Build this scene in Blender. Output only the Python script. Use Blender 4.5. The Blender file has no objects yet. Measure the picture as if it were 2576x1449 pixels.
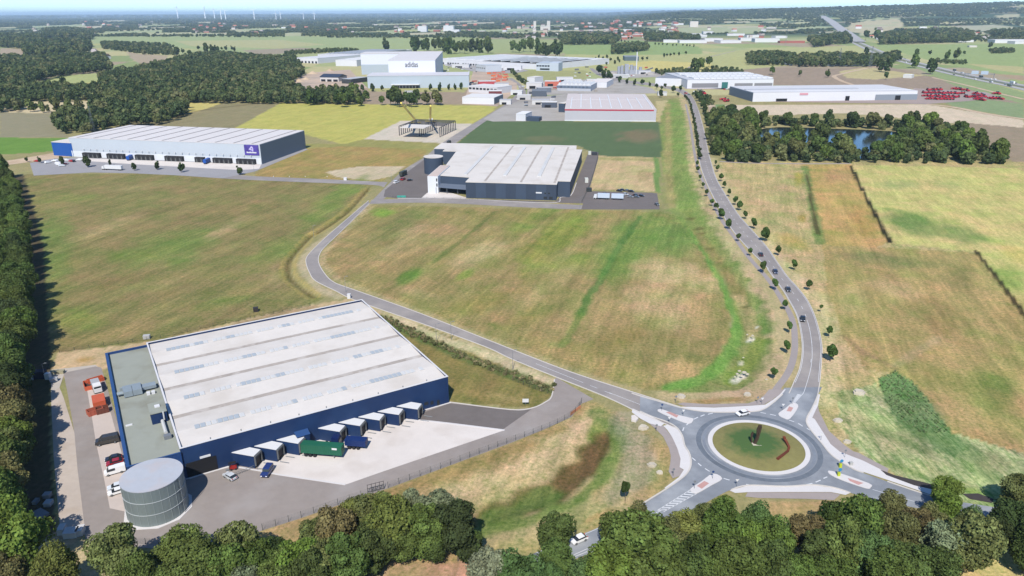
import bpy, bmesh, math, random
import numpy as np
from mathutils import Vector, Matrix
R=math.radians
rnd=random.Random(7); rng=np.random.default_rng(5)
S=bpy.context.scene; COL=S.collection
# ---------------------------------------------------------------- camera
HC=120.; F_=1842.; TH=math.atan(693.2/F_); RO=.0041
cf,sf=math.cos(TH),math.sin(TH)
FW=np.array([0,cf,-sf]); U0=np.array([0,sf,cf]); R0=np.array([1.,0,0])
CR=R0*math.cos(RO)-U0*math.sin(RO); CU=U0*math.cos(RO)+R0*math.sin(RO)
cd=bpy.data.cameras.new('camera'); cam=bpy.data.objects.new('camera',cd); COL.objects.link(cam)
cd.sensor_width=36; cd.lens=36*F_/2576; cd.clip_start=1; cd.clip_end=300000
M=Matrix(((CR[0],CU[0],-FW[0],0),(CR[1],CU[1],-FW[1],0),(CR[2],CU[2],-FW[2],HC),(0,0,0,1)))
cam.matrix_world=M; S.camera=cam
# ---------------------------------------------------------------- sky and sun
SUN_EL=48.; SUN_AZ=(.12,1.)      # light travels towards +y, a touch +x
w=bpy.data.worlds.new('World'); S.world=w; w.use_nodes=True
nt=w.node_tree; bg=nt.nodes['Background']; sk=nt.nodes.new('ShaderNodeTexSky'); sk.sky_type='NISHITA'
sk.sun_disc=False; sk.sun_elevation=R(SUN_EL); sk.sun_rotation=math.atan2(-SUN_AZ[0],-SUN_AZ[1])
sk.altitude=2500; sk.air_density=1.1; sk.dust_density=.25; sk.ozone_density=2.2
tn=nt.nodes.new('ShaderNodeMixRGB'); tn.blend_type='MULTIPLY'; tn.inputs[0].default_value=1; tn.inputs[2].default_value=(.70,.93,1.12,1); nt.links.new(sk.outputs[0],tn.inputs[1]); nt.links.new(tn.outputs[0],bg.inputs[0]); bg.inputs[1].default_value=.1
sd=bpy.data.lights.new('sun','SUN'); sd.energy=4.1; sd.angle=R(.5); sd.color=(1,.95,.875)
so=bpy.data.objects.new('sun',sd); COL.objects.link(so)
ax=np.array([SUN_AZ[0],SUN_AZ[1],0]); ax/=np.linalg.norm(ax); ax=ax*math.cos(R(SUN_EL)); ax[2]=-math.sin(R(SUN_EL))
so.rotation_euler=Vector(ax).to_track_quat('-Z','Y').to_euler(); so.location=(0,-50,300)
S.view_settings.view_transform='Standard'; S.view_settings.look='None'; S.view_settings.gamma=1; S.view_settings.use_curve_mapping=False
S.view_settings.exposure=.74
S.render.engine='CYCLES'; S.cycles.max_bounces=5; S.cycles.diffuse_bounces=3; S.cycles.transparent_max_bounces=8; S.cycles.volume_bounces=0
# ---------------------------------------------------------------- mapping helpers
def G(u,v,z=0.):
    d=FW+(u-1288)/F_*CR-(v-724.5)/F_*CU
    t=(z-HC)/d[2]; return np.array((d[0]*t,d[1]*t))
def proj(x,y,z=0.):
    X,Y,Z=x,y,np.asarray(z)-HC
    dep=Y*FW[1]+Z*FW[2]; dep=np.where(dep<1,1,dep)
    return 1288+F_*(X*CR[0]+Y*CR[1]+Z*CR[2])/dep, 724.5-F_*(X*CU[0]+Y*CU[1]+Z*CU[2])/dep
def pxm(u,v,z=0.):
    x,y=G(u,v,z); return F_/(y*cf+(HC-z)*sf)
def t(c,r,pts): return [(644*c+x/4,362.2*r+y/4) for x,y in pts]
def q(pts): return [(1610+x/4.8,992.8+y/4.8) for x,y in pts]     # roundabout close-up
def p_(pts): return [(550.1+x/4.8,1006.2+y/4.8) for x,y in pts]  # dock close-up
def yv(pts): return [(201.2+x/3.723,925.7+y/3.723) for x,y in pts]
def sm(a,b,x):
    k=np.clip((x-a)/(b-a),0,1); return k*k*(3-2*k)
def H(x,y):
    x=np.asarray(x,float); y=np.asarray(y,float)
    u=1288+1967*x/np.maximum(y,1)
    c=np.interp(u,[1500,1700,1800,1920,2182,2432,2576,3000,4500],[0,96,114,134,168,194,214,235,240])
    return c*sm(4700,10500,y)
def inpoly(px,py,poly):
    r=np.zeros(px.shape,bool); n=len(poly)
    for i in range(n):
        x1,y1=poly[i]; x2,y2=poly[(i+1)%n]
        if y1==y2: continue
        c=((y1>py)!=(y2>py)); r^=c&(px<(x2-x1)*(py-y1)/(y2-y1)+x1)
    return r
def lin(c): c=np.asarray(c,float)/255; return np.where(c<=.04045,c/12.92,((c+.055)/1.055)**2.4)
KEXP=1.72
def A(r,g,b,k=1.): return tuple(lin((r,g,b))/KEXP*k)   # photographed colour of sunlit flat ground -> base colour
# ---------------------------------------------------------------- materials
MATS={}
def mat(name,c,rough=.8,metal=0.,noise=0.,nscale=1.,bump=0.,spec=.3,stain=None,streak=None,emit=None):
    if name in MATS: return MATS[name]
    m=bpy.data.materials.new(name); m.use_nodes=True; n=m.node_tree.nodes; l=m.node_tree.links
    b=n['Principled BSDF']; b.inputs['Base Color'].default_value=(*c,1); b.inputs['Roughness'].default_value=rough
    b.inputs['Metallic'].default_value=metal; b.inputs['Specular IOR Level'].default_value=spec
    if noise or bump:
        g=n.new('ShaderNodeNewGeometry'); src=g.outputs['Position']
        if streak:
            mp=n.new('ShaderNodeMapping'); mp.inputs['Rotation'].default_value=(0,0,streak[0]); mp.inputs['Scale'].default_value=(streak[1],1,1)
            l.new(src,mp.inputs[0]); src=mp.outputs[0]
        n1=n.new('ShaderNodeTexNoise'); n1.inputs['Scale'].default_value=nscale; n1.inputs['Detail'].default_value=6; n1.inputs['Roughness'].default_value=.65
        l.new(src,n1.inputs['Vector'])
        n2=n.new('ShaderNodeTexNoise'); n2.inputs['Scale'].default_value=nscale*.13; n2.inputs['Detail'].default_value=4
        l.new(src,n2.inputs['Vector'])
        ad=n.new('ShaderNodeMath'); ad.operation='ADD'; l.new(n1.outputs[0],ad.inputs[0]); l.new(n2.outputs[0],ad.inputs[1])
        mr=n.new('ShaderNodeMapRange'); mr.inputs['From Min'].default_value=.7; mr.inputs['From Max'].default_value=1.3
        mr.inputs['To Min'].default_value=1-noise; mr.inputs['To Max'].default_value=1+noise; l.new(ad.outputs[0],mr.inputs[0])
        vm=n.new('ShaderNodeVectorMath'); vm.operation='SCALE'; vm.inputs[0].default_value=c; l.new(mr.outputs[0],vm.inputs['Scale'])
        out=vm.outputs[0]
        if stain:
            n3=n.new('ShaderNodeTexNoise'); n3.inputs['Scale'].default_value=stain[1]; n3.inputs['Detail'].default_value=5; l.new(src,n3.inputs['Vector'])
            m3=n.new('ShaderNodeMapRange'); m3.inputs['From Min'].default_value=.5; m3.inputs['From Max'].default_value=.72; m3.inputs['To Max'].default_value=stain[2]; l.new(n3.outputs[0],m3.inputs[0])
            mx=n.new('ShaderNodeMixRGB'); mx.inputs[2].default_value=(*stain[0],1); l.new(m3.outputs[0],mx.inputs[0]); l.new(out,mx.inputs[1]); out=mx.outputs[0]
        l.new(out,b.inputs['Base Color'])
        if bump:
            bp=n.new('ShaderNodeBump'); bp.inputs['Strength'].default_value=bump; bp.inputs['Distance'].default_value=.2
            l.new(n1.outputs[0],bp.inputs['Height']); l.new(bp.outputs[0],b.inputs['Normal'])
    MATS[name]=m; return m
ROOFW=mat('roof_membrane',A(234,227,219),.8,noise=.05,nscale=.5,stain=(A(208,198,186),.07,.6))
ASPH=mat('asphalt_grey',A(164,154,147),.9,noise=.1,nscale=.35,stain=(A(182,176,172),.08,.5))
ASPHR=mat('asphalt_road',A(160,153,149),.9,noise=.11,nscale=.25,stain=(A(184,176,168),.07,.8))
ASPHN=mat('asphalt_roundabout',A(146,151,158),.85,noise=.13,nscale=.3,stain=(A(190,194,198),.08,.8))
ASPHD=mat('asphalt_dark',A(124,116,112),.9,noise=.1,nscale=.4)
CONC=mat('concrete_light',A(238,229,221),.85,noise=.05,nscale=.3,stain=(A(215,203,192),.1,.6))
PAVE=mat('pavers_beige',A(206,192,178),.9,noise=.08,nscale=.6,stain=(A(188,170,150),.12,.7))
PAVW=mat('pavers_white',A(232,228,226),.85,noise=.04,nscale=.8)
PATH=mat('path_brown_grey',A(176,165,160),.9,noise=.07,nscale=.5)
KERB=mat('kerb_stone',A(222,215,206),.85,noise=.05,nscale=.8)
WHITE=mat('white_paint',A(240,240,240),.6)
LINE=mat('road_paint',A(236,238,240),.7,noise=.08,nscale=1.5)
BLUE=mat('blue_cladding',A(22,52,96),.6,noise=.12,nscale=.12,spec=.35,stain=(A(40,72,116),.06,.6))
BLUEL=mat('blue_trim',A(50,86,140),.6)
GREYM=mat('grey_metal',A(150,155,160),.5,.3)
DARK=mat('dark_rubber',(.012,.012,.013),.8)
GLASS=mat('dark_glass',(.02,.025,.03),.12,spec=.6)
BLACK=mat('black_opening',(.008,.008,.01),.9)
SAND=mat('bare_sand',A(215,190,160),.95,noise=.12,nscale=.4,stain=(A(180,150,115),.08,.8))
RUST=mat('rusty_steel',A(120,62,40),.85,noise=.25,nscale=1.2)
RUSTD=mat('dark_rusty_steel',A(72,58,46),.85,noise=.25,nscale=1.2)
SILO=mat('galvanised_steel',A(160,172,172),.5,.35,noise=.1,nscale=.35,spec=.4)
ROOFG=mat('grey_green_roof',A(166,170,158),.9,noise=.05,nscale=.4,stain=(A(140,138,122),.12,.7))
def paint(name,r,g,b,rough=.35): return mat(name,A(r,g,b),rough,spec=.5)
# foliage : colour comes from the object colour
def foliage(name,inst=False,ramp=None):
    m=bpy.data.materials.new(name); m.use_nodes=True; n=m.node_tree.nodes; l=m.node_tree.links
    for x in list(n): n.remove(x)
    o=n.new('ShaderNodeOutputMaterial'); d=n.new('ShaderNodeBsdfDiffuse'); tr=n.new('ShaderNodeBsdfTranslucent'); mx=n.new('ShaderNodeMixShader'); mx.inputs[0].default_value=.28
    oi=n.new('ShaderNodeObjectInfo'); g=n.new('ShaderNodeNewGeometry')
    ns=n.new('ShaderNodeTexNoise'); ns.inputs['Scale'].default_value=.35; ns.inputs['Detail'].default_value=5; l.new(g.outputs['Position'],ns.inputs['Vector'])
    mr=n.new('ShaderNodeMapRange'); mr.inputs['From Min'].default_value=.3; mr.inputs['From Max'].default_value=.7; mr.inputs['To Min'].default_value=.62; mr.inputs['To Max'].default_value=1.4; l.new(ns.outputs[0],mr.inputs[0])
    if inst:
        cr=n.new('ShaderNodeValToRGB'); e=cr.color_ramp.elements
        e[0].color=(.044,.064,.028,1); e[1].color=(.165,.165,.075,1); k=cr.color_ramp.elements.new(.45); k.color=(.076,.104,.042,1); k=cr.color_ramp.elements.new(.75); k.color=(.110,.132,.050,1)
        if ramp:
            for e_,c_ in zip(cr.color_ramp.elements,ramp): e_.color=(*c_,1)
        l.new(oi.outputs['Random'],cr.inputs[0]); src=cr.outputs[0]
    else: src=oi.outputs['Color']
    vm=n.new('ShaderNodeVectorMath'); vm.operation='SCALE'; l.new(src,vm.inputs[0]); l.new(mr.outputs[0],vm.inputs['Scale'])
    hs=n.new('ShaderNodeHueSaturation'); l.new(vm.outputs[0],hs.inputs['Color'])
    ri=n.new('ShaderNodeMapRange'); ri.inputs['To Min'].default_value=.72; ri.inputs['To Max'].default_value=1.3; l.new(g.outputs['Random Per Island'],ri.inputs[0]); l.new(ri.outputs[0],hs.inputs['Value'])
    r2=n.new('ShaderNodeMapRange'); r2.inputs['To Min'].default_value=.485; r2.inputs['To Max'].default_value=.52; l.new(ns.outputs[0],r2.inputs[0]); l.new(r2.outputs[0],hs.inputs['Hue'])
    l.new(hs.outputs[0],d.inputs[0]); l.new(hs.outputs[0],tr.inputs[0]); l.new(d.outputs[0],mx.inputs[1]); l.new(tr.outputs[0],mx.inputs[2]); l.new(mx.outputs[0],o.inputs[0])
    return m
LEAF=foliage('leaves'); LEAFI=foliage('leaves_far',True); WEED=foliage('weeds_and_scrub',True,((.105,.12,.05),(.15,.15,.07),(.22,.19,.10),(.28,.23,.13))); MAIZE=foliage('maize_leaves',True,((.11,.165,.07),(.14,.19,.08),(.17,.215,.10),(.20,.23,.12)))
BARK=mat('bark',(.09,.07,.05),.95)
# ---------------------------------------------------------------- object helpers
def tag(o,label=None,cat=None,group=None,kind=None):
    if label: o['label']=label
    if cat: o['category']=cat
    if group: o['group']=group
    if kind: o['kind']=kind
    return o
def empty(name,loc,rz=0.,**k):
    o=bpy.data.objects.new(name,None); o.empty_display_size=1; o.location=loc; o.rotation_euler=(0,0,rz); COL.objects.link(o); return tag(o,**k)
def link(name,me,parent=None,loc=(0,0,0),rz=0.,sc=(1,1,1),**k):
    o=bpy.data.objects.new(name,me); COL.objects.link(o)
    if parent: o.parent=parent
    o.location=loc; o.rotation_euler=(0,0,rz); o.scale=sc; return tag(o,**k)
def mesh(name,v,f,m,smooth=False):
    me=bpy.data.meshes.new(name); me.from_pydata([tuple(map(float,p)) for p in v],[],f); me.materials.append(m)
    if smooth: me.shade_smooth()
    me.update(); return me
class MB:
    def __init__(s): s.v=[]; s.f=[]
    def box(s,x0,x1,y0,y1,z0,z1):
        return s.prism([(x0,y0),(x1,y0),(x1,y1),(x0,y1)],z0,z1)
    def prism(s,poly,z0,z1):
        n=len(poly); b=len(s.v)
        z0=[z0]*n if np.isscalar(z0) else z0; z1=[z1]*n if np.isscalar(z1) else z1
        a=sum(poly[i][0]*poly[(i+1)%n][1]-poly[(i+1)%n][0]*poly[i][1] for i in range(n))
        if a<0: poly=list(poly)[::-1]; z0=z0[::-1]; z1=z1[::-1]
        s.v+=[(p[0],p[1],z) for p,z in zip(poly,z0)]+[(p[0],p[1],z) for p,z in zip(poly,z1)]
        s.f+=[tuple(b+i for i in range(n))[::-1],tuple(b+n+i for i in range(n))]
        s.f+=[(b+i,b+(i+1)%n,b+n+(i+1)%n,b+n+i) for i in range(n)]; return s
    def yprism(s,prof,y0,y1):     # profile in x,z extruded along y
        n=len(prof); b=len(s.v)
        s.v+=[(x,y0,z) for x,z in prof]+[(x,y1,z) for x,z in prof]
        s.f+=[tuple(b+i for i in range(n)),tuple(b+n+i for i in range(n))[::-1]]
        s.f+=[(b+(i+1)%n,b+i,b+n+i,b+n+(i+1)%n) for i in range(n)]; return s
    def bar(s,p,q_,r,n=5,r2=None):
        p=Vector(p); q2=Vector(q_); d=(q2-p).normalized(); a=d.orthogonal().normalized(); c=d.cross(a); b=len(s.v); r2=r if r2 is None else r2
        for P,rr in ((p,r),(q2,r2)):
            for i in range(n):
                k=2*math.pi*i/n; s.v.append(tuple(P+a*rr*math.cos(k)+c*rr*math.sin(k)))
        s.f+=[(b+i,b+(i+1)%n,b+n+(i+1)%n,b+n+i) for i in range(n)]+[tuple(b+i for i in range(n))[::-1],tuple(b+n+i for i in range(n))]; return s
    def ycyl(s,x,z,r,y0,y1,n=12): return s.bar((x,y0,z),(x,y1,z),r,n)
    def quad(s,*p):
        b=len(s.v); s.v+=list(p); s.f.append(tuple(range(b,b+len(p)))); return s
    def me(s,name,m,smooth=False): return mesh(name,s.v,s.f,m,smooth)
    def build(s,name,m,parent=None,smooth=False,**k): return link(name,s.me(name,m,smooth),parent,**k)
def grp(P,z): return [tuple(G(*p,z)) for p in P]
def poly_mesh(name,pts,z,m):
    bm=bmesh.new(); f=bm.faces.new([bm.verts.new((x,y,z)) for x,y in pts])
    if f.calc_area()>0: bm.normal_update()
    if f.normal.z<0: f.normal_flip()
    bmesh.ops.triangulate(bm,faces=[f]); me=bpy.data.meshes.new(name); bm.to_mesh(me); bm.free(); me.materials.append(m); return me
def smooth_pts(P,n=5,closed=False):
    P=[np.array(p,float) for p in P]; out=[]; N=len(P)
    rngi=range(N) if closed else range(N-1)
    for i in rngi:
        g=(lambda k:P[k%N]) if closed else (lambda k:P[min(max(k,0),N-1)])
        a,b,c,d=g(i-1),g(i),g(i+1),g(i+2)
        for k in range(n):
            s=k/n; out.append(.5*((2*b)+(c-a)*s+(2*a-5*b+4*c-d)*s*s+(3*b-a-3*c+d)*s**3))
    if not closed: out.append(P[-1])
    return out
def sheet(name,P,z,m,smooth=0,closed=True):
    """flat sheet traced in picture coordinates, laid on the ground"""
    g=[G(*p) for p in P]
    if smooth: g=smooth_pts(g,smooth,True)
    return tag(link(name,poly_mesh(name,g,z,m)),kind='structure')
def offset(g,d):
    g=[np.array(p) for p in g]; out=[]
    for i,p in enumerate(g):
        a=g[max(i-1,0)]; b=g[min(i+1,len(g)-1)]; dr=b-a; dr=dr/max(np.linalg.norm(dr),1e-6); out.append(p+np.array([-dr[1],dr[0]])*d)
    return out
def ribbon(name,g,w0,z,m,h=0.,d=0.,kind='structure',world=False,sm_=4,parent=None):
    g=g if world else [G(*p) for p in g]
    g=smooth_pts(g,sm_) if sm_ else g
    a=offset(g,d+w0/2); b=offset(g,d-w0/2); n=len(g); v=[(*p,z+h) for p in a]+[(*p,z+h) for p in b]
    f=[(i,n+i,n+i+1,i+1) for i in range(n-1)]
    if h:
        v+=[(*p,z-.05) for p in a]+[(*p,z-.05) for p in b]
        f+=[(2*n+i,i,i+1,2*n+i+1) for i in range(n-1)]+[(n+i,3*n+i,3*n+i+1,n+i+1) for i in range(n-1)]+[(0,2*n,3*n,n),(n-1,2*n-1,4*n-1,3*n-1)]
    return tag(link(name,mesh(name,v,f,m),parent),kind=kind)
def dashes(name,g,dl,gap,w0,z,m,world=False):
    g=g if world else [G(*p) for p in g]; g=smooth_pts(g,8); v=[];f=[]
    L=[0]
    for i in range(1,len(g)): L.append(L[-1]+np.linalg.norm(g[i]-g[i-1]))
    at=lambda s:np.array([np.interp(s,L,[p[0] for p in g]),np.interp(s,L,[p[1] for p in g])])
    s=0
    while s+dl<L[-1]:
        a,b=at(s),at(s+dl); d=(b-a)/np.linalg.norm(b-a); nrm=np.array([-d[1],d[0]])*w0/2; k=len(v)
        v+=[(*(a+nrm),z),(*(a-nrm),z),(*(b-nrm),z),(*(b+nrm),z)]; f.append((k,k+1,k+2,k+3)); s+=dl+gap
    return tag(link(name,mesh(name,v,f,m)),kind='structure')
ORD=['first','second','third','fourth','fifth','sixth','seventh','eighth','ninth','tenth','eleventh','twelfth','thirteenth','fourteenth','fifteenth','sixteenth','seventeenth','eighteenth','nineteenth','twentieth','twenty-first','twenty-second','twenty-third','twenty-fourth','twenty-fifth','twenty-sixth','twenty-seventh','twenty-eighth','twenty-ninth','thirtieth']
exec_parts=[]
# ================================================================ GROUND
CLEAR=[]
def make_ground():
    ts=np.linspace(-1.0,1.0,700); ys=[30.]
    while ys[-1]<90000: ys.append(ys[-1]+max(ys[-1]*.0072,1.4) if ys[-1]<6000 else ys[-1]*1.02)
    ys=np.array(ys); X=np.outer(ys+150,ts); Y=np.repeat(ys[:,None],len(ts),1)
    X=X.ravel();Y=Y.ravel(); u,v=proj(X,Y,0*X); u=np.clip(u,-4000,7000)
    Z=H(X,Y)
    N=len(X); C=np.zeros((N,3)); Vv=np.full(N,.5)
    def vn(x,y,s,seed,ang=0.,st=1.):          # value noise
        ca,sa=math.cos(ang),math.sin(ang); a=(x*ca+y*sa)/s/st; b=(-x*sa+y*ca)/s
        tab=np.random.default_rng(seed).random((512,512)); ia=np.floor(a).astype(int); ib=np.floor(b).astype(int); fa=a-ia; fb=b-ib
        fa=fa*fa*(3-2*fa); fb=fb*fb*(3-2*fb); g=lambda i,j:tab[i%512,j%512]
        return (g(ia,ib)*(1-fa)+g(ia+1,ib)*fa)*(1-fb)+(g(ia,ib+1)*(1-fa)+g(ia+1,ib+1)*fa)*fb
    def fbm(s,seed,ang=0.,st=1.): return (vn(X,Y,s,seed,ang,st)+.5*vn(X,Y,s/2,seed+1,ang,st)+.25*vn(X,Y,s/4,seed+2,ang,st))/1.75
    def set_(msk,c,var,k=1.):
        c=lin(c); C[msk]=C[msk]*(1-k)+c*k; Vv[msk]=var
    def P(c,var,*pts,): set_(inpoly(u,v,pts),c,var)
    def B(c,cx,cy,rx,ry,ang=0.,k=1.,rough=.45,seed=1):     # soft patch
        ca,sa=math.cos(R(ang)),math.sin(R(ang)); dx=u-cx; dy=v-cy; a=(dx*ca+dy*sa)/rx; b=(-dx*sa+dy*ca)/ry
        m=(abs(a)<2)&(abs(b)<2); d=np.sqrt(a[m]**2+b[m]**2)
        nz=(.5*vn(X[m],Y[m],9,seed+40,MOW,2.5)+.3*vn(X[m],Y[m],3.5,seed+41,MOW,2.)+.2*vn(X[m],Y[m],28,seed+42))-.5
        kk=(k*sm(1.15,.35,d+nz*rough*2.4))[:,None]; C[m]=C[m]*(1-kk)+lin(c)*kk
    def Ln(c,wm,pts,k=1.,edge=.6):                       # soft line, width in metres
        g=[G(*p) for p in pts]; best=np.full(N,1e9)
        lo=np.min(g,0)-wm*2; hi=np.max(g,0)+wm*2; m=(X>lo[0])&(X<hi[0])&(Y>lo[1])&(Y<hi[1]); xs=X[m]; yy=Y[m]; b=np.full(xs.shape,1e9)
        for a,c2 in zip(g[:-1],g[1:]):
            d=c2-a; L=d@d; tt=np.clip(((xs-a[0])*d[0]+(yy-a[1])*d[1])/L,0,1); b=np.minimum(b,np.hypot(xs-a[0]-tt*d[0],yy-a[1]-tt*d[1]))
        b=b+(vn(xs,yy,5,77)-.5)*wm*.5
        kk=k*sm(wm/2*(1+edge),wm/2*(1-edge*.6),b); C[m]=C[m]*(1-kk[:,None])+lin(c)*kk[:,None]; return m,b
    a_,b_=G(1430,870),G(1610,545); MOW=math.atan2(b_[1]-a_[1],b_[0]-a_[0])
    # base : dry grass, with farmland patchwork further out
    n1=fbm(60,10); n2=fbm(18,20)
    base=lin((176,158,108))[None]*(1-.55*n1[:,None])+lin((130,132,76))[None]*(.55*n1[:,None])
    C[:]=base
    far=(Y>1150)
    cell=vn(X,Y,1,3)*0
    ca_=np.floor((X*.92+Y*.2)/230+.6*vn(X,Y,700,5)).astype(int); cb_=np.floor((Y-.2*X)/330+.6*vn(X,Y,900,6)).astype(int)
    pal=np.array([lin(c) for c in ((172,176,118),(186,182,118),(162,172,104),(176,156,130),(150,162,100),(196,184,130))])
    C[far]=pal[(ca_[far]*7+cb_[far]*13)%6]; Vv[far]=.25
    forest=sm(3300,4600,Y)*sm(.44,.56,fbm(420,31,0.1,2.6))      # far woodland floor
    C[:]=C*(1-forest[:,None])+lin((70,92,62))*forest[:,None]
    # ---- far fields
    P((166,176,118),.3,(220,92),(644,89),(900,93),(1090,98),(1090,128),(760,132),(640,141),(440,118),(240,108))
    P((186,180,126),.3,(440,103),(700,100),(820,112),(700,122),(480,116))
    P((168,150,128),.3,(610,126),(760,120),(820,124),(720,134),(644,140))
    P((166,172,112),.3,(1090,96),(1450,100),(1415,137),(1090,132))
    P((152,170,102),.3,(1410,113),(1600,100),(1760,118),(1770,136),(1640,140),(1420,138))
    P((186,182,118),.3,(1415,137),(1640,138),(1780,135),(1900,122),(2170,114),(2190,146),(1900,172),(1760,186),(1640,166),(1500,170))
    P((210,192,110),.3,(1560,162),(1640,152),(1790,160),(1800,178),(1700,184),(1600,176))
    P((170,166,106),.4,(1285,176),(1480,178),(1470,201),(1320,203),(1270,188))
    P((182,158,134),.3,(0,121),(60,124),(62,147),(0,150)); P((182,160,134),.3,(318,130),(352,136),(420,140),(424,158),(362,166),(330,148))
    P((178,182,112),.3,(60,216),(150,190),(267,183),(255,206),(160,220),(110,224)); P((208,194,112),.3,(160,216),(255,203),(250,215),(170,222))
    P((214,190,150),.4,(0,258),(60,256),(280,252),(340,258),(232,262),(225,284),(130,286),(0,285))
    P((154,143,112),.25,(0,284),(130,284),(140,318),(178,346),(0,346)); P((112,150,52),.4,(0,346),(178,348),(170,360),(136,380),(60,386),(0,388),(-300,390),(-300,350))
    P((170,146,124),.3,(905,222),(1180,222),(1185,262),(905,262)); P((178,170,108),.5,(925,215),(1180,217),(1170,232),(930,230))
    P((152,138,98),.45,(400,260),(705,260),(590,324),(380,320),(300,330)); P((206,186,102),.35,(468,259),(560,259),(500,280),(470,285))
    Ln((110,92,62),9,[(420,300),(470,283),(560,270),(640,262)],.5)
    P((192,182,84),.55,(705,260),(1250,266),(1240,280),(1180,316),(1040,300),(920,352),(868,364),(757,336),(592,322))
    P((214,196,182),.35,(915,350),(1010,303),(1100,308),(1190,312),(1160,345),(1110,360))
    P((160,152,82),.5,(757,362),(868,362),(915,350),(1110,362),(1085,384),(860,372),(757,378))
    P((168,143,78),.8,(757,374),(870,368),(1078,376),(1060,398),(975,448),(950,460),(640,446),(655,418),(700,390))
    P((208,184,154),.5,(820,432),(905,418),(1018,418),(985,444),(930,454),(850,446))
    P((96,116,76),.22,(1218,303),(1650,307),(1680,313),(1673,396),(1508,392),(1453,366),(1148,362)); B((138,118,88),1610,345,70,18,0,.8); B((128,120,84),1360,350,60,10,0,.5)
    P((200,174,124),.7,(1500,392),(1650,396),(1648,482),(1485,476)); Ln((150,150,80),12,[(1500,398),(1645,402)],.6); B((160,140,90),1620,440,22,20,0,.6)
    P((196,176,124),.5,(1650,255),(1690,250),(1690,306),(1651,306)); P((120,150,74),.4,(1645,396),(1660,398),(1660,485),(1646,482))
    P((166,142,122),.28,(1755,182),(1950,170),(2120,172),(2210,162),(2330,190),(2450,208),(2576,238),(2576,268),(2300,224),(1950,214),(1800,196))
    P((196,178,126),.5,(2110,180),(2180,168),(2240,178),(2330,190),(2200,200),(2130,196))
    P((218,193,168),.35,(1780,264),(2330,262),(2576,302),(2576,350),(2420,312),(2300,300),(2130,285),(1850,292),(1800,300)); P((190,160,140),.3,(1780,268),(1812,265),(1822,300),(1790,300)); P((120,150,88),.3,(1800,263),(1822,263),(1834,292),(1812,296))
    P((162,140,116),.35,(2400,306),(2580,322),(2700,400),(2576,425),(2480,366))
    P((158,172,106),.35,(2180,112),(2576,110),(2576,200),(2330,150),(2250,128)); P((190,178,120),.3,(2430,160),(2576,168),(2576,186),(2500,176)); P((180,150,120),.3,(2500,186),(2576,190),(2576,205))
    P((142,158,110),.4,(2300,226),(2576,262),(2576,300),(2400,268)); P((150,164,108),.4,(2260,150),(2330,165),(2576,232),(2576,262),(2400,215))
    for c,pp in (((198,182,142),[(2140,58),(2190,52),(2262,47),(2274,66),(2200,86),(2130,80)]),((188,178,140),[(2500,38),(2562,36),(2565,43),(2510,46)]),((182,176,146),[(2340,70),(2500,62),(2576,70),(2576,80),(2400,78)]),((176,178,132),[(1620,78),(1760,66),(1920,66),(1930,80),(1760,84)])):
        xs=[];us,vs=proj(X,Y,Z); mk=inpoly(us,vs,pp)&(Y>3800); set_(mk,c,.25)
    us,vs=proj(X,Y,Z)
    for _ in range(120):                                   # small far clearings
        cx=rnd.uniform(-60,2640); cy=rnd.uniform(43,88); ww=rnd.uniform(10,60)*(.4+cy/90); hh=rnd.uniform(.7,3.2)*(cy/75)**2; CLEAR.append((cx,cy,ww,hh))
        mk=(abs(us-cx)<ww)&(abs(vs-cy+.03*(us-cx))<hh)&(Y>3600); set_(mk,rnd.choice([(186,182,138),(172,178,128),(196,184,150)]),.2)
    # ---- F1 left meadow
    P((142,130,76),.9,(20,440),(330,436),(640,447),(945,464),(925,477),(868,537),(800,583),(775,600),(735,640),(722,680),(735,712),(770,735),(815,752),(780,766),(640,800),(400,856),(150,886),(60,900),(-200,900),(-200,500))
    for c,x,y,a,b,g,k in (((116,142,58),440,618,150,42,-12,.75),((122,140,58),330,640,80,22,-8,.6),((120,142,58),840,505,110,30,-35,.75),((120,142,56),680,640,90,40,-30,.45),((126,140,60),150,500,120,14,0,.5),((112,140,60),130,620,60,110,0,.55),((118,142,54),560,760,110,18,-12,.5),((130,150,54),200,800,70,30,0,.6),((172,148,98),250,575,110,16,-18,.8),((168,146,96),370,470,120,10,-8,.5),((176,150,104),570,575,60,16,-25,.7),((160,132,84),620,520,80,20,-20,.5),((170,146,92),450,700,100,16,-15,.6),((164,140,86),330,830,160,14,-12,.6),((172,148,100),690,700,30,40,10,.5),((150,118,80),480,545,100,12,-18,.5),((152,124,78),300,710,120,20,-15,.5)): B(c,x,y,a,b,g,k,seed=int(x))
    # ---- F2 centre meadow
    P((160,141,84),.95,(930,515),(1288,524),(1660,532),(1720,545),(1790,640),(1835,760),(1838,850),(1820,920),(1760,968),(1640,985),(1438,932),(1288,874),(1124,808),(900,725),(840,700),(806,665),(808,640),(860,580))
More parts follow.
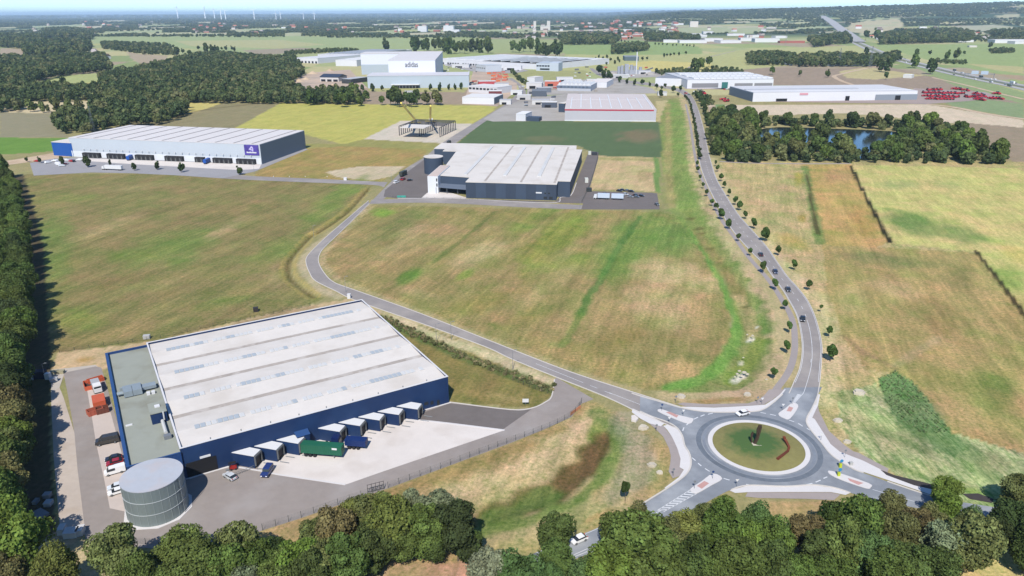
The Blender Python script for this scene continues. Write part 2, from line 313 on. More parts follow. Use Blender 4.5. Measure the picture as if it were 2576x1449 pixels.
    for c,x,y,a,b,g,k in (((132,130,72),1010,560,110,34,-25,.8),((140,134,66),1250,545,200,16,0,.6),((192,168,116),1205,640,95,32,-30,.9),((186,158,108),1010,610,90,22,-35,.7),((178,150,98),1100,590,120,30,-30,.6),((112,144,54),1035,695,52,17,-25,.9),((120,146,50),1170,690,34,11,-28,.8),((138,148,52),1400,600,150,48,-38,.85),((128,148,54),1330,560,90,22,-30,.6),((118,147,60),1590,610,120,70,-40,.85),((112,144,62),1700,600,80,60,10,.8),((120,142,60),1540,690,60,60,-55,.6),((136,150,54),1430,670,80,30,-35,.6),((200,170,120),1700,690,110,44,10,.95),((194,164,114),1660,770,120,60,20,.7),((184,154,98),1500,780,110,40,-30,.7),((190,162,106),1380,720,110,24,-35,.7),((182,150,92),1480,900,210,30,20,.8),((188,156,100),1700,930,120,30,0,.8),((150,130,70),1560,850,110,32,-20,.7),((136,136,62),1320,800,90,26,-20,.6),((150,136,64),1220,760,110,24,-15,.6),((132,140,60),1250,820,50,14,15,.5),((182,156,104),1060,740,70,16,15,.6),((186,152,100),1760,800,40,90,0,.6),((112,116,56),1745,900,30,14,0,.5),((142,164,58),962,535,34,12,-5,1),((120,142,70),1395,868,26,10,0,.5)): B(c,x,y,a,b,g,k,seed=int(x)+3)
    Ln((92,130,56),3.4,[(1612,545),(1572,600),(1540,650),(1505,715),(1480,745),(1462,790)],.85); Ln((110,138,56),3.,[(1462,790),(1440,830),(1415,872)],.6)
    Ln((112,124,58),2.6,[(1247,532),(1190,580),(1150,612),(1090,660)],.7)
    Ln((198,176,142),4.5,[(925,512),(880,555),(831,592),(790,622),(764,660),(772,692),(800,724),(850,748)],.8); Ln((200,178,136),3.,[(1300,910),(1220,880),(1080,826),(990,795),(900,762)],.8); Ln((190,168,120),3,[(935,520),(870,580),(812,640),(812,665),(850,703),(1020,770),(1290,874),(1440,932),(1600,985)],.6)
    # ---- green swale along the main road
    P((138,148,76),.9,(1665,400),(1660,300),(1680,250),(1720,245),(1750,330),(1765,420),(1790,520),(1830,600),(1885,675),(1932,745),(1958,820),(1952,885),(1920,940),(1860,978),(1760,988),(1650,984),(1700,966),(1795,925),(1832,860),(1852,780),(1830,700),(1790,630),(1740,550),(1700,520),(1680,480))
    Ln((112,142,62),9,[(1752,430),(1770,490),(1805,560),(1855,640),(1905,710),(1938,790),(1938,860)],.9)
    Ln((118,158,64),4.5,[(1720,545),(1760,610),(1800,670),(1832,740),(1856,800),(1850,860),(1815,910),(1760,955),(1680,975)],.95)
    Ln((152,134,76),6,[(1725,530),(1760,590),(1800,640),(1840,700),(1870,765),(1890,820)],.75); Ln((186,162,112),5,[(1860,740),(1885,790),(1900,850),(1890,890)],.6); Ln((128,150,52),6,[(1840,950),(1890,900),(1910,850)],.8)
    Ln((130,152,70),22,[(1700,260),(1710,340),(1712,420),(1718,500),(1750,560)],.8); Ln((176,156,96),6,[(1680,260),(1682,340),(1680,420),(1690,520)],.7)
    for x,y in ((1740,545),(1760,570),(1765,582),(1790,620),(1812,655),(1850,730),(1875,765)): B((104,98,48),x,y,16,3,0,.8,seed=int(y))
    for x,y,a in ((1868,938,16),(1850,948,12),(1893,845,9),(1880,850,8),(1865,905,7),(1905,815,6),(1830,610,5)): B((226,218,200),x,y,a,a*.6,0,.9,.8,seed=int(x))
    P((190,165,122),.7,(1650,984),(1760,990),(1860,980),(1925,942),(1960,880),(1990,900),(1960,980),(1900,1012),(1720,1020),(1660,1005)); B((165,130,70),1800,1008,110,7,-3,.8)
    # ---- verges of main road
    Ln((196,172,126),11,[(1716,238),(1738,300),(1750,400),(1772,480),(1812,565),(1865,640),(1915,700),(1955,760),(1978,830),(1975,890),(1950,950)],.9)
    P((190,166,112),1.,(1780,408),(1815,408),(2700,408),(2700,1320),(2344,1245),(2150,1165),(2050,1065),(2066,900),(2045,780),(1965,655),(1880,545),(1815,450),(1795,400))
    Ln((206,182,136),9,[(1790,400),(1812,465),(1850,525),(1900,590),(1950,645),(2000,705),(2040,760),(2068,820),(2080,900),(2070,1000)],.8)
    P((192,158,88),.9,(2020,414),(2140,415),(2234,610),(2190,628),(2062,614)); B((182,144,92),2110,440,60,22,0,.7); B((176,136,66),2170,560,50,40,50,.6)
    P((202,187,110),.8,(2140,415),(2560,423),(2640,470),(2750,800),(2576,785),(2456,634),(2250,612))
    for c,x,y,a,b,g,k in (((118,143,70),2290,560,110,34,14,.95),((126,146,74),2420,590,110,26,14,.8),((158,164,100),2260,465,60,14,0,.6),((160,166,96),2380,465,60,12,10,.5),((204,188,112),2470,520,110,20,10,.7),((206,190,96),2560,640,60,24,20,.8),((142,158,70),2540,700,50,40,30,.7),((160,150,40),2010,450,16,22,0,.8),((158,140,46),2020,550,14,16,0,.8),((160,156,96),1960,570,70,14,20,.6),((198,164,82),2000,610,50,18,20,.7)): B(c,x,y,a,b,g,k,seed=int(x)+5)
    Ln((52,50,26),2.2,[(2141,418),(2170,480),(2205,545),(2238,608)],1.,.4); Ln((120,138,70),5,[(2024,418),(2036,480),(2052,560),(2062,612)],.9); Ln((84,74,40),2,[(2030,440),(2045,530),(2058,590)],.8)
    P((178,153,92),.95,(2068,616),(2250,624),(2456,636),(2750,990),(2750,1330),(2460,1160),(2380,1080),(2330,1020),(2250,940),(2180,930),(2120,850),(2080,720))
    for c,x,y,a,b,g,k in (((132,130,76),2180,650,110,20,8,.8),((124,136,70),2300,660,100,14,6,.6),((138,128,72),2420,700,50,50,50,.7),((128,140,62),2500,980,80,60,30,.75),((130,136,60),2400,960,80,30,30,.6),((186,160,108),2260,730,80,26,20,.6),((150,128,74),2350,800,120,60,20,.6),((170,138,82),2560,800,60,90,20,.6),((192,170,110),2140,760,40,60,40,.6),((120,140,68),2280,780,60,10,30,.4),((176,142,88),2480,1110,90,30,20,.7)): B(c,x,y,a,b,g,k,seed=int(x)+9)
    Ln((70,58,34),2.,[(2456,632),(2520,715),(2576,790),(2650,900)],.95,.4); Ln((148,120,84),3,[(2120,845),(2180,890),(2250,925)],.7); Ln((186,160,116),3.5,[(2250,920),(2300,890),(2360,850)],.5)
    P((172,172,124),1.6,(2110,985),(2205,965),(2260,1045),(2390,1088),(2576,1140),(2750,1200),(2750,1360),(2350,1242),(2180,1155),(2110,1070)); 
    st2=(fbm(2.2,160,R(-52),7)-.5)*2.2+(fbm(1.1,166,R(-52),9)-.5)*1.2; mkr=inpoly(u,v,[(2110,985),(2205,965),(2260,1045),(2390,1088),(2576,1140),(2750,1200),(2750,1360),(2350,1242),(2180,1155),(2110,1070)]); C[mkr]=C[mkr]*(1+.38*st2[mkr,None])*np.array((1,1.04,.95))
    B((112,140,82),2320,1060,60,70,45,.9); P((112,140,84),1.6,(2208,952),(2250,934),(2296,958),(2345,1020),(2398,1092),(2440,1125),(2400,1150),(2330,1125),(2265,1075),(2225,1005)); B((176,172,128),2330,1130,70,22,35,.6,.6); B((118,144,84),2420,1130,90,24,24,.8); B((122,146,86),2480,1190,90,16,22,.7)
    B((176,150,110),2230,1100,120,60,20,.35); pass
    for c,x,y,a,b,g,k in (((98,128,66),2300,1120,110,12,22,.7),((120,146,72),2300,1190,120,12,22,.8),((134,158,62),2440,1235,80,10,10,.8),((196,178,130),2150,1060,50,40,0,.8),((150,136,90),2130,1000,30,30,0,.6),((232,214,184),2168,990,18,6,10,1),((206,182,132),2110,1120,30,40,30,.7),((112,126,72),2120,1055,40,6,15,.6)): B(c,x,y,a,b,g,k,seed=int(x)+2)
    # ---- triangle between the blue hall and the access road
    P((138,126,66),.8,(955,795),(1069,820),(1395,956),(1398,990),(1342,1028),(1130,1012),(1120,945),(1000,850))
    Ln((212,190,150),5,[(990,800),(1060,835),(1180,875),(1300,925),(1380,960)],.9); Ln((96,114,58),4.5,[(965,800),(1060,850),(1160,895),(1280,940),(1390,982)],.95)
    B((170,142,80),1190,990,50,14,20,.7); B((184,154,96),1270,1000,60,10,10,.5)
    # ---- grass slope and swale south of the yard
    P((178,150,98),.95,(560,1420),(644,1340),(866,1266),(980,1230),(1290,1115),(1440,1050),(1470,1010),(1500,1012),(1600,1065),(1680,1120),(1705,1195),(1620,1270),(1470,1345),(1288,1405),(1100,1470),(560,1500))
    Ln((160,134,76),5,[(860,1275),(1000,1235),(1290,1130),(1440,1065)],.7); Ln((206,178,128),6,[(1140,1240),(1290,1190),(1400,1120),(1470,1070)],.6)
    Ln((204,178,132),22,[(1180,1300),(1290,1262),(1390,1225),(1455,1160),(1495,1100)],.6)
    Ln((104,90,44),8.5,[(1190,1310),(1290,1275),(1400,1235),(1470,1165),(1510,1105)],.95); Ln((104,122,56),6,[(1225,1302),(1290,1280),(1350,1255),(1390,1232)],.9); Ln((122,142,56),3.5,[(1490,1100),(1512,1060)],.8); Ln((118,86,54),5.5,[(1420,1212),(1460,1175),(1495,1135),(1510,1100)],.75)
    Ln((130,146,68),4,[(1200,1335),(1330,1305),(1440,1265),(1520,1195),(1555,1130),(1560,1080)],.9); Ln((100,130,54),5,[(1505,1040),(1540,1060),(1575,1110)],.7)
    Ln((170,160,134),8,[(1570,1250),(1600,1190),(1605,1120),(1580,1060)],.6); Ln((158,158,100),7,[(1300,1380),(1400,1340),(1480,1290)],.5); B((196,160,110),1600,1250,60,20,-20,.7); B((214,150,100),1500,1300,40,8,-25,.5)
    # ---- below
    P((190,150,114),.8,(880,1395),(1100,1420),(1240,1395),(1330,1420),(1240,1500),(850,1500)); P((218,184,122),.8,(1700,1400),(2300,1395),(2700,1380),(2700,1600),(1600,1600))
    P((200,160,110),.7,(1900,1265),(2100,1265),(2090,1300),(1900,1310))
    P((204,176,136),.7,(-100,1300),(145,1330),(250,1368),(300,1500),(-200,1500)); B((170,120,84),100,1330,60,30,0,.8)
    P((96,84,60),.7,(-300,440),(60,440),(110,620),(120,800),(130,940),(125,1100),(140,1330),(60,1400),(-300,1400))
    P((208,174,132),.6,(145,888),(400,857),(640,797),(790,766),(905,748),(960,790),(900,800),(349,880),(255,935),(180,950),(120,950)); B((196,152,84),215,905,34,10,-8,.9); Ln((150,118,84),3,[(600,815),(700,790),(790,772)],.6)
    # mowing streaks on the meadows
    st=(fbm(3.2,60,MOW,9)-.5)*1.1+(fbm(1.6,66,MOW,14)-.5)*.6
    near=(Y<1000); amp=np.where(near,.22*np.clip(Vv,0,1),.10)
    C*= (1+amp*st*2)[:,None]
    pt=(fbm(14,80)-.5); gr=np.stack([1-.35*pt,1+.12*pt,1-.4*pt],1); C*=np.where((Vv>.6)[:,None],gr,1)
    gy=C.mean(1,keepdims=True); C[:]=(gy+(C-gy)*.84)*np.array((1.05,1.09,1.04)); C[:]=C*(1+.10*(fbm(7,90)-.5)[:,None])
    C*=(1/KEXP)
    # ditch
    def carve(pts,wd,dp,pk=1.):
        g=smooth_pts([G(*p) for p in pts],4); lo=np.min(g,0)-wd; hi=np.max(g,0)+wd; m=np.where((X>lo[0])&(X<hi[0])&(Y>lo[1])&(Y<hi[1]))[0]; b=np.full(len(m),1e9)
        for a,c2 in zip(g[:-1],g[1:]):
            d=c2-a; L=d@d; tt=np.clip(((X[m]-a[0])*d[0]+(Y[m]-a[1])*d[1])/L,0,1); b=np.minimum(b,np.hypot(X[m]-a[0]-tt*d[0],Y[m]-a[1]-tt*d[1]))
        Z[m]-=dp*sm(wd,0,b); k=pk*sm(wd*.6,0,b)[:,None]; C[m]=C[m]*(1-.75*k)+lin((92,78,36))/KEXP*.75*k
        k=pk*(sm(wd*.5,wd*.9,b)*sm(wd*1.6,wd,b))[:,None]; C[m]=C[m]*(1-.6*k)+lin((186,166,96))/KEXP*.6*k
    carve([(925,475),(870,535),(794,586)],3.2,1.3); carve([(784,589),(745,630),(727,658),(727,690),(745,712),(790,745)],3.,1.3)
    carve([(1190,1310),(1290,1275),(1400,1235),(1470,1165),(1510,1105)],9,1.3,0); carve([(1725,530),(1760,590),(1800,640),(1840,700),(1870,765),(1892,830),(1880,900),(1830,950)],11,1.6,0)
    nx,ny=len(ts),len(ys); i=np.arange(ny-1)[:,None]*nx+np.arange(nx-1)[None]; i=i.ravel()
    F=np.stack([i,i+1,i+nx+1,i+nx],1).astype(np.int32)
    me=bpy.data.meshes.new('ground'); me.vertices.add(N); me.vertices.foreach_set('co',np.stack([X,Y,Z],1).ravel())
    me.loops.add(F.size); me.loops.foreach_set('vertex_index',F.ravel()); me.polygons.add(len(F)); me.polygons.foreach_set('loop_start',np.arange(len(F),dtype=np.int32)*4)
    me.update(calc_edges=True); me.shade_smooth()
    at=me.attributes.new('soil','FLOAT_COLOR','POINT'); at.data.foreach_set('color',np.concatenate([np.clip(C,0,1),Vv[:,None]],1).astype(np.float32).ravel())
    m=bpy.data.materials.new('meadow_and_fields'); m.use_nodes=True; n=m.node_tree.nodes; l=m.node_tree.links; b=n['Principled BSDF']
    b.inputs['Roughness'].default_value=1; b.inputs['Specular IOR Level'].default_value=.08
    a=n.new('ShaderNodeAttribute'); a.attribute_name='soil'; g=n.new('ShaderNodeNewGeometry')
    mp=n.new('ShaderNodeMapping'); mp.inputs['Rotation'].default_value=(0,0,-MOW); l.new(g.outputs['Position'],mp.inputs[0])
    mp2=n.new('ShaderNodeMapping'); mp2.inputs['Scale'].default_value=(.16,1,1); l.new(mp.outputs[0],mp2.inputs[0])
    def nz(sc,det,src,rough=.6):
        x=n.new('ShaderNodeTexNoise'); x.inputs['Scale'].default_value=sc; x.inputs['Detail'].default_value=det; x.inputs['Roughness'].default_value=rough; l.new(src,x.inputs['Vector']); return x.outputs[0]
    def mr(src,a0,a1,b0,b1):
        x=n.new('ShaderNodeMapRange'); x.inputs[1].default_value=a0; x.inputs[2].default_value=a1; x.inputs[3].default_value=b0; x.inputs[4].default_value=b1; l.new(src,x.inputs[0]); return x.outputs[0]
    def mix(f,c1,c2):
        x=n.new('ShaderNodeMixRGB'); l.new(f,x.inputs[0])
        for k,c in ((1,c1),(2,c2)):
            if isinstance(c,tuple): x.inputs[k].default_value=c
            else: l.new(c,x.inputs[k])
        return x.outputs[0]
    def mul(x_,y_,op='MULTIPLY'):
        x=n.new('ShaderNodeMath'); x.operation=op
        for k,c in ((0,x_),(1,y_)):
            if isinstance(c,(int,float)): x.inputs[k].default_value=c
            else: l.new(c,x.inputs[k])
        return x.outputs[0]
    def tint(c,tt):
        x=n.new('ShaderNodeVectorMath'); x.operation='MULTIPLY'; l.new(c,x.inputs[0]); x.inputs[1].default_value=tt; return x.outputs[0]
    P0=g.outputs['Position']; c0=a.outputs['Color']; var0=a.outputs['Alpha']; var=mr(var0,0,1,0,1)
    ga,gb=G(2225,945),G(2370,1080); RA=math.atan2(gb[1]-ga[1],gb[0]-ga[0]); m3=n.new('ShaderNodeMapping'); m3.inputs['Rotation'].default_value=(0,0,-RA); l.new(P0,m3.inputs[0]); m4=n.new('ShaderNodeMapping'); m4.inputs['Scale'].default_value=(.11,1,1); l.new(m3.outputs[0],m4.inputs[0])
    big=nz(.055,6,P0,.7); fine=nz(.8,8,P0,.8); stn=nz(.5,5,mp2.outputs[0],.7)
    c1=mix(mul(mr(big,.48,.68,0,.75),var),c0,tint(c0,(1.25,1.14,1.1)))
    c1=mix(mul(mr(big,.5,.32,0,.8),var),c1,tint(c1,(.74,.92,.66)))
    c1=mix(mul(mr(stn,.5,.64,0,.8),var),c1,tint(c1,(1.26,1.2,1.22)))
    c1=mix(mul(mr(stn,.49,.36,0,.6),var),c1,tint(c1,(.78,.86,.74)))
    mid=nz(.2,6,P0,.72); c1=mix(mul(mr(mid,.5,.64,0,.6),var),c1,tint(c1,(1.18,1.08,1.06))); c1=mix(mul(mr(mid,.49,.36,0,.7),var),c1,tint(c1,(.78,.92,.72)))
    wv=n.new('ShaderNodeTexWave'); wv.bands_direction='Y'; wv.inputs['Scale'].default_value=.085; wv.inputs['Distortion'].default_value=1.2; wv.inputs['Detail'].default_value=3; wv.inputs['Detail Scale'].default_value=.6; l.new(mp.outputs[0],wv.inputs['Vector'])
    c1=mix(mul(mul(mr(wv.outputs[1],.55,.95,0,.5),var),mr(big,.45,.55,.2,1)),c1,tint(c1,(1.2,1.16,1.16)))
    c1=mix(mul(mr(fine,.49,.36,0,1.),var),c1,tint(c1,(.52,.66,.48)))
    c1=mix(mul(mr(fine,.51,.63,0,1.),var),c1,tint(c1,(1.4,1.34,1.38)))
    row=nz(.75,5,m4.outputs[0],.75); rk=mr(var0,1.1,1.5,0,1); c1=mix(mul(mr(row,.5,.62,0,.9),rk),c1,tint(c1,(1.3,1.22,1.25))); c1=mix(mul(mr(row,.49,.38,0,1.),rk),c1,tint(c1,(.55,.74,.55)))
    l.new(c1,b.inputs['Base Color'])
    bp=n.new('ShaderNodeBump'); bp.inputs['Distance'].default_value=.4; l.new(mul(var,.8),bp.inputs['Strength']); l.new(fine,bp.inputs['Height']); l.new(bp.outputs[0],b.inputs['Normal'])
    me.materials.append(m); tag(link('ground',me),kind='structure')
make_ground()
#@@PART2
# ================================================================ ROADS
def road(name,a,b,z,m,n=5,kerb=None):
    ga=smooth_pts([G(*p) for p in a],n); gb=smooth_pts([G(*p) for p in b],n)
    o=tag(link(name,poly_mesh(name,ga+gb[::-1],z,m)),kind='structure')
    if kerb:
        for e in (ga,gb): ribbon('kerb',e,kerb,z,KERB,h=.12,world=True,sm_=0)
    return o
# access road with the bend
road('road',[(1713,1025),(1600.5,989.5),(1438,937),(1288,879.5),(1124,814.5),(1019,774.5),(891.5,729.5),(839,709.7),(814,684.7),(801.5,659.7),(804,639.7),(819,619.7),(864,577),(929,512)],
 [(1705,1080),(1613,1041),(1525.5,999.5),(1400,949.5),(1288,904),(1219,872),(1069,817),(981.5,787),(884,752),(844,732),(794,707),(779,687),(770,662),(773,645),(794,622),(831.5,587),(927,505)],.06,ASPHR,kerb=.35)
road('road',[(929,512),(975,466),(1019,425.5),(1069,395),(1109,362),(1176,320),(1251,275),(1284,252),(1305,228),(1300,213),(1272,198)],
 [(950,512),(992,480),(1030,444),(1084,405),(1144,362),(1219,307),(1284,266),(1322,240),(1316,218),(1300,204),(1288,196)],.065,ASPHR)
road('road',[(975,459),(956,457.5),(800,450),(644,443.5),(560,436),(440,424),(330,415)],[(965,472),(939,465.5),(800,460),(644,453.5),(560,449),(440,441),(330,436)],.07,ASPHR)
road('road',[(935,503),(1050,499),(1160,500),(1288,507),(1398,513),(1463,516),(1470,516)],[(929,513),(1050,510),(1160,513),(1288,520),(1398,525),(1463,527),(1470,527)],.075,ASPHR)
sheet('parking_area',[(1480,481),(1640,485),(1653,487),(1660,527),(1462,527),(1466,515),(1470,500)],.08,ASPHD)
# main road
L2=[(1985,990),(1997,962),(2012,924.5),(2018,874.5),(2012,824.5),(2002,789.5),(1982,752),(1964.5,724.5),(1932,680),(1928,672),(1888,632),(1840.5,577),(1808,522),(1778,462),(1760.5,412),(1753,362),(1748,325),(1738,275),(1728,250),(1713,235),(1690,226),(1640,216),(1580,209),(1545,204),(1520,196),(1495,184),(1482,172)]
R2=[(2052,1019),(2062,962),(2067,899.5),(2068,874.5),(2062,837),(2049.5,794.5),(2032,757),(2007,724.5),(1982,697),(1957,662),(1928,620),(1888,575),(1855.5,537),(1820.5,482),(1800.5,445),(1785.5,395),(1778,362),(1770.5,325),(1758,280),(1745.5,250),(1728,231),(1700,221),(1645,210),(1585,203),(1556,198),(1532,191),(1506,181),(1492,172)]
road('road',L2,R2,.07,ASPHR,kerb=.3)
C2=[((a[0]+b[0])/2,(a[1]+b[1])/2) for a,b in zip(L2[2:19],R2[2:19])]
dashes('lane_marking',C2,3,6,.16,.076,LINE)
for L_,d_ in ((L2,-.45),(R2,.45)): ribbon('edge_marking',L_[1:19],.14,.077,LINE,d=d_)
C1=q([(-60,95),(0,120),(150,175),(225,205)])
ribbon('centre_marking',[(1348,915),(1450,956)],.15,.068,LINE); dashes('lane_marking',[(1450,956),(1540,992)],3,3,.15,.068,LINE); ribbon('centre_marking',[(1532,988),(1600,1014),(1658,1038)],.15,.068,LINE)
# roundabout asphalt
ring=[(0,20),(450,150),(640,190),(900,215),(1350,208),(1500,175),(1620,90),(1700,20),(1740,-80)]
ringp=q(smooth_pts(ring,4))+q([(2200,-90)])+q(smooth_pts([(2150,0),(2110,100),(2060,200),(2020,270),(2010,340),(2060,430),(2200,600),(2330,750),(2576,905),(2700,950)],4))
ringp+=[(2232,1212),(2290,1232),(2344,1249),(2420,1264),(2504,1277),(2600,1298),(2700,1316),(2700,1375),(2600,1345),(2502,1322),(2407,1299),(2257,1269)]
ringp+=q(smooth_pts([(2576,1200),(2350,1130),(2100,1095),(1750,1112),(1300,1100),(1100,1150),(880,1260),(660,1390)],4))+[(1688,1307),(1600,1345),(1473,1397),(1300,1465),(1200,1500),(1150,1480),(1288,1416),(1350,1390),(1458,1347),(1508,1327),(1570,1292),(1625,1262)]
ringp+=q(smooth_pts([(160,1240),(320,1140),(520,1000),(600,900),(615,800),(590,700),(540,620),(510,500),(440,400),(320,330),(150,270),(0,205)],4))
sheet('roundabout',ringp,.09,ASPHN)
RC=np.array((72.4,185.6)); cc=lambda r,n=72,a0=0,a1=2*math.pi:[RC+r*np.array((math.cos(a0+(a1-a0)*i/n),math.sin(a0+(a1-a0)*i/n))) for i in range(n+1)]
ribbon('tyre_track',cc(17.1),1.5,.094,mat('worn_asphalt',A(118,126,136),.8,noise=.22,nscale=.5),world=True,sm_=0)
ribbon('tyre_track',cc(15.6),.9,.094,mat('worn_asphalt_light',A(140,147,157),.8,noise=.15,nscale=.5),world=True,sm_=0)
ribbon('kerb',cc(13.75),1.35,.09,PAVW,h=.14,world=True,sm_=0)
# domed island
ib=MB(); nr=10; ns=48
for i in range(nr+1):
    for k in range(ns):
        r=13.1*i/nr; a=2*math.pi*k/ns; hgt=1.0*(1-(r/13.1)**2)+.14; ib.v.append((RC[0]+r*math.cos(a),RC[1]+r*math.sin(a),hgt))
for i in range(nr):
    for k in range(ns): ib.f.append((i*ns+k,(i+1)*ns+k,(i+1)*ns+(k+1)%ns,i*ns+(k+1)%ns))
def island_mat():
    m=mat('island_turf',A(142,136,84),.95,noise=.16,nscale=.9,bump=.2); n=m.node_tree.nodes; l=m.node_tree.links; b=n['Principled BSDF']
    g=n.new('ShaderNodeNewGeometry'); vs=n.new('ShaderNodeVectorMath'); vs.operation='DISTANCE'; l.new(g.outputs['Position'],vs.inputs[0]); vs.inputs[1].default_value=(RC[0]-.8,RC[1]+1.2,1)
    ns_=n.new('ShaderNodeTexNoise'); ns_.inputs['Scale'].default_value=.6; ns_.inputs['Detail'].default_value=5; l.new(g.outputs['Position'],ns_.inputs['Vector'])
    ad=n.new('ShaderNodeMath'); ad.operation='MULTIPLY_ADD'; l.new(ns_.outputs[0],ad.inputs[0]); ad.inputs[1].default_value=7; l.new(vs.outputs['Value'],ad.inputs[2])
    mr=n.new('ShaderNodeMapRange'); mr.inputs[1].default_value=13.5; mr.inputs[2].default_value=9; l.new(ad.outputs[0],mr.inputs[0])
    src=b.inputs['Base Color'].links[0].from_socket; mx=n.new('ShaderNodeMixRGB'); mx.inputs[2].default_value=(*A(82,112,58),1); l.new(mr.outputs[0],mx.inputs[0]); l.new(src,mx.inputs[1]); l.new(mx.outputs[0],b.inputs['Base Color']); return m
ib.build('roundabout_island',island_mat(),smooth=True,kind='structure')
def qs(name,pts,z,m,sm_=0): return sheet(name,q(pts),z,m,sm_)
PV=[[(450,150),(590,150),(900,160),(1300,140),(1510,125),(1600,70),(1690,0),(1740,-60),(1760,-60),(1715,0),(1635,90),(1500,178),(1350,208),(900,216),(640,192)],
 [(280,380),(330,368),(440,400),(510,500),(545,620),(592,700),(617,800),(602,900),(522,1000),(320,1140),(295,1130),(470,1000),(530,912),(478,880),(490,780),(450,650),(390,520),(330,430)],
 [(-90,170),(0,212),(150,275),(300,350),(250,385),(110,350),(0,290),(-100,215)],
 [(2150,0),(2175,0),(2150,130),(2080,280),(2110,300),(2160,380),(2300,600),(2576,830),(2700,900),(2700,945),(2576,902),(2330,748),(2200,598),(2060,428),(2008,340),(2018,268),(2060,200),(2110,100)],
 [(1080,1162),(1300,1102),(1750,1114),(2100,1097),(2350,1132),(2540,1190),(2480,1215),(2300,1180),(1700,1180),(1300,1182),(1150,1192)]]
PT=[[(450,115),(520,98),(800,118),(1300,108),(1420,70),(1500,10),(1560,-60),(1740,-60),(1690,0),(1600,60),(1500,122),(1300,138),(900,156),(560,146)],
 [(110,350),(200,335),(280,380),(390,520),(450,650),(490,780),(480,880),(530,920),(470,990),(395,1015),(345,930),(365,830),(372,740),(350,650),(280,510),(190,420)],
 [(2150,130),(2160,200),(2210,300),(2280,440),(2480,620),(2620,720),(2620,850),(2576,830),(2300,600),(2160,380),(2110,300),(2080,275)],
 [(1270,1235),(1300,1184),(1700,1184),(2300,1184),(2420,1210),(2340,1278),(2000,1262),(1450,1252)]]
for pp in PV: qs('paved_verge',pp,.13,PAVW)
for pp in PT: qs('footpath',pp,.11,PATH)
sheet('footpath',[(2092,1132),(2110,1128),(2172,1160),(2232,1190),(2300,1214),(2344,1226),(2344,1246),(2232,1208),(2172,1188),(2124,1168)],.115,PAVW)
sheet('footpath',[(2110,1126),(2160,1140),(2235,1180),(2232,1190),(2172,1160),(2100,1132)],.116,PATH)
sheet('fresh_asphalt',[(2214,1182),(2250,1196),(2345,1219),(2345,1232),(2300,1222),(2230,1196)],.12,mat('fresh_asphalt',A(72,66,64),.95,noise=.15,nscale=1.))
sheet('fresh_asphalt',[(2420,1243),(2460,1242),(2500,1256),(2495,1266),(2440,1256)],.12,MATS['fresh_asphalt'])
ribbon('cycle_path',[(1930,1008),(1945,992),(1958,972),(1978,945),(1992,915),(1999,880),(1999,845),(1996,815),(1985,785),(1970,760),(1955,735),(1930,700),(1905,672),(1878,640),(1850,600),(1820,560),(1795,515),(1775,470),(1757,425),(1748,390),(1742,350),(1736,310),(1725,262)],2.4,.062,mat('path_grey',A(172,162,158),.9,noise=.06,nscale=.5))
# kerb lines round the roundabout
def kerbq(pts): ribbon('kerb',[G(*p) for p in q(smooth_pts(pts,5))],.4,.09,KERB,h=.15,world=True,sm_=0)
kerbq([(450,150),(640,190),(900,215),(1350,208),(1500,175),(1620,90),(1720,0)]); kerbq([(2150,0),(2110,100),(2060,200),(2020,270),(2010,340),(2060,430),(2200,600),(2330,750),(2576,902),(2700,945)])
kerbq([(2540,1190),(2350,1130),(2100,1095),(1750,1112),(1300,1100),(1100,1155)]); kerbq([(0,1345),(80,1290),(320,1140),(520,1000),(600,900),(615,800),(590,700),(540,620),(510,500),(440,400),(320,330),(150,270),(0,205)]); kerbq([(-100,-15),(0,18),(450,150)])
ribbon('kerb',[(2232,1212),(2290,1232),(2344,1249)],.4,.09,KERB,h=.15)
# splitter islands
SPL=[([(215,205),(262,182),(420,240),(600,285),(645,302),(590,355),(400,290)],[(312,220),(355,212),(465,258),(440,285)]),
 ([(1668,240),(1750,175),(1830,110),(1868,105),(1910,150),(1812,292),(1740,290)],[(1768,205),(1800,148),(1850,165),(1822,212)]),
 ([(608,1145),(740,1055),(880,960),(992,1020),(860,1100),(700,1192),(640,1190)],[(685,1110),(775,1050),(835,1078),(745,1145)])]
REDP=mat('red_pavers',A(212,166,158),.9,noise=.08,nscale=.8)
for isl,red in SPL:
    g=[G(*p) for p in q(isl)]; b=MB(); b.prism(smooth_pts(g,3,True),.05,.22); b.build('traffic_island',PAVW,kind='structure'); qs('island_paving',red,.225,REDP)
g=[G(*p) for p in [(2084.5,1191.7),(2094.5,1186.7),(2184.5,1216.7),(2190,1227),(2177,1229),(2112,1206.7)]]; MB().prism(smooth_pts(g,3,True),.05,.22).build('traffic_island',PAVW,kind='structure')
sheet('island_paving',[(2132,1204),(2172,1216.7),(2159.5,1221.7),(2137,1211.7)],.225,REDP)
mk=MB()
def qd(m_,pts,z):
    m_.quad(*[(*G(*p),z) for p in pts])
for a,b in (((530,400),(515,440)),((560,370),(590,345)),((650,300),(700,275)),((730,265),(780,245)),((820,240),(880,225)),((1455,217),(1520,230)),((1570,240),(1640,255)),((1800,310),(1860,330)),((1910,350),(1965,385)),((2015,410),(2060,435)),((630,765),(670,800)),((700,830),(740,865)),((785,895),(840,930)),((1010,1015),(1080,1035)),((1280,1085),(1360,1100)),((2120,1060),(2180,1035)),((2215,1015),(2260,995)),((2010,1090),(2080,1075))):
    A_,B_=[G(*p) for p in q([a,b])]; d=(B_-A_)/np.linalg.norm(B_-A_); n_=np.array([-d[1],d[0]])*.16
    mk.quad((*(A_+n_),.1),(*(A_-n_),.1),(*(B_-n_),.1),(*(B_+n_),.1))
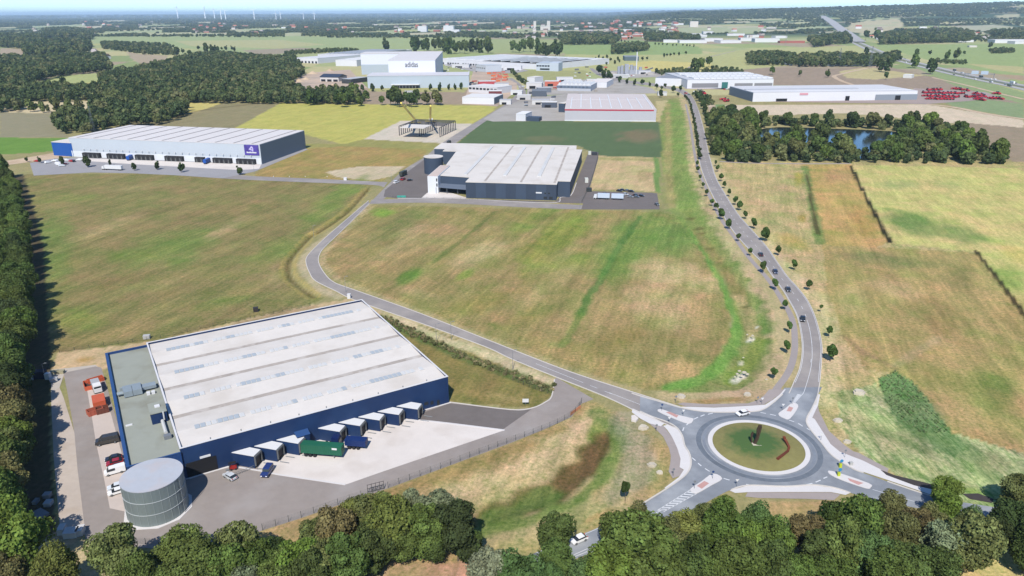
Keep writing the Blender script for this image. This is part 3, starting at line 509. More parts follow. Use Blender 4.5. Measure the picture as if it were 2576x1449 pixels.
# hatched areas
def lerp(a,b,k): return (a[0]+(b[0]-a[0])*k,a[1]+(b[1]-a[1])*k)
for (l0,l1,r0,r1,n_) in (((610,1150),(210,1400),(690,1195),(285,1418),9),((1835,112),(1900,0),(1868,105),(1960,0),9)):
    L0,L1,Q0,Q1=[G(*p) for p in q([l0,l1,r0,r1])]
    for e0,e1 in ((L0,L1),(Q0,Q1)):
        d=(e1-e0)/np.linalg.norm(e1-e0); nn=np.array([-d[1],d[0]])*.09; mk.quad((*(e0+nn),.1),(*(e0-nn),.1),(*(e1-nn),.1),(*(e1+nn),.1))
    for i in range(n_):
        k=(i+.5)/n_; a=lerp(L0,L1,min(k+.06,1)); b=lerp(Q0,Q1,max(k-.06,0)); a=np.array(a);b=np.array(b); d=(L1-L0)/np.linalg.norm(L1-L0)*.28
        mk.quad((*(a-d),.1),(*(a+d),.1),(*(b+d),.1),(*(b-d),.1))
mk.build('road_marking',LINE,kind='structure')
ribbon('centre_marking',q([(1960,0),(1990,-60)])+[(2040,925),(2043,880),(2038,835),(2030,805)],.15,.1,LINE)
dashes('lane_marking',[(2195,1232),(2300,1262),(2400,1283),(2560,1310)],3,4,.15,.096,LINE); ribbon('centre_marking',q([(250,1405),(100,1480)])+[(1590,1330),(1480,1380),(1380,1425)],.15,.096,LINE)
ribbon('edge_marking',[(1570,1294),(1508,1328),(1458,1349),(1350,1391)],.15,.096,LINE); ribbon('edge_marking',[(1690,1300),(1600,1338),(1473,1390),(1350,1440)],.15,.096,LINE)
# yards of the blue hall
sheet('yard',[(1493,1004),(1463,1016),(1438,1049),(1363,1083),(1284,1115),(976,1229),(864,1267),(760,1303),(644,1340),(560,1372),(440,1385),(217,1366),(205,1300),(187,1087),(172,1000),(160,938),(240,922),(255,925),(330,1180),(480,1190),(700,1120),(1131,1012),(1284,1031),(1338,1027),(1372,1012),(1388,997),(1395,954.5),(1400,950)],.055,ASPH,)
sheet('yard',[(1131,1015),(1284,1032),(1337,1030),(1262,1083),(1057,1057),(1060,1040)],.06,ASPHD)
ribbon('kerb',[(1131,1012),(1284,1031),(1338,1027),(1372,1012),(1388,997),(1395,954.5)],.4,.06,KERB,h=.12)
sheet('loading_apron',p_([(2160,190),(2400,245),(2576,258)])+[(1269,1083),(1256,1087)]+p_([(2000,860),(1530,1025),(690,900),(620,860),(480,840),(440,700)]),.065,CONC)
ribbon('kerb',p_([(-350,950),(-100,870),(120,808),(480,855),(700,900),(1530,1025)]),.5,.065,PAVW,h=.1); ribbon('kerb',p_([(2240,240),(2576,262)])+[(1269,1083)],.7,.066,PAVW,h=.1)
sheet('paver_strip',[(128,990),(150,975),(160,1000),(187,1087),(195,1180),(205,1260),(215,1345),(155,1352),(148,1300),(135,1150)],.058,PAVE)
sheet('parking_bays',yv([(55,140),(195,95),(240,300),(290,430),(430,940),(400,1060),(440,1350),(280,1315),(230,1060),(150,700),(110,450)]),.062,mat('pavers_pink',A(214,200,190),.9,noise=.06,nscale=.7))
sheet('sand_strip',[(130,930),(180,925),(240,918),(248,924),(160,945),(150,975),(128,990)],.05,mat('gravel_pale',A(200,190,178),.95,noise=.1,nscale=.5))
# yard of the grey hall, of the long hall, of the red striped hall and other hard surfaces
sheet('yard',[(965,495),(969,478),(1019,437),(1069,400),(1074,395),(1115,470),(1060,497),(1171,500),(1398,507),(1408,495),(1436,490),(1482,380),(1505,383),(1505,400),(1472,512),(1288,507),(1160,500),(1000,499)],.078,ASPHD)
sheet('loading_apron',[(1060,498),(1075,485),(1120,480),(1175,498),(1170,500)],.085,CONC)
ribbon('kerb',[(1000,499),(1160,500),(1288,507),(1398,510),(1410,497),(1436,492),(1450,460)],.5,.08,PAVW,h=.1)
sheet('yard',[(75,410),(130,400),(200,395),(660,412),(760,372),(775,376),(640,432),(560,449),(440,441),(330,436),(230,434),(85,442)],.09,mat('asphalt_pale',A(168,166,168),.9,noise=.08,nscale=.15))
sheet('loading_apron',[(196,398),(657,414),(652,425),(600,428),(330,413),(200,404)],.11,CONC)
sheet('gravel_track',[(0,407),(60,398),(140,384),(180,378),(190,392),(75,408),(20,415)],.08,SAND)
sheet('works_yard',[(1215,300),(1255,275),(1325,245),(1420,238),(1460,235),(1421,304),(1240,306)],.12,mat('works_hardstanding',A(184,178,170),.95,noise=.14,nscale=.06,stain=(A(160,152,140),.02,.8)))
sheet('works_yard',[(1325,240),(1330,205),(1480,200),(1560,205),(1640,222),(1655,235),(1420,238)],.12,MATS['works_hardstanding'])
sheet('works_yard',[(1165,262),(1180,215),(1190,180),(1250,183),(1300,210),(1300,228),(1250,268)],.13,mat('works_sand',A(205,182,160),.95,noise=.15,nscale=.06,stain=(A(160,150,140),.02,.8)))
sheet('works_yard',[(780,183),(880,175),(925,222),(800,228),(720,215),(760,190)],.13,MATS['works_sand'])
sheet('car_park',[(1090,145),(1200,150),(1290,165),(1330,178),(1290,185),(1190,180),(1120,165)],.15,mat('car_park_asphalt',A(172,168,166),.9,noise=.1,nscale=.03))
sheet('works_yard',[(1515,184),(1540,178),(1640,180),(1700,186),(1690,192),(1600,196),(1530,192)],.15,MATS['works_hardstanding'])
sheet('works_yard',[(1715,224),(1900,226),(1890,250),(1950,256),(2330,262),(2440,254),(2520,246),(2480,232),(2300,222),(2280,240),(1900,232),(1740,218)],.14,mat('red_brown_yard',A(176,158,150),.95,noise=.1,nscale=.05))
# country lanes and the motorway
ribbon('farm_track',[(2170,222),(2120,205),(2098,193),(2110,188),(2180,172),(2260,162)],9,.2,SAND,sm_=2)
ribbon('farm_track',[(2345,195),(2420,212),(2500,232),(2576,250)],7,.2,SAND,sm_=3); ribbon('farm_track',[(2580,300),(2480,286),(2400,270),(2330,262)],9,.2,SAND,sm_=3)
ribbon('farm_track',[(1288,170),(1400,160),(1560,150)],4,.2,PATH,sm_=0)
ribbon('farm_track',[(1810,406),(1880,410),(2020,412),(2140,411)],3.5,.06,PATH); 
MW=[(2640,236),(2576,220),(2480,201),(2400,184),(2310,162),(2250,146),(2205,130),(2150,105)]
MOT=mat('motorway_asphalt',A(186,184,182),.9,noise=.05,nscale=.1)
for d in (-15,15): ribbon('motorway',MW,13,.35,MOT,d=d)
ribbon('motorway_median',MW,10,.3,mat('median_grass',A(140,140,110),1,noise=.15,nscale=.1)); tag(ribbon('crash_barrier',MW,.5,.4,WHITE,h=.8,kind=None),'pale crash barrier along the middle of the motorway','crash barrier')
def hill_ribbon(name,pts,wd,m,lift=2.):
    g=[]
    for u,v in pts:
        d=FW+(u-1288)/F_*CR-(v-724.5)/F_*CU; s=1000.
        while s<80000:
            x,y,z=d[0]*s,d[1]*s,HC+d[2]*s
            if z<H(x,y): break
            s*=1.01
        g.append(np.array((x,y)))
    g=smooth_pts(g,6); a=offset(g,wd/2); b=offset(g,-wd/2); n=len(g)
    v=[(p[0],p[1],float(H(*p))+lift) for p in a]+[(p[0],p[1],float(H(*p))+lift) for p in b]
    return tag(link(name,mesh(name,v,[(i,n+i,n+i+1,i+1) for i in range(n-1)],m)),kind='structure')
hill_ribbon('motorway',[(2155,107),(2138,92),(2120,78),(2100,62),(2085,52),(2066,41)],70,MOT,3.)
ribbon('tree_lined_lane',[(1700,186),(1790,142),(1850,128)],5,.2,PATH,sm_=0)
# pond
WATER=mat('pond_water',(.012,.018,.018),.12,spec=.28)
sheet('pond',[(1880,345),(1905,328),(1960,320),(2100,324),(2240,330),(2300,340),(2290,352),(2240,372),(2225,402),(2130,400),(2120,378),(2000,362),(1910,356)],.1,WATER,2)
sheet('pond',[(1966,159),(1985,150),(2000,152),(1992,166)],.2,mat('pond_bright',(.25,.3,.34),.2),0)
sheet('pond',[(2070,166),(2110,150),(2180,152),(2170,166)],.2,MATS['pond_bright'],0)
#@@PART3
# ================================================================ BUILDINGS
def local(root,p):   # world xy -> local xy
    a=root.rotation_euler[2]; d=np.array(p[:2])-np.array(root.location[:2]); return (d[0]*math.cos(a)+d[1]*math.sin(a),-d[0]*math.sin(a)+d[1]*math.cos(a))
# ---- big blue hall
ang=R(31.0); W=empty('warehouse',(-90.2,170.6,0),ang+R(-.1),label='big dark blue hall with a white four-bay roof in the foreground',cat='warehouse')
LX,LY,ZR=80.8,79.8,9.6
b=MB(); b.box(0,LX,0,.3,0,ZR); b.box(0,LX,LY-.3,LY,0,ZR); b.box(0,.3,.3,LY-.3,0,ZR); b.box(LX-.3,LX,.3,LY-.3,0,ZR); b.build('wall',BLUE,W)
b=MB(); bay=LY/4
for i in range(4):
    y0=i*bay; zr=ZR-.35
    b.v+=[(.3,y0+.05,zr-.4),(LX-.3,y0+.05,zr-.4),(LX-.3,y0+bay/2,zr+.25),(.3,y0+bay/2,zr+.25),(LX-.3,y0+bay-.05,zr-.4),(.3,y0+bay-.05,zr-.4)]; k=len(b.v)-6
    b.f+=[(k,k+1,k+2,k+3),(k+3,k+2,k+4,k+5)]
b.build('roof',ROOFW,W)
b=MB()
for x0,x1,y0,y1 in ((-.12,LX+.12,-.12,.45),(-.12,LX+.12,LY-.45,LY+.12),(-.12,.4,.45,LY-.45),(LX-.4,LX+.12,.45,LY-.45)): b.box(x0,x1,y0,y1,ZR,ZR+.12)
b.build('parapet_cap',mat('cap_white',A(236,234,234),.5),W)
GUT=mat('gutter_dirt',A(188,178,168),.9,noise=.14,nscale=.8,stain=(A(222,214,206),.2,.9))
for i in (1,2,3): MB().quad((.45,i*bay-.95,ZR-.66),(LX-.45,i*bay-.95,ZR-.66),(LX-.45,i*bay+.95,ZR-.66),(.45,i*bay+.95,ZR-.66)).build('roof_gutter',GUT,W)
sky_w=mat('skylight_white',A(224,224,222),.6); sky_b=mat('skylight_blue',A(188,196,202),.5,spec=.4)
def panel_mesh(m):
    b=MB(); b.yprism([(-.72,0),(.72,0),(.6,.16),(-.6,.16)],-1.15,1.15); return b.me('skylight_panel',m)
pw,pb=panel_mesh(sky_w),panel_mesh(sky_b)
BANDS=[[(0,.03),(.07,.17),(.40,.415),(.62,.63),(.75,.9)],[(0,.05),(.24,.33),(.39,.43),(.76,.8),(.86,.93)],[(0,.09),(.02,.13),(.29,.36),(.50,.53),(.75,.87)],[(0,.11),(.13,.17),(.27,.32),(.57,.6),(.8,.97)]]
for i in range(4):
    n=46
    for k in range(n):
        f=k/(n-1); x=6+f*(LX-11); bl=any(a<=f<=c for a,c in BANDS[i])
        if not bl and k%5==4: continue
        link('skylight_panel',pb if bl else pw,W,loc=(x,i*bay+bay/2,ZR-.12))
b=MB()
for k in range(9):
    b.bar((8+k*8.2,.75,ZR+.1),(8+k*8.2,.75,ZR+.55),.16,6)
b.build('roof_vent',GREYM,W)
# loading pods
PODP=[(0,-.05),(4.85,-.05),(7.15,-2.75),(4.75,-5.1)]
def pod(x):
    b=MB()
    for s in (-.2,2.6):
        e=np.array((5.1+x,-5.0))+np.array((.74,.67))*s; dd=np.array((.70,-.71)); b.bar((*(e+dd*.6),.2),(*(e+dd*3.4),.2),.13,6)
    b.build('guide_rail',GREYM,W)
    P=[(a+x,c) for a,c in PODP]; c=MB().prism(P,.0,4.0).build('dock_pod',BLUE,W)
    cx=sum(p[0] for p in P)/4; cy=sum(p[1] for p in P)/4
    MB().prism([(cx+(a-cx)*1.03,cy+(q_-cy)*1.03-.02) for a,q_ in P],4.0,4.18).build('pod_roof',WHITE,c)
    a,d=np.array(P[3]),np.array(P[2]); t_=(d-a)/np.linalg.norm(d-a); nrm=np.array([t_[1],-t_[0]]); L=np.linalg.norm(d-a)
    P4=lambda s,o:tuple(a+t_*s+nrm*o)
    MB().prism([P4(.1,0),P4(L-.1,0),P4(L-.1,.06),P4(.1,.06)],.05,3.95).build('door_surround',mat('dock_black',(.02,.02,.022),.8),c)
    b=MB(); b.prism([P4(0,.06),P4(.3,.06),P4(.3,.5),P4(0,.5)],.9,3.9); b.prism([P4(L-.3,.06),P4(L,.06),P4(L,.5),P4(L-.3,.5)],.9,3.9); b.prism([P4(.3,.06),P4(L-.3,.06),P4(L-.3,.45),P4(.3,.45)],3.4,3.9); b.build('dock_seal',mat('dock_seal_grey',A(110,112,112),.7),c)
    MB().prism([P4(.8,.07),P4(L-.8,.07),P4(L-.8,.12),P4(.8,.12)],1.1,3.3).build('dock_door',mat('dock_door_dark',A(70,60,56),.6),c)
for x in (12.8,19.05,25.3,37.6,43.9,50.1,56.4,62.7): pod(x)
MB().box(30.6,34.2,-2.6,-.02,0,4.6).build('plant_box',BLUE,W); MB().prism([(30.4,-2.8),(34.4,-2.8),(34.4,-.02),(30.4,-.02)],4.6,[4.7,4.7,5.1,5.1]).build('plant_box_roof',BLUEL,W)
b=MB(); b.box(.6,8.6,-.08,-.01,0,4.6); b.build('gate_opening',BLACK,W); MB().box(4.4,7.2,-.3,-.09,5,5.6).build('lit_sign_box',WHITE,W)
b=MB(); b.box(72,73.4,-.1,-.01,1.6,2.6); b.box(74.2,75.2,-.1,-.01,1.2,2.4); b.box(76.5,77.4,-.1,-.01,0,2.1); b.build('window',GLASS,W)
MB().box(-.6,LX+.6,-.55,-.02,0,.12).build('base_strip',PAVW,W)
b=MB()
for k in range(13): b.bar((9.5+k*.72,-6.2+k*.12,.0),(9.5+k*.72,-6.2+k*.12,1.),.05,4)
b.bar((9.5,-6.2,1),(18.2,-4.76,1),.05,4); b.bar((9.5,-6.2,.5),(18.2,-4.76,.5),.04,4); b.build('hand_rail',GREYM,W)
# office annex
AZ=8.0; ax0=-13.3
b=MB(); b.box(ax0,-.02,-.6,-.3,0,AZ+.75); b.box(ax0,-.02,LY-.3,LY,0,AZ+.75); b.box(ax0,ax0+.35,-.3,LY-.3,0,AZ+.75); c=b.build('annex_wall',mat('blue_cladding_light',A(38,74,130),.6,noise=.05,nscale=.15,spec=.35),W)
MB().box(ax0+.35,-.02,-.3,LY-.3,AZ-.3,AZ).build('annex_roof',ROOFG,W)
b=MB(); b.box(ax0-.1,ax0+.8,-.7,LY+.1,AZ+.75,AZ+.85); b.box(ax0+.8,-.02,LY-.45,LY+.1,AZ+.75,AZ+.85); b.box(ax0+.8,-.02,-.7,-.2,AZ+.75,AZ+.85); b.build('annex_parapet_cap',BLUEL,W)
b=MB()
for k in range(16): b.box(ax0-.06,ax0-.01,3+k*4.7,5.6+k*4.7,1.2,2.6); b.box(ax0-.06,ax0-.01,3+k*4.7,5.6+k*4.7,4.6,6)
b.build('window_band',GLASS,W)
def wl(u,v,z): return local(W,G(u,v,z))
x,y=wl(395,1050,AZ+3.5); x0=-6.3
MB().box(-4.8,-.6,20.4,27.0,AZ,AZ+3.4).build('stair_tower',BLUE,W); c=MB().box(-4.95,-.45,20.2,27.2,AZ+3.4,AZ+3.65).build('stair_tower_roof',ROOFG,W); MB().box(-3.3,-1.9,23.4,24.8,AZ+3.66,AZ+4.0).build('smoke_hatch',WHITE,c)
MB().bar((-1.5,20.1,AZ+3.6),(-1.5,20.1,AZ+.9),.22,8).bar((-2.1,19.6,AZ+1.),(-2.1,12.,AZ+1.0),.5,8).build('vent_duct',mat('duct_white',A(222,222,218),.5),W)
b=MB(); b.box(-2.9,-1,9.6,11.2,AZ,AZ+1.1); b.build('rooftop_fan',GREYM,W)
HV=mat('hvac_grey',A(166,178,184),.5,.2,noise=.08,nscale=.8)
hv=MB().box(-10.4,-7.9,41.9,46.8,AZ+.3,AZ+2.1).build('air_handling_unit',HV,W); MB().box(-7.8,-5.2,41.9,46.8,AZ+.3,AZ+2.1).build('air_handling_unit',HV,W)
b=MB(); b.box(-5.1,-1,43.6,45.2,AZ+.6,AZ+1.6); b.box(-5.1,-1,45.6,46.6,AZ+.6,AZ+1.4); b.box(-11.2,-5,47.,47.6,AZ+.2,AZ+1.4); b.bar((-12.2,44,AZ+1.1),(-10.5,44,AZ+1.1),.6,8); b.build('air_duct',HV,W)
b=MB(); b.box(-4.2,-3.2,40.4,41.4,AZ,AZ+.9); b.box(-2.8,-1.8,40.4,41.4,AZ,AZ+.9); b.build('condenser',WHITE,W)
MB().box(-11.6,-9.8,23.3,23.9,AZ,AZ+.3).build('roof_hatch',WHITE,W)
# silo
SI=empty('sprinkler_tank',(-91.7,157.4,0),label='round galvanised steel water tank beside the blue hall',cat='tank')
b=MB(); ns=48
for k in range(ns):
    a0,a1=2*math.pi*k/ns,2*math.pi*(k+1)/ns
    b.quad((7.3*math.cos(a0),7.3*math.sin(a0),0),(7.3*math.cos(a1),7.3*math.sin(a1),0),(7.3*math.cos(a1),7.3*math.sin(a1),10.4),(7.3*math.cos(a0),7.3*math.sin(a0),10.4))
def silo_mat():
    m=mat('galvanised_sheet',A(150,163,163),.45,.35,noise=.07,nscale=.3,spec=.4); n=m.node_tree.nodes; l=m.node_tree.links; bs=n['Principled BSDF']
    tc=n.new('ShaderNodeTexCoord'); wv=n.new('ShaderNodeTexWave'); wv.bands_direction='Z'; wv.inputs['Scale'].default_value=4.; l.new(tc.outputs['Object'],wv.inputs['Vector'])
    bp=n.new('ShaderNodeBump'); bp.inputs['Strength'].default_value=.25; l.new(wv.outputs[0],bp.inputs['Height']); l.new(bp.outputs[0],bs.inputs['Normal']); return m
b.build('tank_shell',silo_mat(),SI,smooth=True)
b=MB(); b.prism([(7.42*math.cos(2*math.pi*k/ns),7.42*math.sin(2*math.pi*k/ns)) for k in range(ns)],10.38,10.6); b.build('tank_roof',mat('tank_roof_grey',A(196,200,208),.7,noise=.06,nscale=.7,stain=(A(206,196,194),.2,.8)),SI)
for z in (3.5,7.):
    b=MB()
    for k in range(ns):
        a0,a1=2*math.pi*k/ns,2*math.pi*(k+1)/ns; b.bar((7.37*math.cos(a0),7.37*math.sin(a0),z),(7.37*math.cos(a1),7.37*math.sin(a1),z),.07,4)
    b.build('hoop',mat('hoop_bright',A(206,212,214),.5),SI)
for k in range(24):
    a=2*math.pi*(k+.5)/24; b=MB(); b.bar((7.34*math.cos(a),7.34*math.sin(a),.1),(7.34*math.cos(a),7.34*math.sin(a),10.35),.045,4); b.build('seam',mat('seam_grey',A(172,182,182),.5),SI)
b=MB(); b.prism([(8.4*math.cos(2*math.pi*k/10+.1),8.4*math.sin(2*math.pi*k/10+.1)) for k in range(10)],.05,.16); b.build('tank_plinth',PAVW,SI)
b=MB(); b.bar((7.6,-1,0),(7.6,-1,10.4),.05,4); b.bar((7.5,-1.5,0),(7.5,-1.5,10.4),.05,4)
for k in range(26): b.bar((7.6,-1,.4*k+.3),(7.5,-1.5,.4*k+.3),.03,3)
b.build('ladder',GREYM,SI)
# ---- generic hall
def hall(name,p0,p1,dep,h,wm,rm,label,cat,roofcap=None,ov=.15,zb=0,world=False,group=None):
    A_=p0 if world else G(*p0); B_=p1 if world else G(*p1); d=B_-A_ if not world else np.array(B_)-np.array(A_); L=float(np.linalg.norm(d))
    root=empty(name,(*A_,0),math.atan2(d[1],d[0]),label=label,cat=cat,group=group)
    b=MB(); b.box(0,L,0,dep,zb,h); b.build('wall',wm,root)
    b=MB(); b.box(-ov,L+ov,-ov,dep+ov,h+.003,h+.4); b.build('roof',rm,root); return root,L
GRW=mat('anthracite_cladding',A(70,84,104),.6,noise=.05,nscale=.1); GRW2=mat('anthracite_cladding_dark',A(62,74,92),.6,noise=.05,nscale=.1)
# grey hall : built from an outline
gp=[(-31.5,496.1),(30.4,487.4),(31.9,497.9),(40.2,496.7),(59.5,619),(54.6,620),(56.4,639.4),(-62,656),(-66,628),(-56,626.5),(-57.5,616),(-46,614),(-52.2,518.3),(-29.3,511)]
GH=empty('warehouse',(-31.5,496.1,0),R(-8),label='dark grey hall with a white ribbed roof at the road junction',cat='warehouse')
lp=[local(GH,p) for p in gp]; MB().prism(lp,0,11).build('wall',GRW,GH); cx=sum(p[0] for p in lp)/len(lp); cy=sum(p[1] for p in lp)/len(lp)
MB().prism([(cx+(x-cx)*1.004,cy+(y-cy)*1.004) for x,y in lp],11.003,11.45).build('roof',ROOFW,GH)
for k in range(9): MB().box(k*6.95+.06,k*6.95+6.87,-.14,-.004,.3,10.9).build('wall_panel',GRW if k%2 else GRW2,GH)
for k in range(3):
    MB().box(-19.8+k*6.2,-19.8+k*6.2+6.05,14.65+.0*k,14.9,6.6,10.9)
for k,xx in enumerate((8,33.,56.)):   # gutters
    MB().quad((xx+4,3,11.47),(xx+5.6,3,11.47),(xx+5.6,146,11.47),(xx+4,146,11.47)).build('roof_gutter',GUT,GH)
for k,xx in enumerate((-4.,24.5,49.)):
    MB().box(xx-2.,xx+.6,22,140,11.46,11.95).build('skylight_band',mat('skylight_band_white',A(226,225,222),.6,noise=.08,nscale=.4),GH)
b=MB(); b.box(-2,56,-.9,.0,0,.0); 
MB().box(48.5,52.5,-.22,-.15,4.7,5.6).build('wall_sign',WHITE,GH)
for x,z0,z1,w_ in ((54.3,4.4,5.4,1.2),(56.7,4.4,5.4,1.4),(53.8,.8,2.6,2.4),(57.6,.8,2.6,2.4)): MB().box(x,x+w_,-.2,-.15,z0,z1).build('window',GLASS,GH)
# canopy on the left of the front
cl=[local(GH,p) for p in ((-52.2,518.3),(-29.3,511))]
b=MB(); b.prism([cl[0],cl[1],(cl[1][0],cl[1][1]-9.5),(cl[0][0],cl[0][1]-8)],4.3,[5.6,5.6,4.6,4.6]); b.build('canopy',mat('canopy_grey',A(110,122,140),.7),GH)
b=MB(); b.prism([(cl[0][0],cl[0][1]-.05),(cl[1][0],cl[1][1]-.05),(cl[1][0],cl[1][1]-.25),(cl[0][0],cl[0][1]-.25)],0,4.2); b.build('gate_opening',BLACK,GH)
for k in range(4): 
    xx=cl[0][0]+(cl[1][0]-cl[0][0])*k/3; MB().box(xx-.12,xx+.12,cl[0][1]-9+ -1.2*k/3,cl[0][1]-8.7-1.2*k/3,0,4.4).build('post',GREYM,GH)
# white office block and dark tank of the grey hall
OB=empty('office_block',(*G(1077,486),0),R(-8),label='white flat office block on the left flank of the dark grey hall',cat='office')
x1=local(OB,(-53.2,518.2)); MB().box(0,7.5,0,40,0,12.2).build('wall',mat('white_render',A(236,238,242),.7,noise=.02,nscale=.2),OB); MB().box(.4,7.1,.4,39.6,12.203,12.35).build('roof',mat('pinkish_gravel_roof',A(216,198,188),.9,noise=.06,nscale=.4),OB)
for z in (5,8.6): MB().box(6.2,7.1,-.08,-.004,z,z+2.2).build('window',GLASS,OB)
T2=empty('water_tank',(*G(1090,432,0),0),label='dark grey round tank behind the white office block',cat='tank'); ttx,tty=G(1090,394,13.); T2.location=(ttx,tty,0)
b=MB(); b.bar((0,0,0),(0,0,13),7.6,32); b.build('tank_shell',GRW,T2); MB().bar((0,0,13.),(0,0,13.3),7.8,32).build('tank_roof',ROOFW,T2)
# ---- long hall with the purple sign
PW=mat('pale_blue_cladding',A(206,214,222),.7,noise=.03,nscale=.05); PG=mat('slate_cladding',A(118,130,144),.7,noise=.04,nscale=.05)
PH,PL=hall('warehouse',(-395.6,660),(-212.,619.6),79,16.6,PW,mat('roof_ribbed',A(232,227,225),.8,noise=.03,nscale=.1),'long pale hall with many dock doors and a purple sign','warehouse',world=True)
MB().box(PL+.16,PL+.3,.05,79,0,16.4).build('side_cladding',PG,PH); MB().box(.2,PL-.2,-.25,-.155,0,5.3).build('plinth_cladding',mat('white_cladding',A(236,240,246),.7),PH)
for k in range(11):
    x=8+k*17.2; MB().box(x,x+.8,.5,78,17.003,17.35).build('roof_rib',mat('rib_grey',A(190,184,182),.8),PH)
for g0,n in ((9,4),(28.5,4),(51,4),(74,4),(97,2),(110.5,4),(128,4)):
    g0=g0*1.28+2
    for k in range(n):
        x=g0+k*4.4; f=MB().box(x,x+4.1,-3.2,-.26,.0,4.4).build('dock_door',mat('dock_black',(.02,.02,.022),.8),PH); b=MB(); b.yprism([(x+1.4,0),(x+2.9,0),(x+2.4,3.2),(x+1.9,3.2)],-3.5,-3.21); b.build('dock_leveller',mat('dock_seal_grey',A(110,112,112),.7),f)
for k in range(26): MB().bar((14+k*6.6,-1.5,7.2),(14+k*6.6,-.26,7.2),.35,5).build('wall_lamp',WHITE,PH)
sg=MB().box(PL-14.6,PL-1.2,-.45,-.16,7.6,16.2).build('sign_board',mat('purple_print',A(98,82,180),.5,noise=.25,nscale=.12,stain=(A(36,30,70),.12,.7)),PH)
cx,cz=PL-8.,12.7
MB().yprism([(cx-2.6,cz-.3),(cx-1.2,cz+1.),(cx-.5,cz+2.),(cx+.6,cz+2.5),(cx+1.6,cz+1.7),(cx+2.,cz+.2),(cx+1.7,cz-1.5),(cx+.9,cz-2.2),(cx+.4,cz-1.),(cx-.9,cz-.9)],-.6,-.46).build('sign_emblem',mat('sign_lilac',A(206,196,240),.5),sg)
MB().yprism([(cx-.3,cz+.6),(cx+.6,cz+.9),(cx+1.,cz+.1),(cx+.1,cz-.2)],-.66,-.61).build('sign_emblem_cut',mat('purple_dark',A(80,66,150),.5),sg)
b=MB()
for k in range(9): x=cx-4.6+k*1.02; b.box(x,x+.86,-.6,-.46,9.3,10.5 if k in(0,3,6) else 10.3)
b.build('sign_lettering',WHITE,sg)
BB,_=hall('container_block',(136,391),(186,394),26,12,mat('blue_sheet',A(30,92,176),.6,noise=.04,nscale=.1),ROOFW,'bright blue windowless block at the left end of the long pale hall','building')
# ---- red striped hall
RW=mat('grey_panel_cladding',A(204,202,208),.7,noise=.03,nscale=.05)
RH,RL=hall('warehouse',(63,878.8),(168.8,869),172,13.5,RW,mat('roof_greige',A(220,210,207),.85,noise=.03,nscale=.05),'grey hall with a red stripe below its pale roof','warehouse',world=True)
MB().box(-.2,RL-3,-.35,-.16,12.,13.4).build('red_stripe',mat('stripe_red',A(206,60,84),.6),RH); MB().box(-.1,RL+.1,-.3,-.155,0,1.1).build('plinth_cladding',MATS['white_cladding'] if 'white_cladding' in MATS else WHITE,RH)
for k in range(14): MB().box(k*RL/14+.15,(k+1)*RL/14-.15,-.15,-.004,1.15,11.9).build('wall_panel',RW,RH)
for k in range(9):
    x=6+k*12; MB().box(x,x+1.3,10+(k%2)*4,(160 if k in(1,4,8) else 120),13.91,14.3).build('skylight_band',mat('skylight_bright',A(236,238,240),.5),RH)
MB().box(2,RL-2,98,99,13.92,14.1).build('roof_gutter',WHITE,RH)
LA,_=hall('dark_shed',(1405,282),(1420,283),24,11,GRW,ROOFW,'small dark shed at the left of the red striped hall','shed')
# ---- adidas logistics hall
LBW=mat('light_blue_cladding',A(196,208,218),.7,noise=.03,nscale=.03); HWW=mat('bright_white_cladding',A(240,243,252),.7,noise=.01,nscale=.03)
AH=empty('logistics_hall',(-243.8,1287,0),R(2.5),label='tall white high-bay hall reading adidas above a light blue low hall',cat='warehouse')
MB().box(0,172,0,66,0,20).build('low_wall',LBW,AH); MB().box(-.5,172.5,-.5,66,20.003,21).build('low_roof',mat('roof_lilac',A(222,220,226),.8,noise=.03,nscale=.03),AH)
MB().box(42,86,-6,-.01,0,4.6).build('dock_recess',BLACK,AH); MB().box(40,88,-7,-.01,5.4,6.6).build('dock_canopy',WHITE,AH); 
for k in range(8): MB().box(43+k*5.4,43.8+k*5.4,-6.4,-6.05,0,4.6).build('dock_post',GREYM,AH)
MB().box(29,112,66.1,372,0,41).build('high_bay',HWW,AH); MB().box(28.5,112.5,65.8,372.5,41.003,42).build('high_roof',mat('roof_grey_lilac',A(228,224,224),.85,noise=.03,nscale=.02),AH)
MB().box(-54,28.4,300,374,0,41).build('high_bay',HWW,AH); MB().box(-54.4,28.4,299.6,374.4,41.003,42).build('high_roof',MATS['roof_grey_lilac'],AH); MB().box(-53.9,28.3,299.2,299.98,0,20).build('lower_cladding',mat('blue_grey_cladding',A(190,202,212),.7),AH)
fc=bpy.data.curves.new('adidas','FONT'); fc.body='adidas'; fc.size=13.; fc.extrude=.3; fo=bpy.data.objects.new('lettering',fc); COL.objects.link(fo); bpy.context.view_layer.update()
me=bpy.data.meshes.new_from_object(fo.evaluated_get(bpy.context.evaluated_depsgraph_get())); bpy.data.objects.remove(fo); me.materials.clear(); me.materials.append(mat('letter_black',(.03,.03,.035),.6))
xs=[v.co.x for v in me.vertices]; wdt=max(xs)-min(xs); sx=22.5/wdt; link('lettering',me,AH,loc=(58.5,65.9,30.),sc=(sx,1,1)).rotation_euler=(R(90),0,0)
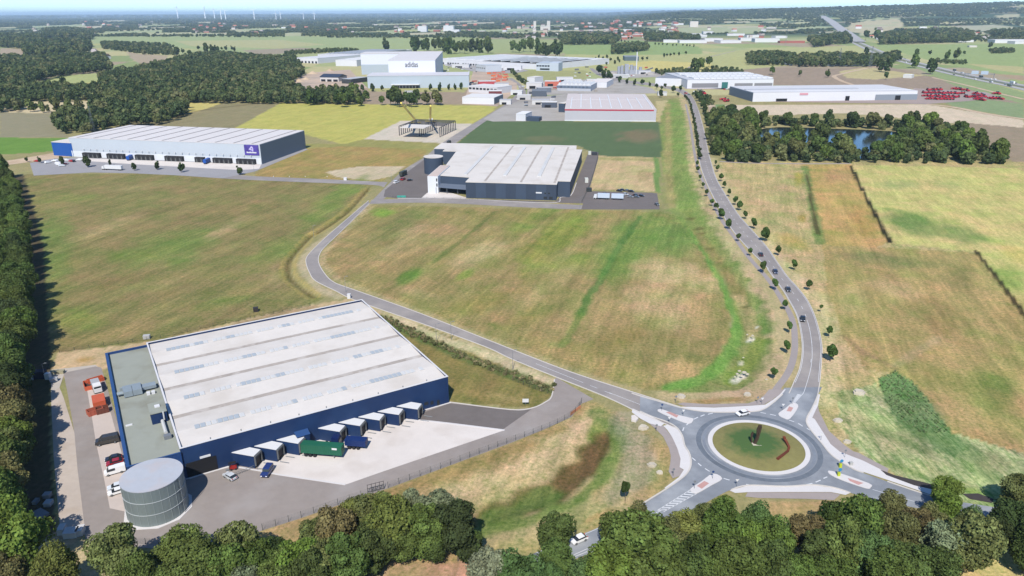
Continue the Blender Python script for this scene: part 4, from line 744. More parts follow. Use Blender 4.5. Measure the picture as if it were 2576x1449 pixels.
# ---- other halls
def H2(nm,a,b_,dep,h,wc,rc,label,cat='building',ov=.15): return hall(nm,a,b_,dep,h,mat('wall_%d_%d_%d'%wc,A(*wc),.75,noise=.03,nscale=.05),mat('roof_%d_%d_%d'%rc,A(*rc),.8,noise=.04,nscale=.05),label,cat,ov=ov)
def openings(root,L,n,w_,h,z0=.0,name='gate_opening',m=None,skip=()):
    for k in range(n):
        if k in skip: continue
        x=(k+.5)*L/n; MB().box(x-w_/2,x+w_/2,-.22,-.004,z0,z0+h).build(name,m or BLACK,root)
WH=(240,240,244); LG=(214,214,218)
r,L=H2('logistics_hall',(1100,161),(1372,176),260,12,WH,(238,236,236),'very long white flat hall right of the high-bay hall','warehouse'); openings(r,L,40,5,4.5,.5,'dock_door',skip=(3,9,17,22,30))
for k in range(11): MB().box(14+k*L/11.5,20+k*L/11.5,20,230,12.41,14.2).build('roof_light',mat('skylight_bright',A(236,238,240),.5),r)
r,L=H2('logistics_hall',(1372,176),(1489,163),190,12,WH,(238,236,236),'white hall wing with dark dock doors beside the tree-lined road','warehouse'); openings(r,L,16,6,5,.3,'dock_door',skip=(2,9))
r,L=H2('logistics_hall',(845,166),(898,167),200,14,WH,(236,236,236),'low white wing left of the high-bay hall','warehouse')
r,L=H2('logistics_hall',(748,158),(800,160),170,13,WH,(226,226,230),'white wing with a grey end behind the dark wood','warehouse'); openings(r,L,6,6,5,.3,'dock_door')
r,L=H2('logistics_hall',(800,148),(900,150),320,12,(224,224,228),(228,226,228),'pale flat roofed hall far behind the wood','warehouse')
for k in range(9): MB().box(10+k*L/9.5,22+k*L/9.5,30,280,12.41,14.4).build('roof_light',mat('vent_grey',A(176,180,186),.6),r)
r,L=H2('office_building',(1349,178),(1397,179),60,16,(206,216,228),(190,200,210),'light blue-grey cube office in front of the white hall','office'); openings(r,L,7,5,3,9,'window',GLASS); openings(r,L,1,26,3.5,2,'window_band',GLASS)
MB().box(L*.72,L+8,-4,30,0,17.5).build('wing',mat('wall_206_216_228',A(206,216,228),.75),r)
r,L=H2('office_building',(1198,178),(1222,181),40,13,(222,226,232),(206,212,218),'small white office left of the light blue cube','office'); openings(r,L,5,3,2.5,6,'window',GLASS)
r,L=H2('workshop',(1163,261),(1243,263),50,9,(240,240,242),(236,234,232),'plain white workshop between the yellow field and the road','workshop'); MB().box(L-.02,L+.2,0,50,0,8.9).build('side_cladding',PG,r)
r,L=H2('workshop',(1179,232),(1251,237),40,10,(236,234,236),(232,230,228),'white workshop behind the plain white one','workshop'); openings(r,L,8,5,3,5,'window',GLASS)
r,L=H2('workshop',(1402,228),(1486,230),60,9,(196,200,208),(232,232,236),'blue-grey workshop with a row of shed roof lights','workshop'); openings(r,L,9,9,3.5,4.4,'window',mat('window_blue',A(120,132,150),.3))
for k in range(8): MB().yprism([(k*L/8+.5,9.41),((k+1)*L/8-1.,9.41),(k*L/8+L/16,12.6)],0,52).build('roof_light',WHITE,r)
r,L=H2('workshop',(1484,220),(1526,221),70,9,WH,(240,232,228),'white shed with pinkish roof left of the green strip','shed')
r,L=H2('shed',(1338,243),(1375,243),30,8,(96,104,116),(128,134,142),'dark grey flat shed in the works yard','shed')
r,L=H2('tent_hall',(1298,304),(1322,305),26,8,(236,236,240),(244,244,244),'white tent-like hall at the corner of the dark green field','tent'); MB().box(L+.4,L+16,2,14,0,4.5).build('lean_to',GRW,r)
r,L=H2('shed',(1326,212),(1345,213),30,12,(240,240,240),(232,228,224),'white tall shed by the red machines in the works yard','shed')
r,L=H2('farm_hall',(806,205),(852,206),34,8,(224,220,216),(64,70,84),'low hall with a dark solar roof by the sand heaps','barn'); openings(r,L,3,9,4,.2)
b=MB(); b.prism([(-1,-1),(L+1,-1),(L+1,16.5),(-1,16.5)],8.4,[8.5,8.5,13,13]); b.prism([(-1,16.5),(L+1,16.5),(L+1,35),(-1,35)],8.4,[13,13,8.5,8.5]); b.build('pitched_roof',mat('solar_slate',A(58,64,78),.4,spec=.5),r)
r,L=H2('open_barn',(860,210),(884,211),52,8,(70,72,74),(196,200,206),'open barn with a pale roof left of the light blue hall','barn')
r,L=H2('logistics_hall',(1648,215),(1720,218),70,13,WH,(150,154,164),'white block at the left end of the skylit hall','warehouse')
r,L=H2('assembly_hall',(1728,223),(1944,221),150,14,WH,(206,208,214),'white assembly hall with rows of roof lights','warehouse'); openings(r,L,1,1,1,1)
for k in range(14):
    for j in range(3): MB().box(14+k*L/15,20+k*L/15+3,12+j*45,44+j*45,14.41,16).build('roof_light',WHITE,r)
b=MB(); b.box(8,L*.36,-.3,-.18,1.5,8.5); b.build('window_band',mat('window_grey',A(150,148,152),.3),r); MB().box(L*.4,L*.47,-.5,-.2,0,10).build('glass_entrance',mat('glass_teal',A(70,130,124),.2),r); MB().box(L*.55,L*.76,-.3,-.18,3,8).build('window_band',MATS['window_grey'],r); MB().box(L*.78,L*.99,-.3,-.18,3,8).build('window_band',MATS['window_grey'],r)
r,L=H2('machinery_hall',(1893,256),(2305,251),95,12.5,WH,(222,222,226),'very long white machinery hall beside the parked red machines','warehouse')
MB().box(L-62,L+.3,-.6,-.2,0,8).build('workshop_front',mat('wall_grey_blue',A(150,158,168),.7),r)
for x,w_ in ((L*.56,6),(L*.865,8),(L*.14,16)): MB().box(x,x+w_,-.75,-.61,0,6.5 if w_<10 else 4).build('gate_opening',BLACK,r)
MB().box(2,L-2,14,16,12.9,13.3).build('roof_ridge',WHITE,r); MB().box(2,L-70,34,42,12.9,13.6).build('roof_light',mat('skylight_grey',A(190,192,198),.5),r); MB().box(L*.28,L*.33,-.5,-.25,8.6,11.4).build('wall_sign',mat('sign_pink',A(232,170,180),.6),r)
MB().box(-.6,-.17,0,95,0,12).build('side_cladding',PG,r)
r,L=H2('field_shed',(2271,196),(2293,197),18,6,(238,238,232),(244,244,238),'small white shed alone in the brown field','shed')
r,L=H2('hangar',(1571,153),(1607,153),60,10,(96,112,120),(140,150,158),'dark glass fronted building beyond the tree-lined road','building')
# concrete plant
CP=empty('concrete_plant',(*G(1590,187),0),0,label='grey concrete mixing plant with silos and a tall white mast',cat='plant')
CG=mat('plant_grey',A(176,180,190),.6); 
b=MB(); b.box(-15,-7,0,9,0,20); b.box(-6,14,2,16,0,8); b.build('mixing_tower',CG,CP)
for x,y,h in ((-20,6,17),(-26,10,15),(0,12,18),(7,12,16),(18,8,14)): MB().bar((x,y,0),(x,y,h),3.2,12).build('silo',CG,CP)
MB().bar((8,-2,0),(8,-2,44),1.2,8).build('mast',WHITE,CP); MB().bar((14,4,3),(44,10,12),1.4,6).build('conveyor',mat('plant_dark',A(110,114,124),.6),CP)
for x,y in ((-40,4),(36,0)): 
    b=MB(); b.bar((x,y,0),(x,y,5),13,14,0.5); b.build('gravel_heap',MATS['works_hardstanding'],CP)
# steel frame building site
FS=empty('unfinished_hall',(*G(1004,342),0),R(-13),label='dark steel columns and beams of a hall under construction',cat='building')
DS=mat('dark_steel',A(58,62,74),.6)
fs=lambda u,v,z=0:local(FS,G(u,v,z))
rows=[[(1005,341),(1052,338)],[(1057,342),(1102,336)],[(1107,344),(1150,331)]]
p0=np.array(fs(1005,341)); px=np.array(fs(1107,345)); ex=(px-p0)/2; ey=np.array(fs(1146,327))-px; ey=ey/9
for j in range(10):
    for i in range(3):
        x,y=p0+ex*i+ey*j*1.0; MB().box(x-.32,x+.32,y-.32,y+.32,0,9.5).build('column',DS,FS)
    if j<9:
        for i in range(3):
            x,y=p0+ex*i+ey*j; x2,y2=p0+ex*i+ey*(j+1); MB().bar((x,y,9.8),(x2,y2,9.8),.35,4).build('beam',DS,FS)
    for i in range(2):
        if j>1:
            x,y=p0+ex*i+ey*j; x2,y2=p0+ex*(i+1)+ey*j; MB().bar((x,y,10),(x2,y2,10),.4,4).build('beam',DS,FS)
x,y=fs(1006,322,10.2); MB().box(x,x+26,y,y+24,10.3,10.8).build('roof_deck',ROOFW,FS)
YEL=mat('crane_yellow',A(250,226,110),.5)
def crane(u,v,tip,tipz,label):
    x,y=G(u,v); r=empty('mobile_crane',(x,y,0),0,label=label,cat='crane')
    MB().box(-6,6,-1.6,1.6,1,2.6).build('carrier',YEL,r); MB().box(-1.5,3,-1.5,1.5,2.6,5).build('cab',WHITE,r); tx,ty=G(*tip,tipz)
    for k in (-4,-1.5,2,4.5):
        b=MB(); b.ycyl(k,.8,.8,-1.7,1.7); b.build('wheel',DARK,r)
    MB().bar((0,0,4.5),(tx-x,ty-y,tipz),1.3,6,1.).build('boom',YEL,r)
crane(1046,312,(1009,259),38,'yellow mobile crane with long boom leaning left over the steel frame'); crane(1083,309,(1083,266),32,'pale yellow crane with upright boom behind the steel frame')
#@@PART4
# ================================================================ TREES
def crown_mesh(name,seed,nf,fs,blobs=18,tall=1.,m=None,core=.72,spread=.62):
    g=np.random.default_rng(seed); c=[];r=[]
    while len(c)<blobs:
        p=g.uniform(-1,1,3)
        if np.linalg.norm(p)<1:
            p=p/max(np.linalg.norm(p),.3)*g.uniform(.25,spread); c.append(p*np.array((1,1,tall))); r.append(g.uniform(.2,.46))
    c=np.array(c); r=np.array(r); k=g.choice(blobs,nf,p=r**2/np.sum(r**2))
    n=g.normal(size=(nf,3)); n[:,2]+=.25; n/=np.linalg.norm(n,axis=1)[:,None]
    p=c[k]+n*r[k][:,None]*g.uniform(.86,1.12,nf)[:,None]
    d=np.min([np.linalg.norm(p-c[i],axis=1)/r[i]+(k==i)*9 for i in range(blobs)],0); keep=d>.8; p=p[keep];n=n[keep]; nf=len(p)
    n=n+g.normal(size=(nf,3))*.5; n/=np.linalg.norm(n,axis=1)[:,None]
    a=np.cross(n,g.normal(size=(nf,3))); a/=np.linalg.norm(a,axis=1)[:,None]; b=np.cross(n,a); s=fs*g.uniform(.55,1.35,nf)[:,None]
    V=np.stack([p-a*s-b*s*.55,p+a*s*.7-b*s*.8,p+a*s+b*s*.6,p-a*s*.5+b*s],1).reshape(-1,3); F=np.arange(nf*4,dtype=np.int32).reshape(-1,4)
    # solid lumps added inside each leaf blob to block light through the crown
    ico=[(0,0,1),(.894,0,.447),(.276,.851,.447),(-.724,.526,.447),(-.724,-.526,.447),(.276,-.851,.447),(.724,.526,-.447),(-.276,.851,-.447),(-.894,0,-.447),(-.276,-.851,-.447),(.724,-.526,-.447),(0,0,-1)]
    fc=[(0,1,2),(0,2,3),(0,3,4),(0,4,5),(0,5,1),(1,6,2),(2,7,3),(3,8,4),(4,9,5),(5,10,1),(6,7,2),(7,8,3),(8,9,4),(9,10,5),(10,6,1),(11,7,6),(11,8,7),(11,9,8),(11,10,9),(11,6,10)]
    V2=[];F2=[]
    for ci,ri in zip(c,r):
        k0=len(V)+len(V2); V2+=[tuple(ci+np.array(q_)*ri*core*g.uniform(.85,1.1)) for q_ in ico]; F2+=[tuple(k0+i for i in f) for f in fc]
    me=bpy.data.meshes.new(name); me.from_pydata(np.vstack([V,np.array(V2)]).tolist(),[],F.tolist()+F2); me.materials.append(m or LEAF); me.update(); return me
NEAR=[crown_mesh('crown',10+i,14000,.040,42,1.0+.16*(i%3),core=.74,spread=.78) for i in range(6)]
MIDC=[crown_mesh('crown',30+i,1700,.105,14,1.0+.1*(i%3)) for i in range(5)]
AVEN=[crown_mesh('crown',50+i,1400,.12,12,1.12,spread=.5) for i in range(4)]
POPL=[crown_mesh('crown',60+i,500,.17,11,1.5) for i in range(3)]
def trunk_mesh(seed,limbs=5):
    g=random.Random(seed); b=MB(); b.bar((0,0,0),(.02,.01,.55),.045,7,.03); b.bar((.02,.01,.55),(0,.03,1.05),.03,6,.012)
    for k in range(limbs):
        a=2*math.pi*k/limbs+g.random(); z=.4+.1*k; b.bar((.01,.01,z),(.38*math.cos(a),.38*math.sin(a),z+.32),.02,5,.008)
    return b.me('trunk',BARK)
TRK=[trunk_mesh(i) for i in range(3)]
KC={'oak':(.076,.104,.032),'dark':(.050,.070,.026),'mid':(.094,.128,.034),'bright':(.122,.166,.036),'olive':(.124,.136,.050),'brown':(.140,.122,.052),'pale':(.160,.176,.104),'yellow':(.138,.148,.042),'street':(.062,.100,.030),'greenish':(.082,.130,.044)}
def tree(u,v,r,kind,label,group=None,protos=None,zc=None,rz=None,name='tree',world=None,rpx=True,cat='tree'):
    if world is None:
        rm=r/pxm(u,v) if rpx else r; zc=zc if zc is not None else rm*1.12+.8; x,y=G(u,v,zc)
        if rpx: rm=r/pxm(u,v,zc)
    else: x,y=world; rm=r; zc=zc if zc is not None else rm*1.12+.8
    e=empty(name,(x,y,float(H(x,y))),0,label=label,cat=cat,group=group)
    P=protos or NEAR; rzz=(rz or 1.)*rm*rnd.uniform(.86,1.18)
    c=KC[kind]; j=rnd.uniform(.82,1.2); jg=rnd.uniform(.92,1.1)
    o=link('crown',rnd.choice(P),e,loc=(0,0,zc),rz=rnd.uniform(0,6.28),sc=(rm*rnd.uniform(.92,1.08),rm*rnd.uniform(.92,1.08),rzz)); o.color=(c[0]*j,c[1]*j*jg,c[2]*j,1)
    link('trunk',rnd.choice(TRK),e,sc=(rm*.9,rm*.9,zc)); return e
# forest edge on the left
ev=[430,470,560,620,700,780,840,930,1000,1090,1150,1210,1290,1400]; ex_=[20,48,64,76,76,80,78,60,64,86,66,62,52,44]
n_=0; cnt=[0]*4
for row in range(4):
    v=418+row*9
    while v<1330:
        pm=pxm(60,v,9.); r=rnd.uniform(5.2,7.4); rp=r*pm; u=float(np.interp(v,ev,ex_))-rp*.95-row*rp*1.45+rnd.uniform(-5,5)
        if u>-rp*1.2-20:
            kd=rnd.choice(['oak','oak','dark','mid','olive','mid'] if v<1000 else ['mid','oak','bright','brown','olive','mid','brown'])
            lb={'oak':'dark oak','dark':'very dark tree','mid':'mid green tree','olive':'olive green tree','bright':'fresh green tree','brown':'browning tree'}[kd]
            cnt[row]+=1; tree(u,v,r,kd,lb+((', '+(ORD[cnt[0]-1] if cnt[0]<=30 else ORD[cnt[0]-31]+' past the thirtieth')+' along the left woodland edge counted from afar') if row==0 else ' inside the woodland strip on the left, '+('far part' if v<620 else 'middle part' if v<900 else 'near part')),'trees of the left woodland strip',zc=r*1.15+2.2,rpx=False,name='woodland_tree')
            n_+=1
        v+=rp*(.62+.16*row)
BT=[(560,1425,52,'mid','green tree below the olive one at the yard edge'),(705,1440,46,'mid','low green tree beneath the dark gap'),(785,1448,46,'oak','dark green tree cut by the bottom edge left of centre'),(820,1400,46,'olive','olive tree between the brownish and the light green one'),(965,1290,36,'olive','olive shrub top behind the clump'),(1040,1275,36,'pale','pale shrub with bare twigs near the fence slope'),(890,1300,40,'yellow','yellow olive tree by the fence'),(1560,1330,50,'mid','green tree at the left flank of the very large one'),(1480,1445,46,'greenish','blue green bush at the bottom right of the lower road'),(1690,1350,50,'olive','olive tree right of the very large one'),(1790,1420,50,'mid','green tree on the bottom edge under the roundabout'),(1880,1360,50,'bright','bright green tree in the middle of the right belt'),(2090,1300,44,'oak','dark tree left of the big round one'),(2345,1300,36,'olive','olive tree between the road and the pale one'),(2440,1300,30,'greenish','green shrub by the eastern road'),(2230,1440,56,'mid','green tree cut by the bottom edge in the right clump'),
(30,1350,72,'bright','bright green round tree at the bottom left corner'),(10,1445,55,'brown','orange brown tree at the very bottom left'),(135,1432,48,'yellow','yellowing shrub at the bottom left beside the dry grass'),(-20,1250,60,'mid','green tree on the left edge above the bright one'),
(302,1398,62,'olive','olive green tree below the round tank'),(350,1440,45,'mid','low green tree at the bottom below the round tank'),(455,1372,52,'mid','green tree peeking over the yard by the tank'),(505,1408,62,'mid','broad green tree right of the olive tree at the bottom'),(590,1375,50,'olive','olive green tree leaning to the yard edge'),(640,1405,48,'mid','green tree beside the dark gap at the bottom'),(610,1448,40,'pale','pale grey green willow at the bottom edge'),(430,1452,40,'mid','green tree cut by the bottom edge'),
(690,1385,30,'dark','narrow very dark tree in the bottom gap'),(752,1410,50,'bright','light green tree right of the dark gap'),(800,1345,46,'olive','olive tree along the fence at the bottom'),(850,1330,50,'brown','brownish olive tree along the fence'),(868,1405,52,'oak','dark green tree below the brownish one'),(925,1300,42,'olive','olive shrub tree near the fence gate'),(935,1370,50,'oak','dark tree between olive trees at the bottom'),(990,1320,58,'yellow','yellow green tree in the middle of the bottom clump'),(1010,1362,40,'mid','green tree below the yellow green one'),(1065,1330,50,'mid','green tree in the bottom centre clump'),(1110,1290,46,'pale','pale dry topped tree in the bottom centre clump'),(1085,1362,38,'oak','dark low tree in the bottom centre clump'),(1150,1335,55,'dark','dark green tree at the right end of the centre clump'),(1180,1365,30,'oak','small dark tree at the right end of the centre clump'),
(1225,1440,50,'pale','pale green tree rising from the bottom edge'),(1310,1440,56,'greenish','blue green tree at the bottom centre right'),(1395,1335,48,'oak','upright dark tree left of the lower road'),(1400,1400,46,'oak','dark tree beside the lower road at the white car'),(1385,1450,40,'greenish','green bush at the bottom beside the lower road'),
(1600,1360,86,'mid','very large broad green tree right of the lower road'),(1535,1425,66,'bright','bright green tree below the very large one'),(1655,1430,66,'mid','green tree at the bottom of the large clump'),(1600,1300,36,'olive','top of the olive tree beside the striped island'),(1735,1330,46,'yellow','yellow green tree between the two large ones'),(1735,1410,58,'oak','dark tree below the yellow green one'),
(1830,1320,62,'mid','large green tree below the roundabout'),(1822,1256,24,'bright','slim bright tree top just below the roundabout'),(1775,1290,34,'olive','olive tree at the left of the slim one'),(1850,1405,66,'mid','green tree at the bottom below the roundabout'),(1905,1300,38,'greenish','blue green tree right of the slim one'),(1950,1345,44,'mid','green tree beside the dry patch'),(1945,1420,54,'oak','dark tree at the bottom beside the dry patch'),
(2030,1325,46,'brown','brownish tree right of the dry patch'),(2060,1385,52,'oak','dark oak right of the brownish tree'),(2010,1430,48,'mid','green tree on the bottom edge right of the roundabout'),(2155,1300,60,'mid','big round green tree below the eastern road'),(2125,1375,58,'mid','green tree under the big round one'),(2200,1390,60,'greenish','blue green tree at the bottom right clump'),(2242,1262,34,'olive','olive tree touching the eastern road'),(2260,1330,48,'olive','olive tree in the right clump'),(2312,1318,44,'brown','red brown tree in the right clump'),(2290,1405,56,'oak','dark tree at the bottom of the right clump'),
(2377,1222,32,'bright','tall bright green tree beside the eastern road'),(2377,1270,38,'bright','lower bright green tree beside the eastern road'),(2375,1350,54,'pale','pale olive tree near the right corner'),(2440,1350,66,'olive','broad pale olive tree near the right corner'),(2360,1415,50,'oak','dark tree beneath the pale olive one'),(2555,1300,56,'dark','dark tree on the right edge of the photo'),(2565,1225,42,'olive','olive tree high on the right edge'),(2520,1330,40,'dark','dark shrub tree left of the right edge'),(2590,1370,50,'oak','dark tree at the lower right edge'),(2100,1445,50,'mid','green tree cut by the bottom edge on the right')]
for u,v,r,k,lb in BT: tree(u,v+(5 if u<1300 else 12),r*(1.2 if u<1300 else 1.1),k,lb,'trees along the bottom edge',rz=1.04)
tree(1575,1224,15,'street','single young street tree on the dry slope left of the roundabout',None,AVEN,zc=5.2,rz=1.25,name='street_tree')
# avenue along the main road
AL=t(2,1,[(1865,185),(1870,240),(1893,325),(1925,400),(1960,475),(2012,570),(2055,615),(2110,690),(2180,785),(2280,920),(2398,1065),(2530,1220)])+t(3,1,[(75,1395)])+t(3,2,[(175,150),(220,375),(195,575),(65,830)])
AR=t(2,1,[(2050,180),(2070,230),(2107,320),(2138,395),(2187,475),(2250,555),(2292,605),(2350,695),(2440,785),(2555,890)])+t(3,1,[(108,1055),(270,1200),(415,1400)])+t(3,2,[(537,182),(622,415),(645,625)])
SL=[18,22,18,20,22,24,28,38,36,26,26,38,36,30,36,38,40]; SR_=[18,22,26,22,24,28,30,26,34,50,30,32,32,20,36,62]
for nm,P,Sz in (('left',AL,SL),('right',AR,SR_)):
    N=len(P)
    for i,(p,s) in enumerate(zip(P,Sz)):
        o=ORD[N-1-i]; side='cycle path side' if nm=='left' else 'field side'
        rm=s/4/pxm(*p); e=tree(p[0],p[1],rm*1.12,'street','%s young avenue tree from the roundabout on the %s'%(o,side),'young avenue trees along the main road',AVEN,zc=rm*1.1+2.1,rz=1.2,name='avenue_tree',rpx=False)
g=[G(*p) for p in [(1722,246),(1734,262),(1741,290),(1747,320),(1751,345),(1757,385),(1760,402)]]
g=smooth_pts(g,6)
for i in range(1,len(g),1): tree(0,0,2.1,'dark','small dark tree in the dense northern row left of the main road','northern row left of the main road',POPL,zc=3.4,rz=.9,name='avenue_tree',world=(g[i][0]+rnd.uniform(-.6,.6),g[i][1]))
for u,v in ((1757,242),(1764,250),(1769,262),(1773,275),(1776,288),(1779,300),(1783,312),(1752,236)): tree(u,v,9,'dark','dark bushy tree on the right of the main road north end','northern bushes right of the main road',POPL,name='avenue_tree')
# pond woodland
def fill(poly,dist,holes=(),nmax=99999,seed=1,z=0.,us=None):
    g=np.random.default_rng(seed); c=np.array([G(*p) for p in poly]); lo,hi=c.min(0),c.max(0); out=[]; cell={}
    area=(hi[0]-lo[0])*(hi[1]-lo[1]); n=int(min(area/dist**2*2.2,600000)); xs=g.uniform(lo[0],hi[0],n); ys=g.uniform(lo[1],hi[1],n)
    u,v=proj(xs,ys,0*xs); ok=inpoly(u,v,poly)
    for h in holes: ok&=~inpoly(u,v,h)
    for x,y in zip(xs[ok],ys[ok]):
        k=(int(x//dist),int(y//dist))
        if any((x-a)**2+(y-b)**2<dist*dist for i in (-1,0,1) for j in (-1,0,1) for a,b in cell.get((k[0]+i,k[1]+j),())): continue
        cell.setdefault(k,[]).append((x,y)); out.append((x,y))
        if len(out)>=nmax: break
    return out
POND=[(1880,345),(1905,326),(1960,318),(2100,322),(2240,328),(2300,340),(2290,354),(2240,376),(2200,384),(2130,380),(2000,364),(1910,360)]
PWB=[(1785,300),(1850,296),(1960,310),(2240,316),(2300,314),(2400,332),(2470,366),(2518,385),(2550,404),(2535,414),(2100,411),(1830,408),(1800,390),(1780,340)]
PH_=[(1880,343),(1905,325),(1960,317),(2100,321),(2240,327),(2285,338),(2265,352),(2225,388),(2150,388),(2126,362),(1990,359),(1910,355)]
for i,(x,y) in enumerate(fill(PWB,18,[PH_],130,3)):
    u,v=proj(x,y,0.); back=v<345; kd=rnd.choice(['oak','mid','olive','oak','mid'] if not back else ['oak','olive','mid','olive','dark'])
    if u>2330 and rnd.random()<.5: kd='bright' if v<380 else 'mid'
    zn=['left end','left middle','centre','right middle','right end'][min(4,max(0,int((u-1780)/155)))]; kn={'oak':'dark oak','mid':'mid green tree','olive':'olive tree','dark':'very dark tree','bright':'fresh green tree'}[kd]
    tree(0,0,rnd.uniform(6.2,9.2),kd,(kn+' on the far shore of the pond, '+zn) if back else (kn+' in the wood between the pond and the fields, '+zn+', '+('front row' if v>392 else 'behind')) if 1 else ('tree on the far shore of the pond in front of bare sandy ground' if back else 'tree in the wood between the pond and the yellow fields'),'trees round the pond'+(' far shore' if back else ' near shore'),MIDC,world=(x,y),rz=1.1,name='shore_tree')
# trees that stand apart further out : (tile coords) u,v,radius px
def lone(L,kind,label,group,P=POPL,rz=1.1):
    L=sorted(L)
    for i,p in enumerate(L): tree(p[0],p[1],p[2],kind if isinstance(kind,str) else rnd.choice(kind),label if len(L)==1 or i>=len(ORD) else label+', '+ORD[i]+' from the left',group,P,rz=rz,name='field_tree')
def tz(c,r,L): return [(644*c+x/4,362.2*r+y/4,s/4) for x,y,s in L]
lone(tz(1,0,[(1590,455,55),(1620,440,40),(1690,460,50),(1720,450,40),(1790,450,40),(1840,440,42),(1900,460,45),(1945,470,50),(2000,465,50),(2050,470,45),(2100,470,48),(2170,465,42),(2220,450,50),(2260,475,40),(2330,455,55),(2340,480,40)])+tz(2,0,[(10,465,42),(70,470,42),(115,455,45),(185,450,50),(260,475,50),(310,490,50),(350,500,50),(440,480,62),(480,500,55)]),['oak','dark'],'tall rounded tree in the long row behind the white halls','row of tall trees behind the white halls',rz=1.35)
tree(644+1305/4,445/4,13,'dark','single tall dark tree in the fields left of the tall row',None,POPL,rz=1.4)
lone(tz(1,0,[(1170,885,26),(1268,885,20),(1070,885,26),(1755,880,24),(1848,875,30),(1940,872,24),(2002,872,22),(2065,868,22)]),'dark','small dark tree in front of the light blue low hall','small trees in front of the light blue hall',rz=1.3)
lone(tz(0,1,[(870,180,40),(1105,186,22),(1345,228,28),(1580,212,34),(1820,232,40),(2402,262,36),(268,150,20),(392,155,24),(620,170,30)]),'dark','small round tree in the yard of the long pale hall','yard trees of the long pale hall',rz=1.1)
lone(tz(1,0,[(1400,960,75),(1350,980,60),(1515,985,60),(1610,980,55),(1440,1000,60),(1560,1000,60)]),['dark','oak'],'dark tree in the clump beside the plain white workshop','clump left of the white workshop')
lone(tz(1,0,[(1710,975,60),(1810,980,55),(1845,1000,45)]),'olive','thin olive tree in the clump by the red machines','thin trees by the red machines')
lone(tz(1,0,[(1108,960,45),(1265,1005,40),(900,950,80),(980,920,70),(1040,1000,50),(860,1000,60),(690,960,60),(600,960,70),(540,980,60),(810,980,55)]),['oak','dark','mid'],'tree in the belt behind the yellow field','belt of trees behind the yellow field')
lone(tz(0,0,[(625,810,38)]),'dark','single dark tree standing in the pale yellow green meadow',None,rz=1.3)
lone(tz(2,0,[(1845,665,55),(1905,640,45),(1985,615,45)]),['oak','mid'],'round tree in the small group between pale fields','three round trees between the pale fields')
lone(tz(2,0,[(1085,800,22),(1160,815,22),(1235,825,26),(1310,820,26),(1385,845,18),(1455,865,24),(1540,860,22),(1625,895,28),(1700,880,26),(1505,880,16),(1498,940,30),(1675,945,18),(880,700,40),(930,740,40),(970,750,36),(1000,770,22)]),'dark','small dark roadside tree on the curved road by the halls','roadside trees on the curved road')
lone(tz(3,0,[(325,735,24),(605,735,32),(45,705,36),(1190,760,28),(1130,660,44),(1210,660,50),(1480,615,50),(1645,670,55),(990,515,26),(1090,330,40),(990,345,40),(1500,525,30),(1810,550,40),(1905,535,48),(1975,530,20),(2240,455,30),(1635,525,20)]),['oak','dark','mid'],'lone round tree in the fields near the motorway','lone trees near the motorway')
lone(tz(0,0,[(290,1060,50),(340,1070,40),(420,1080,40),(560,1050,60),(530,1010,50),(690,1060,50),(790,1080,50),(820,1060,40),(480,1090,30)]),['olive','oak'],'tree in the loose row between the tan fields on the left','loose row of trees on the left')
lone(tz(0,0,[(1765,505,40),(1835,510,20),(1905,530,26),(1995,480,20),(2070,490,36),(2130,485,36),(2170,490,30),(2230,485,14),(2275,480,20),(2330,480,18),(2360,490,18)]),'dark','small dark tree in the wide far meadow','small trees in the wide far meadow')
lone([(1288+x/4,y/4,3.6) for x,y in ((840,590),(875,565),(915,590),(955,570),(990,595),(1065,590),(1035,625),(1080,615),(950,640),(1315,585),(1362,583),(1530,557),(1560,552),(1595,550),(1630,543),(1680,542),(1750,530))]+[(1288+x/4,y/4,2.6) for x,y in ((1100,410),(1135,418),(1170,420),(1240,428),(1272,430),(1305,432),(1440,440),(1478,440),(1515,442),(1560,446),(1620,450),(1655,452),(1720,452),(1760,455),(1790,458),(1830,460))],'dark','tiny dark tree lining a far country lane','tiny trees along the far lanes')
# woods that read as one mass
PC=bpy.data.collections.new('far_crowns')
for i in range(5):
    me=crown_mesh('crown',80+i,260,.2,9,1.05,LEAFI,core=.8); o=bpy.data.objects.new('far_crown',me); PC.objects.link(o)
def gn_group():
    ng=bpy.data.node_groups.new('scatter','GeometryNodeTree'); ng.interface.new_socket('Geometry',in_out='INPUT',socket_type='NodeSocketGeometry'); ng.interface.new_socket('Collection',in_out='INPUT',socket_type='NodeSocketCollection'); ng.interface.new_socket('Geometry',in_out='OUTPUT',socket_type='NodeSocketGeometry')
    n=ng.nodes; l=ng.links; gi=n.new('NodeGroupInput'); go=n.new('NodeGroupOutput'); ci=n.new('GeometryNodeCollectionInfo'); ci.inputs['Separate Children'].default_value=True; ci.inputs['Reset Children'].default_value=True
    l.new(gi.outputs[1],ci.inputs['Collection'])
    io=n.new('GeometryNodeInstanceOnPoints'); l.new(gi.outputs[0],io.inputs['Points']); l.new(ci.outputs[0],io.inputs['Instance']); io.inputs['Pick Instance'].default_value=True
    def na(nm,ty):
        x=n.new('GeometryNodeInputNamedAttribute'); x.data_type=ty; x.inputs[0].default_value=nm; return [o for o in x.outputs if o.enabled][0]
    l.new(na('rad','FLOAT_VECTOR'),io.inputs['Scale']); l.new(na('rot','FLOAT_VECTOR'),io.inputs['Rotation']); l.new(na('pick','INT'),io.inputs['Instance Index'])
    l.new(io.outputs[0],go.inputs[0]); return ng
NG=gn_group()
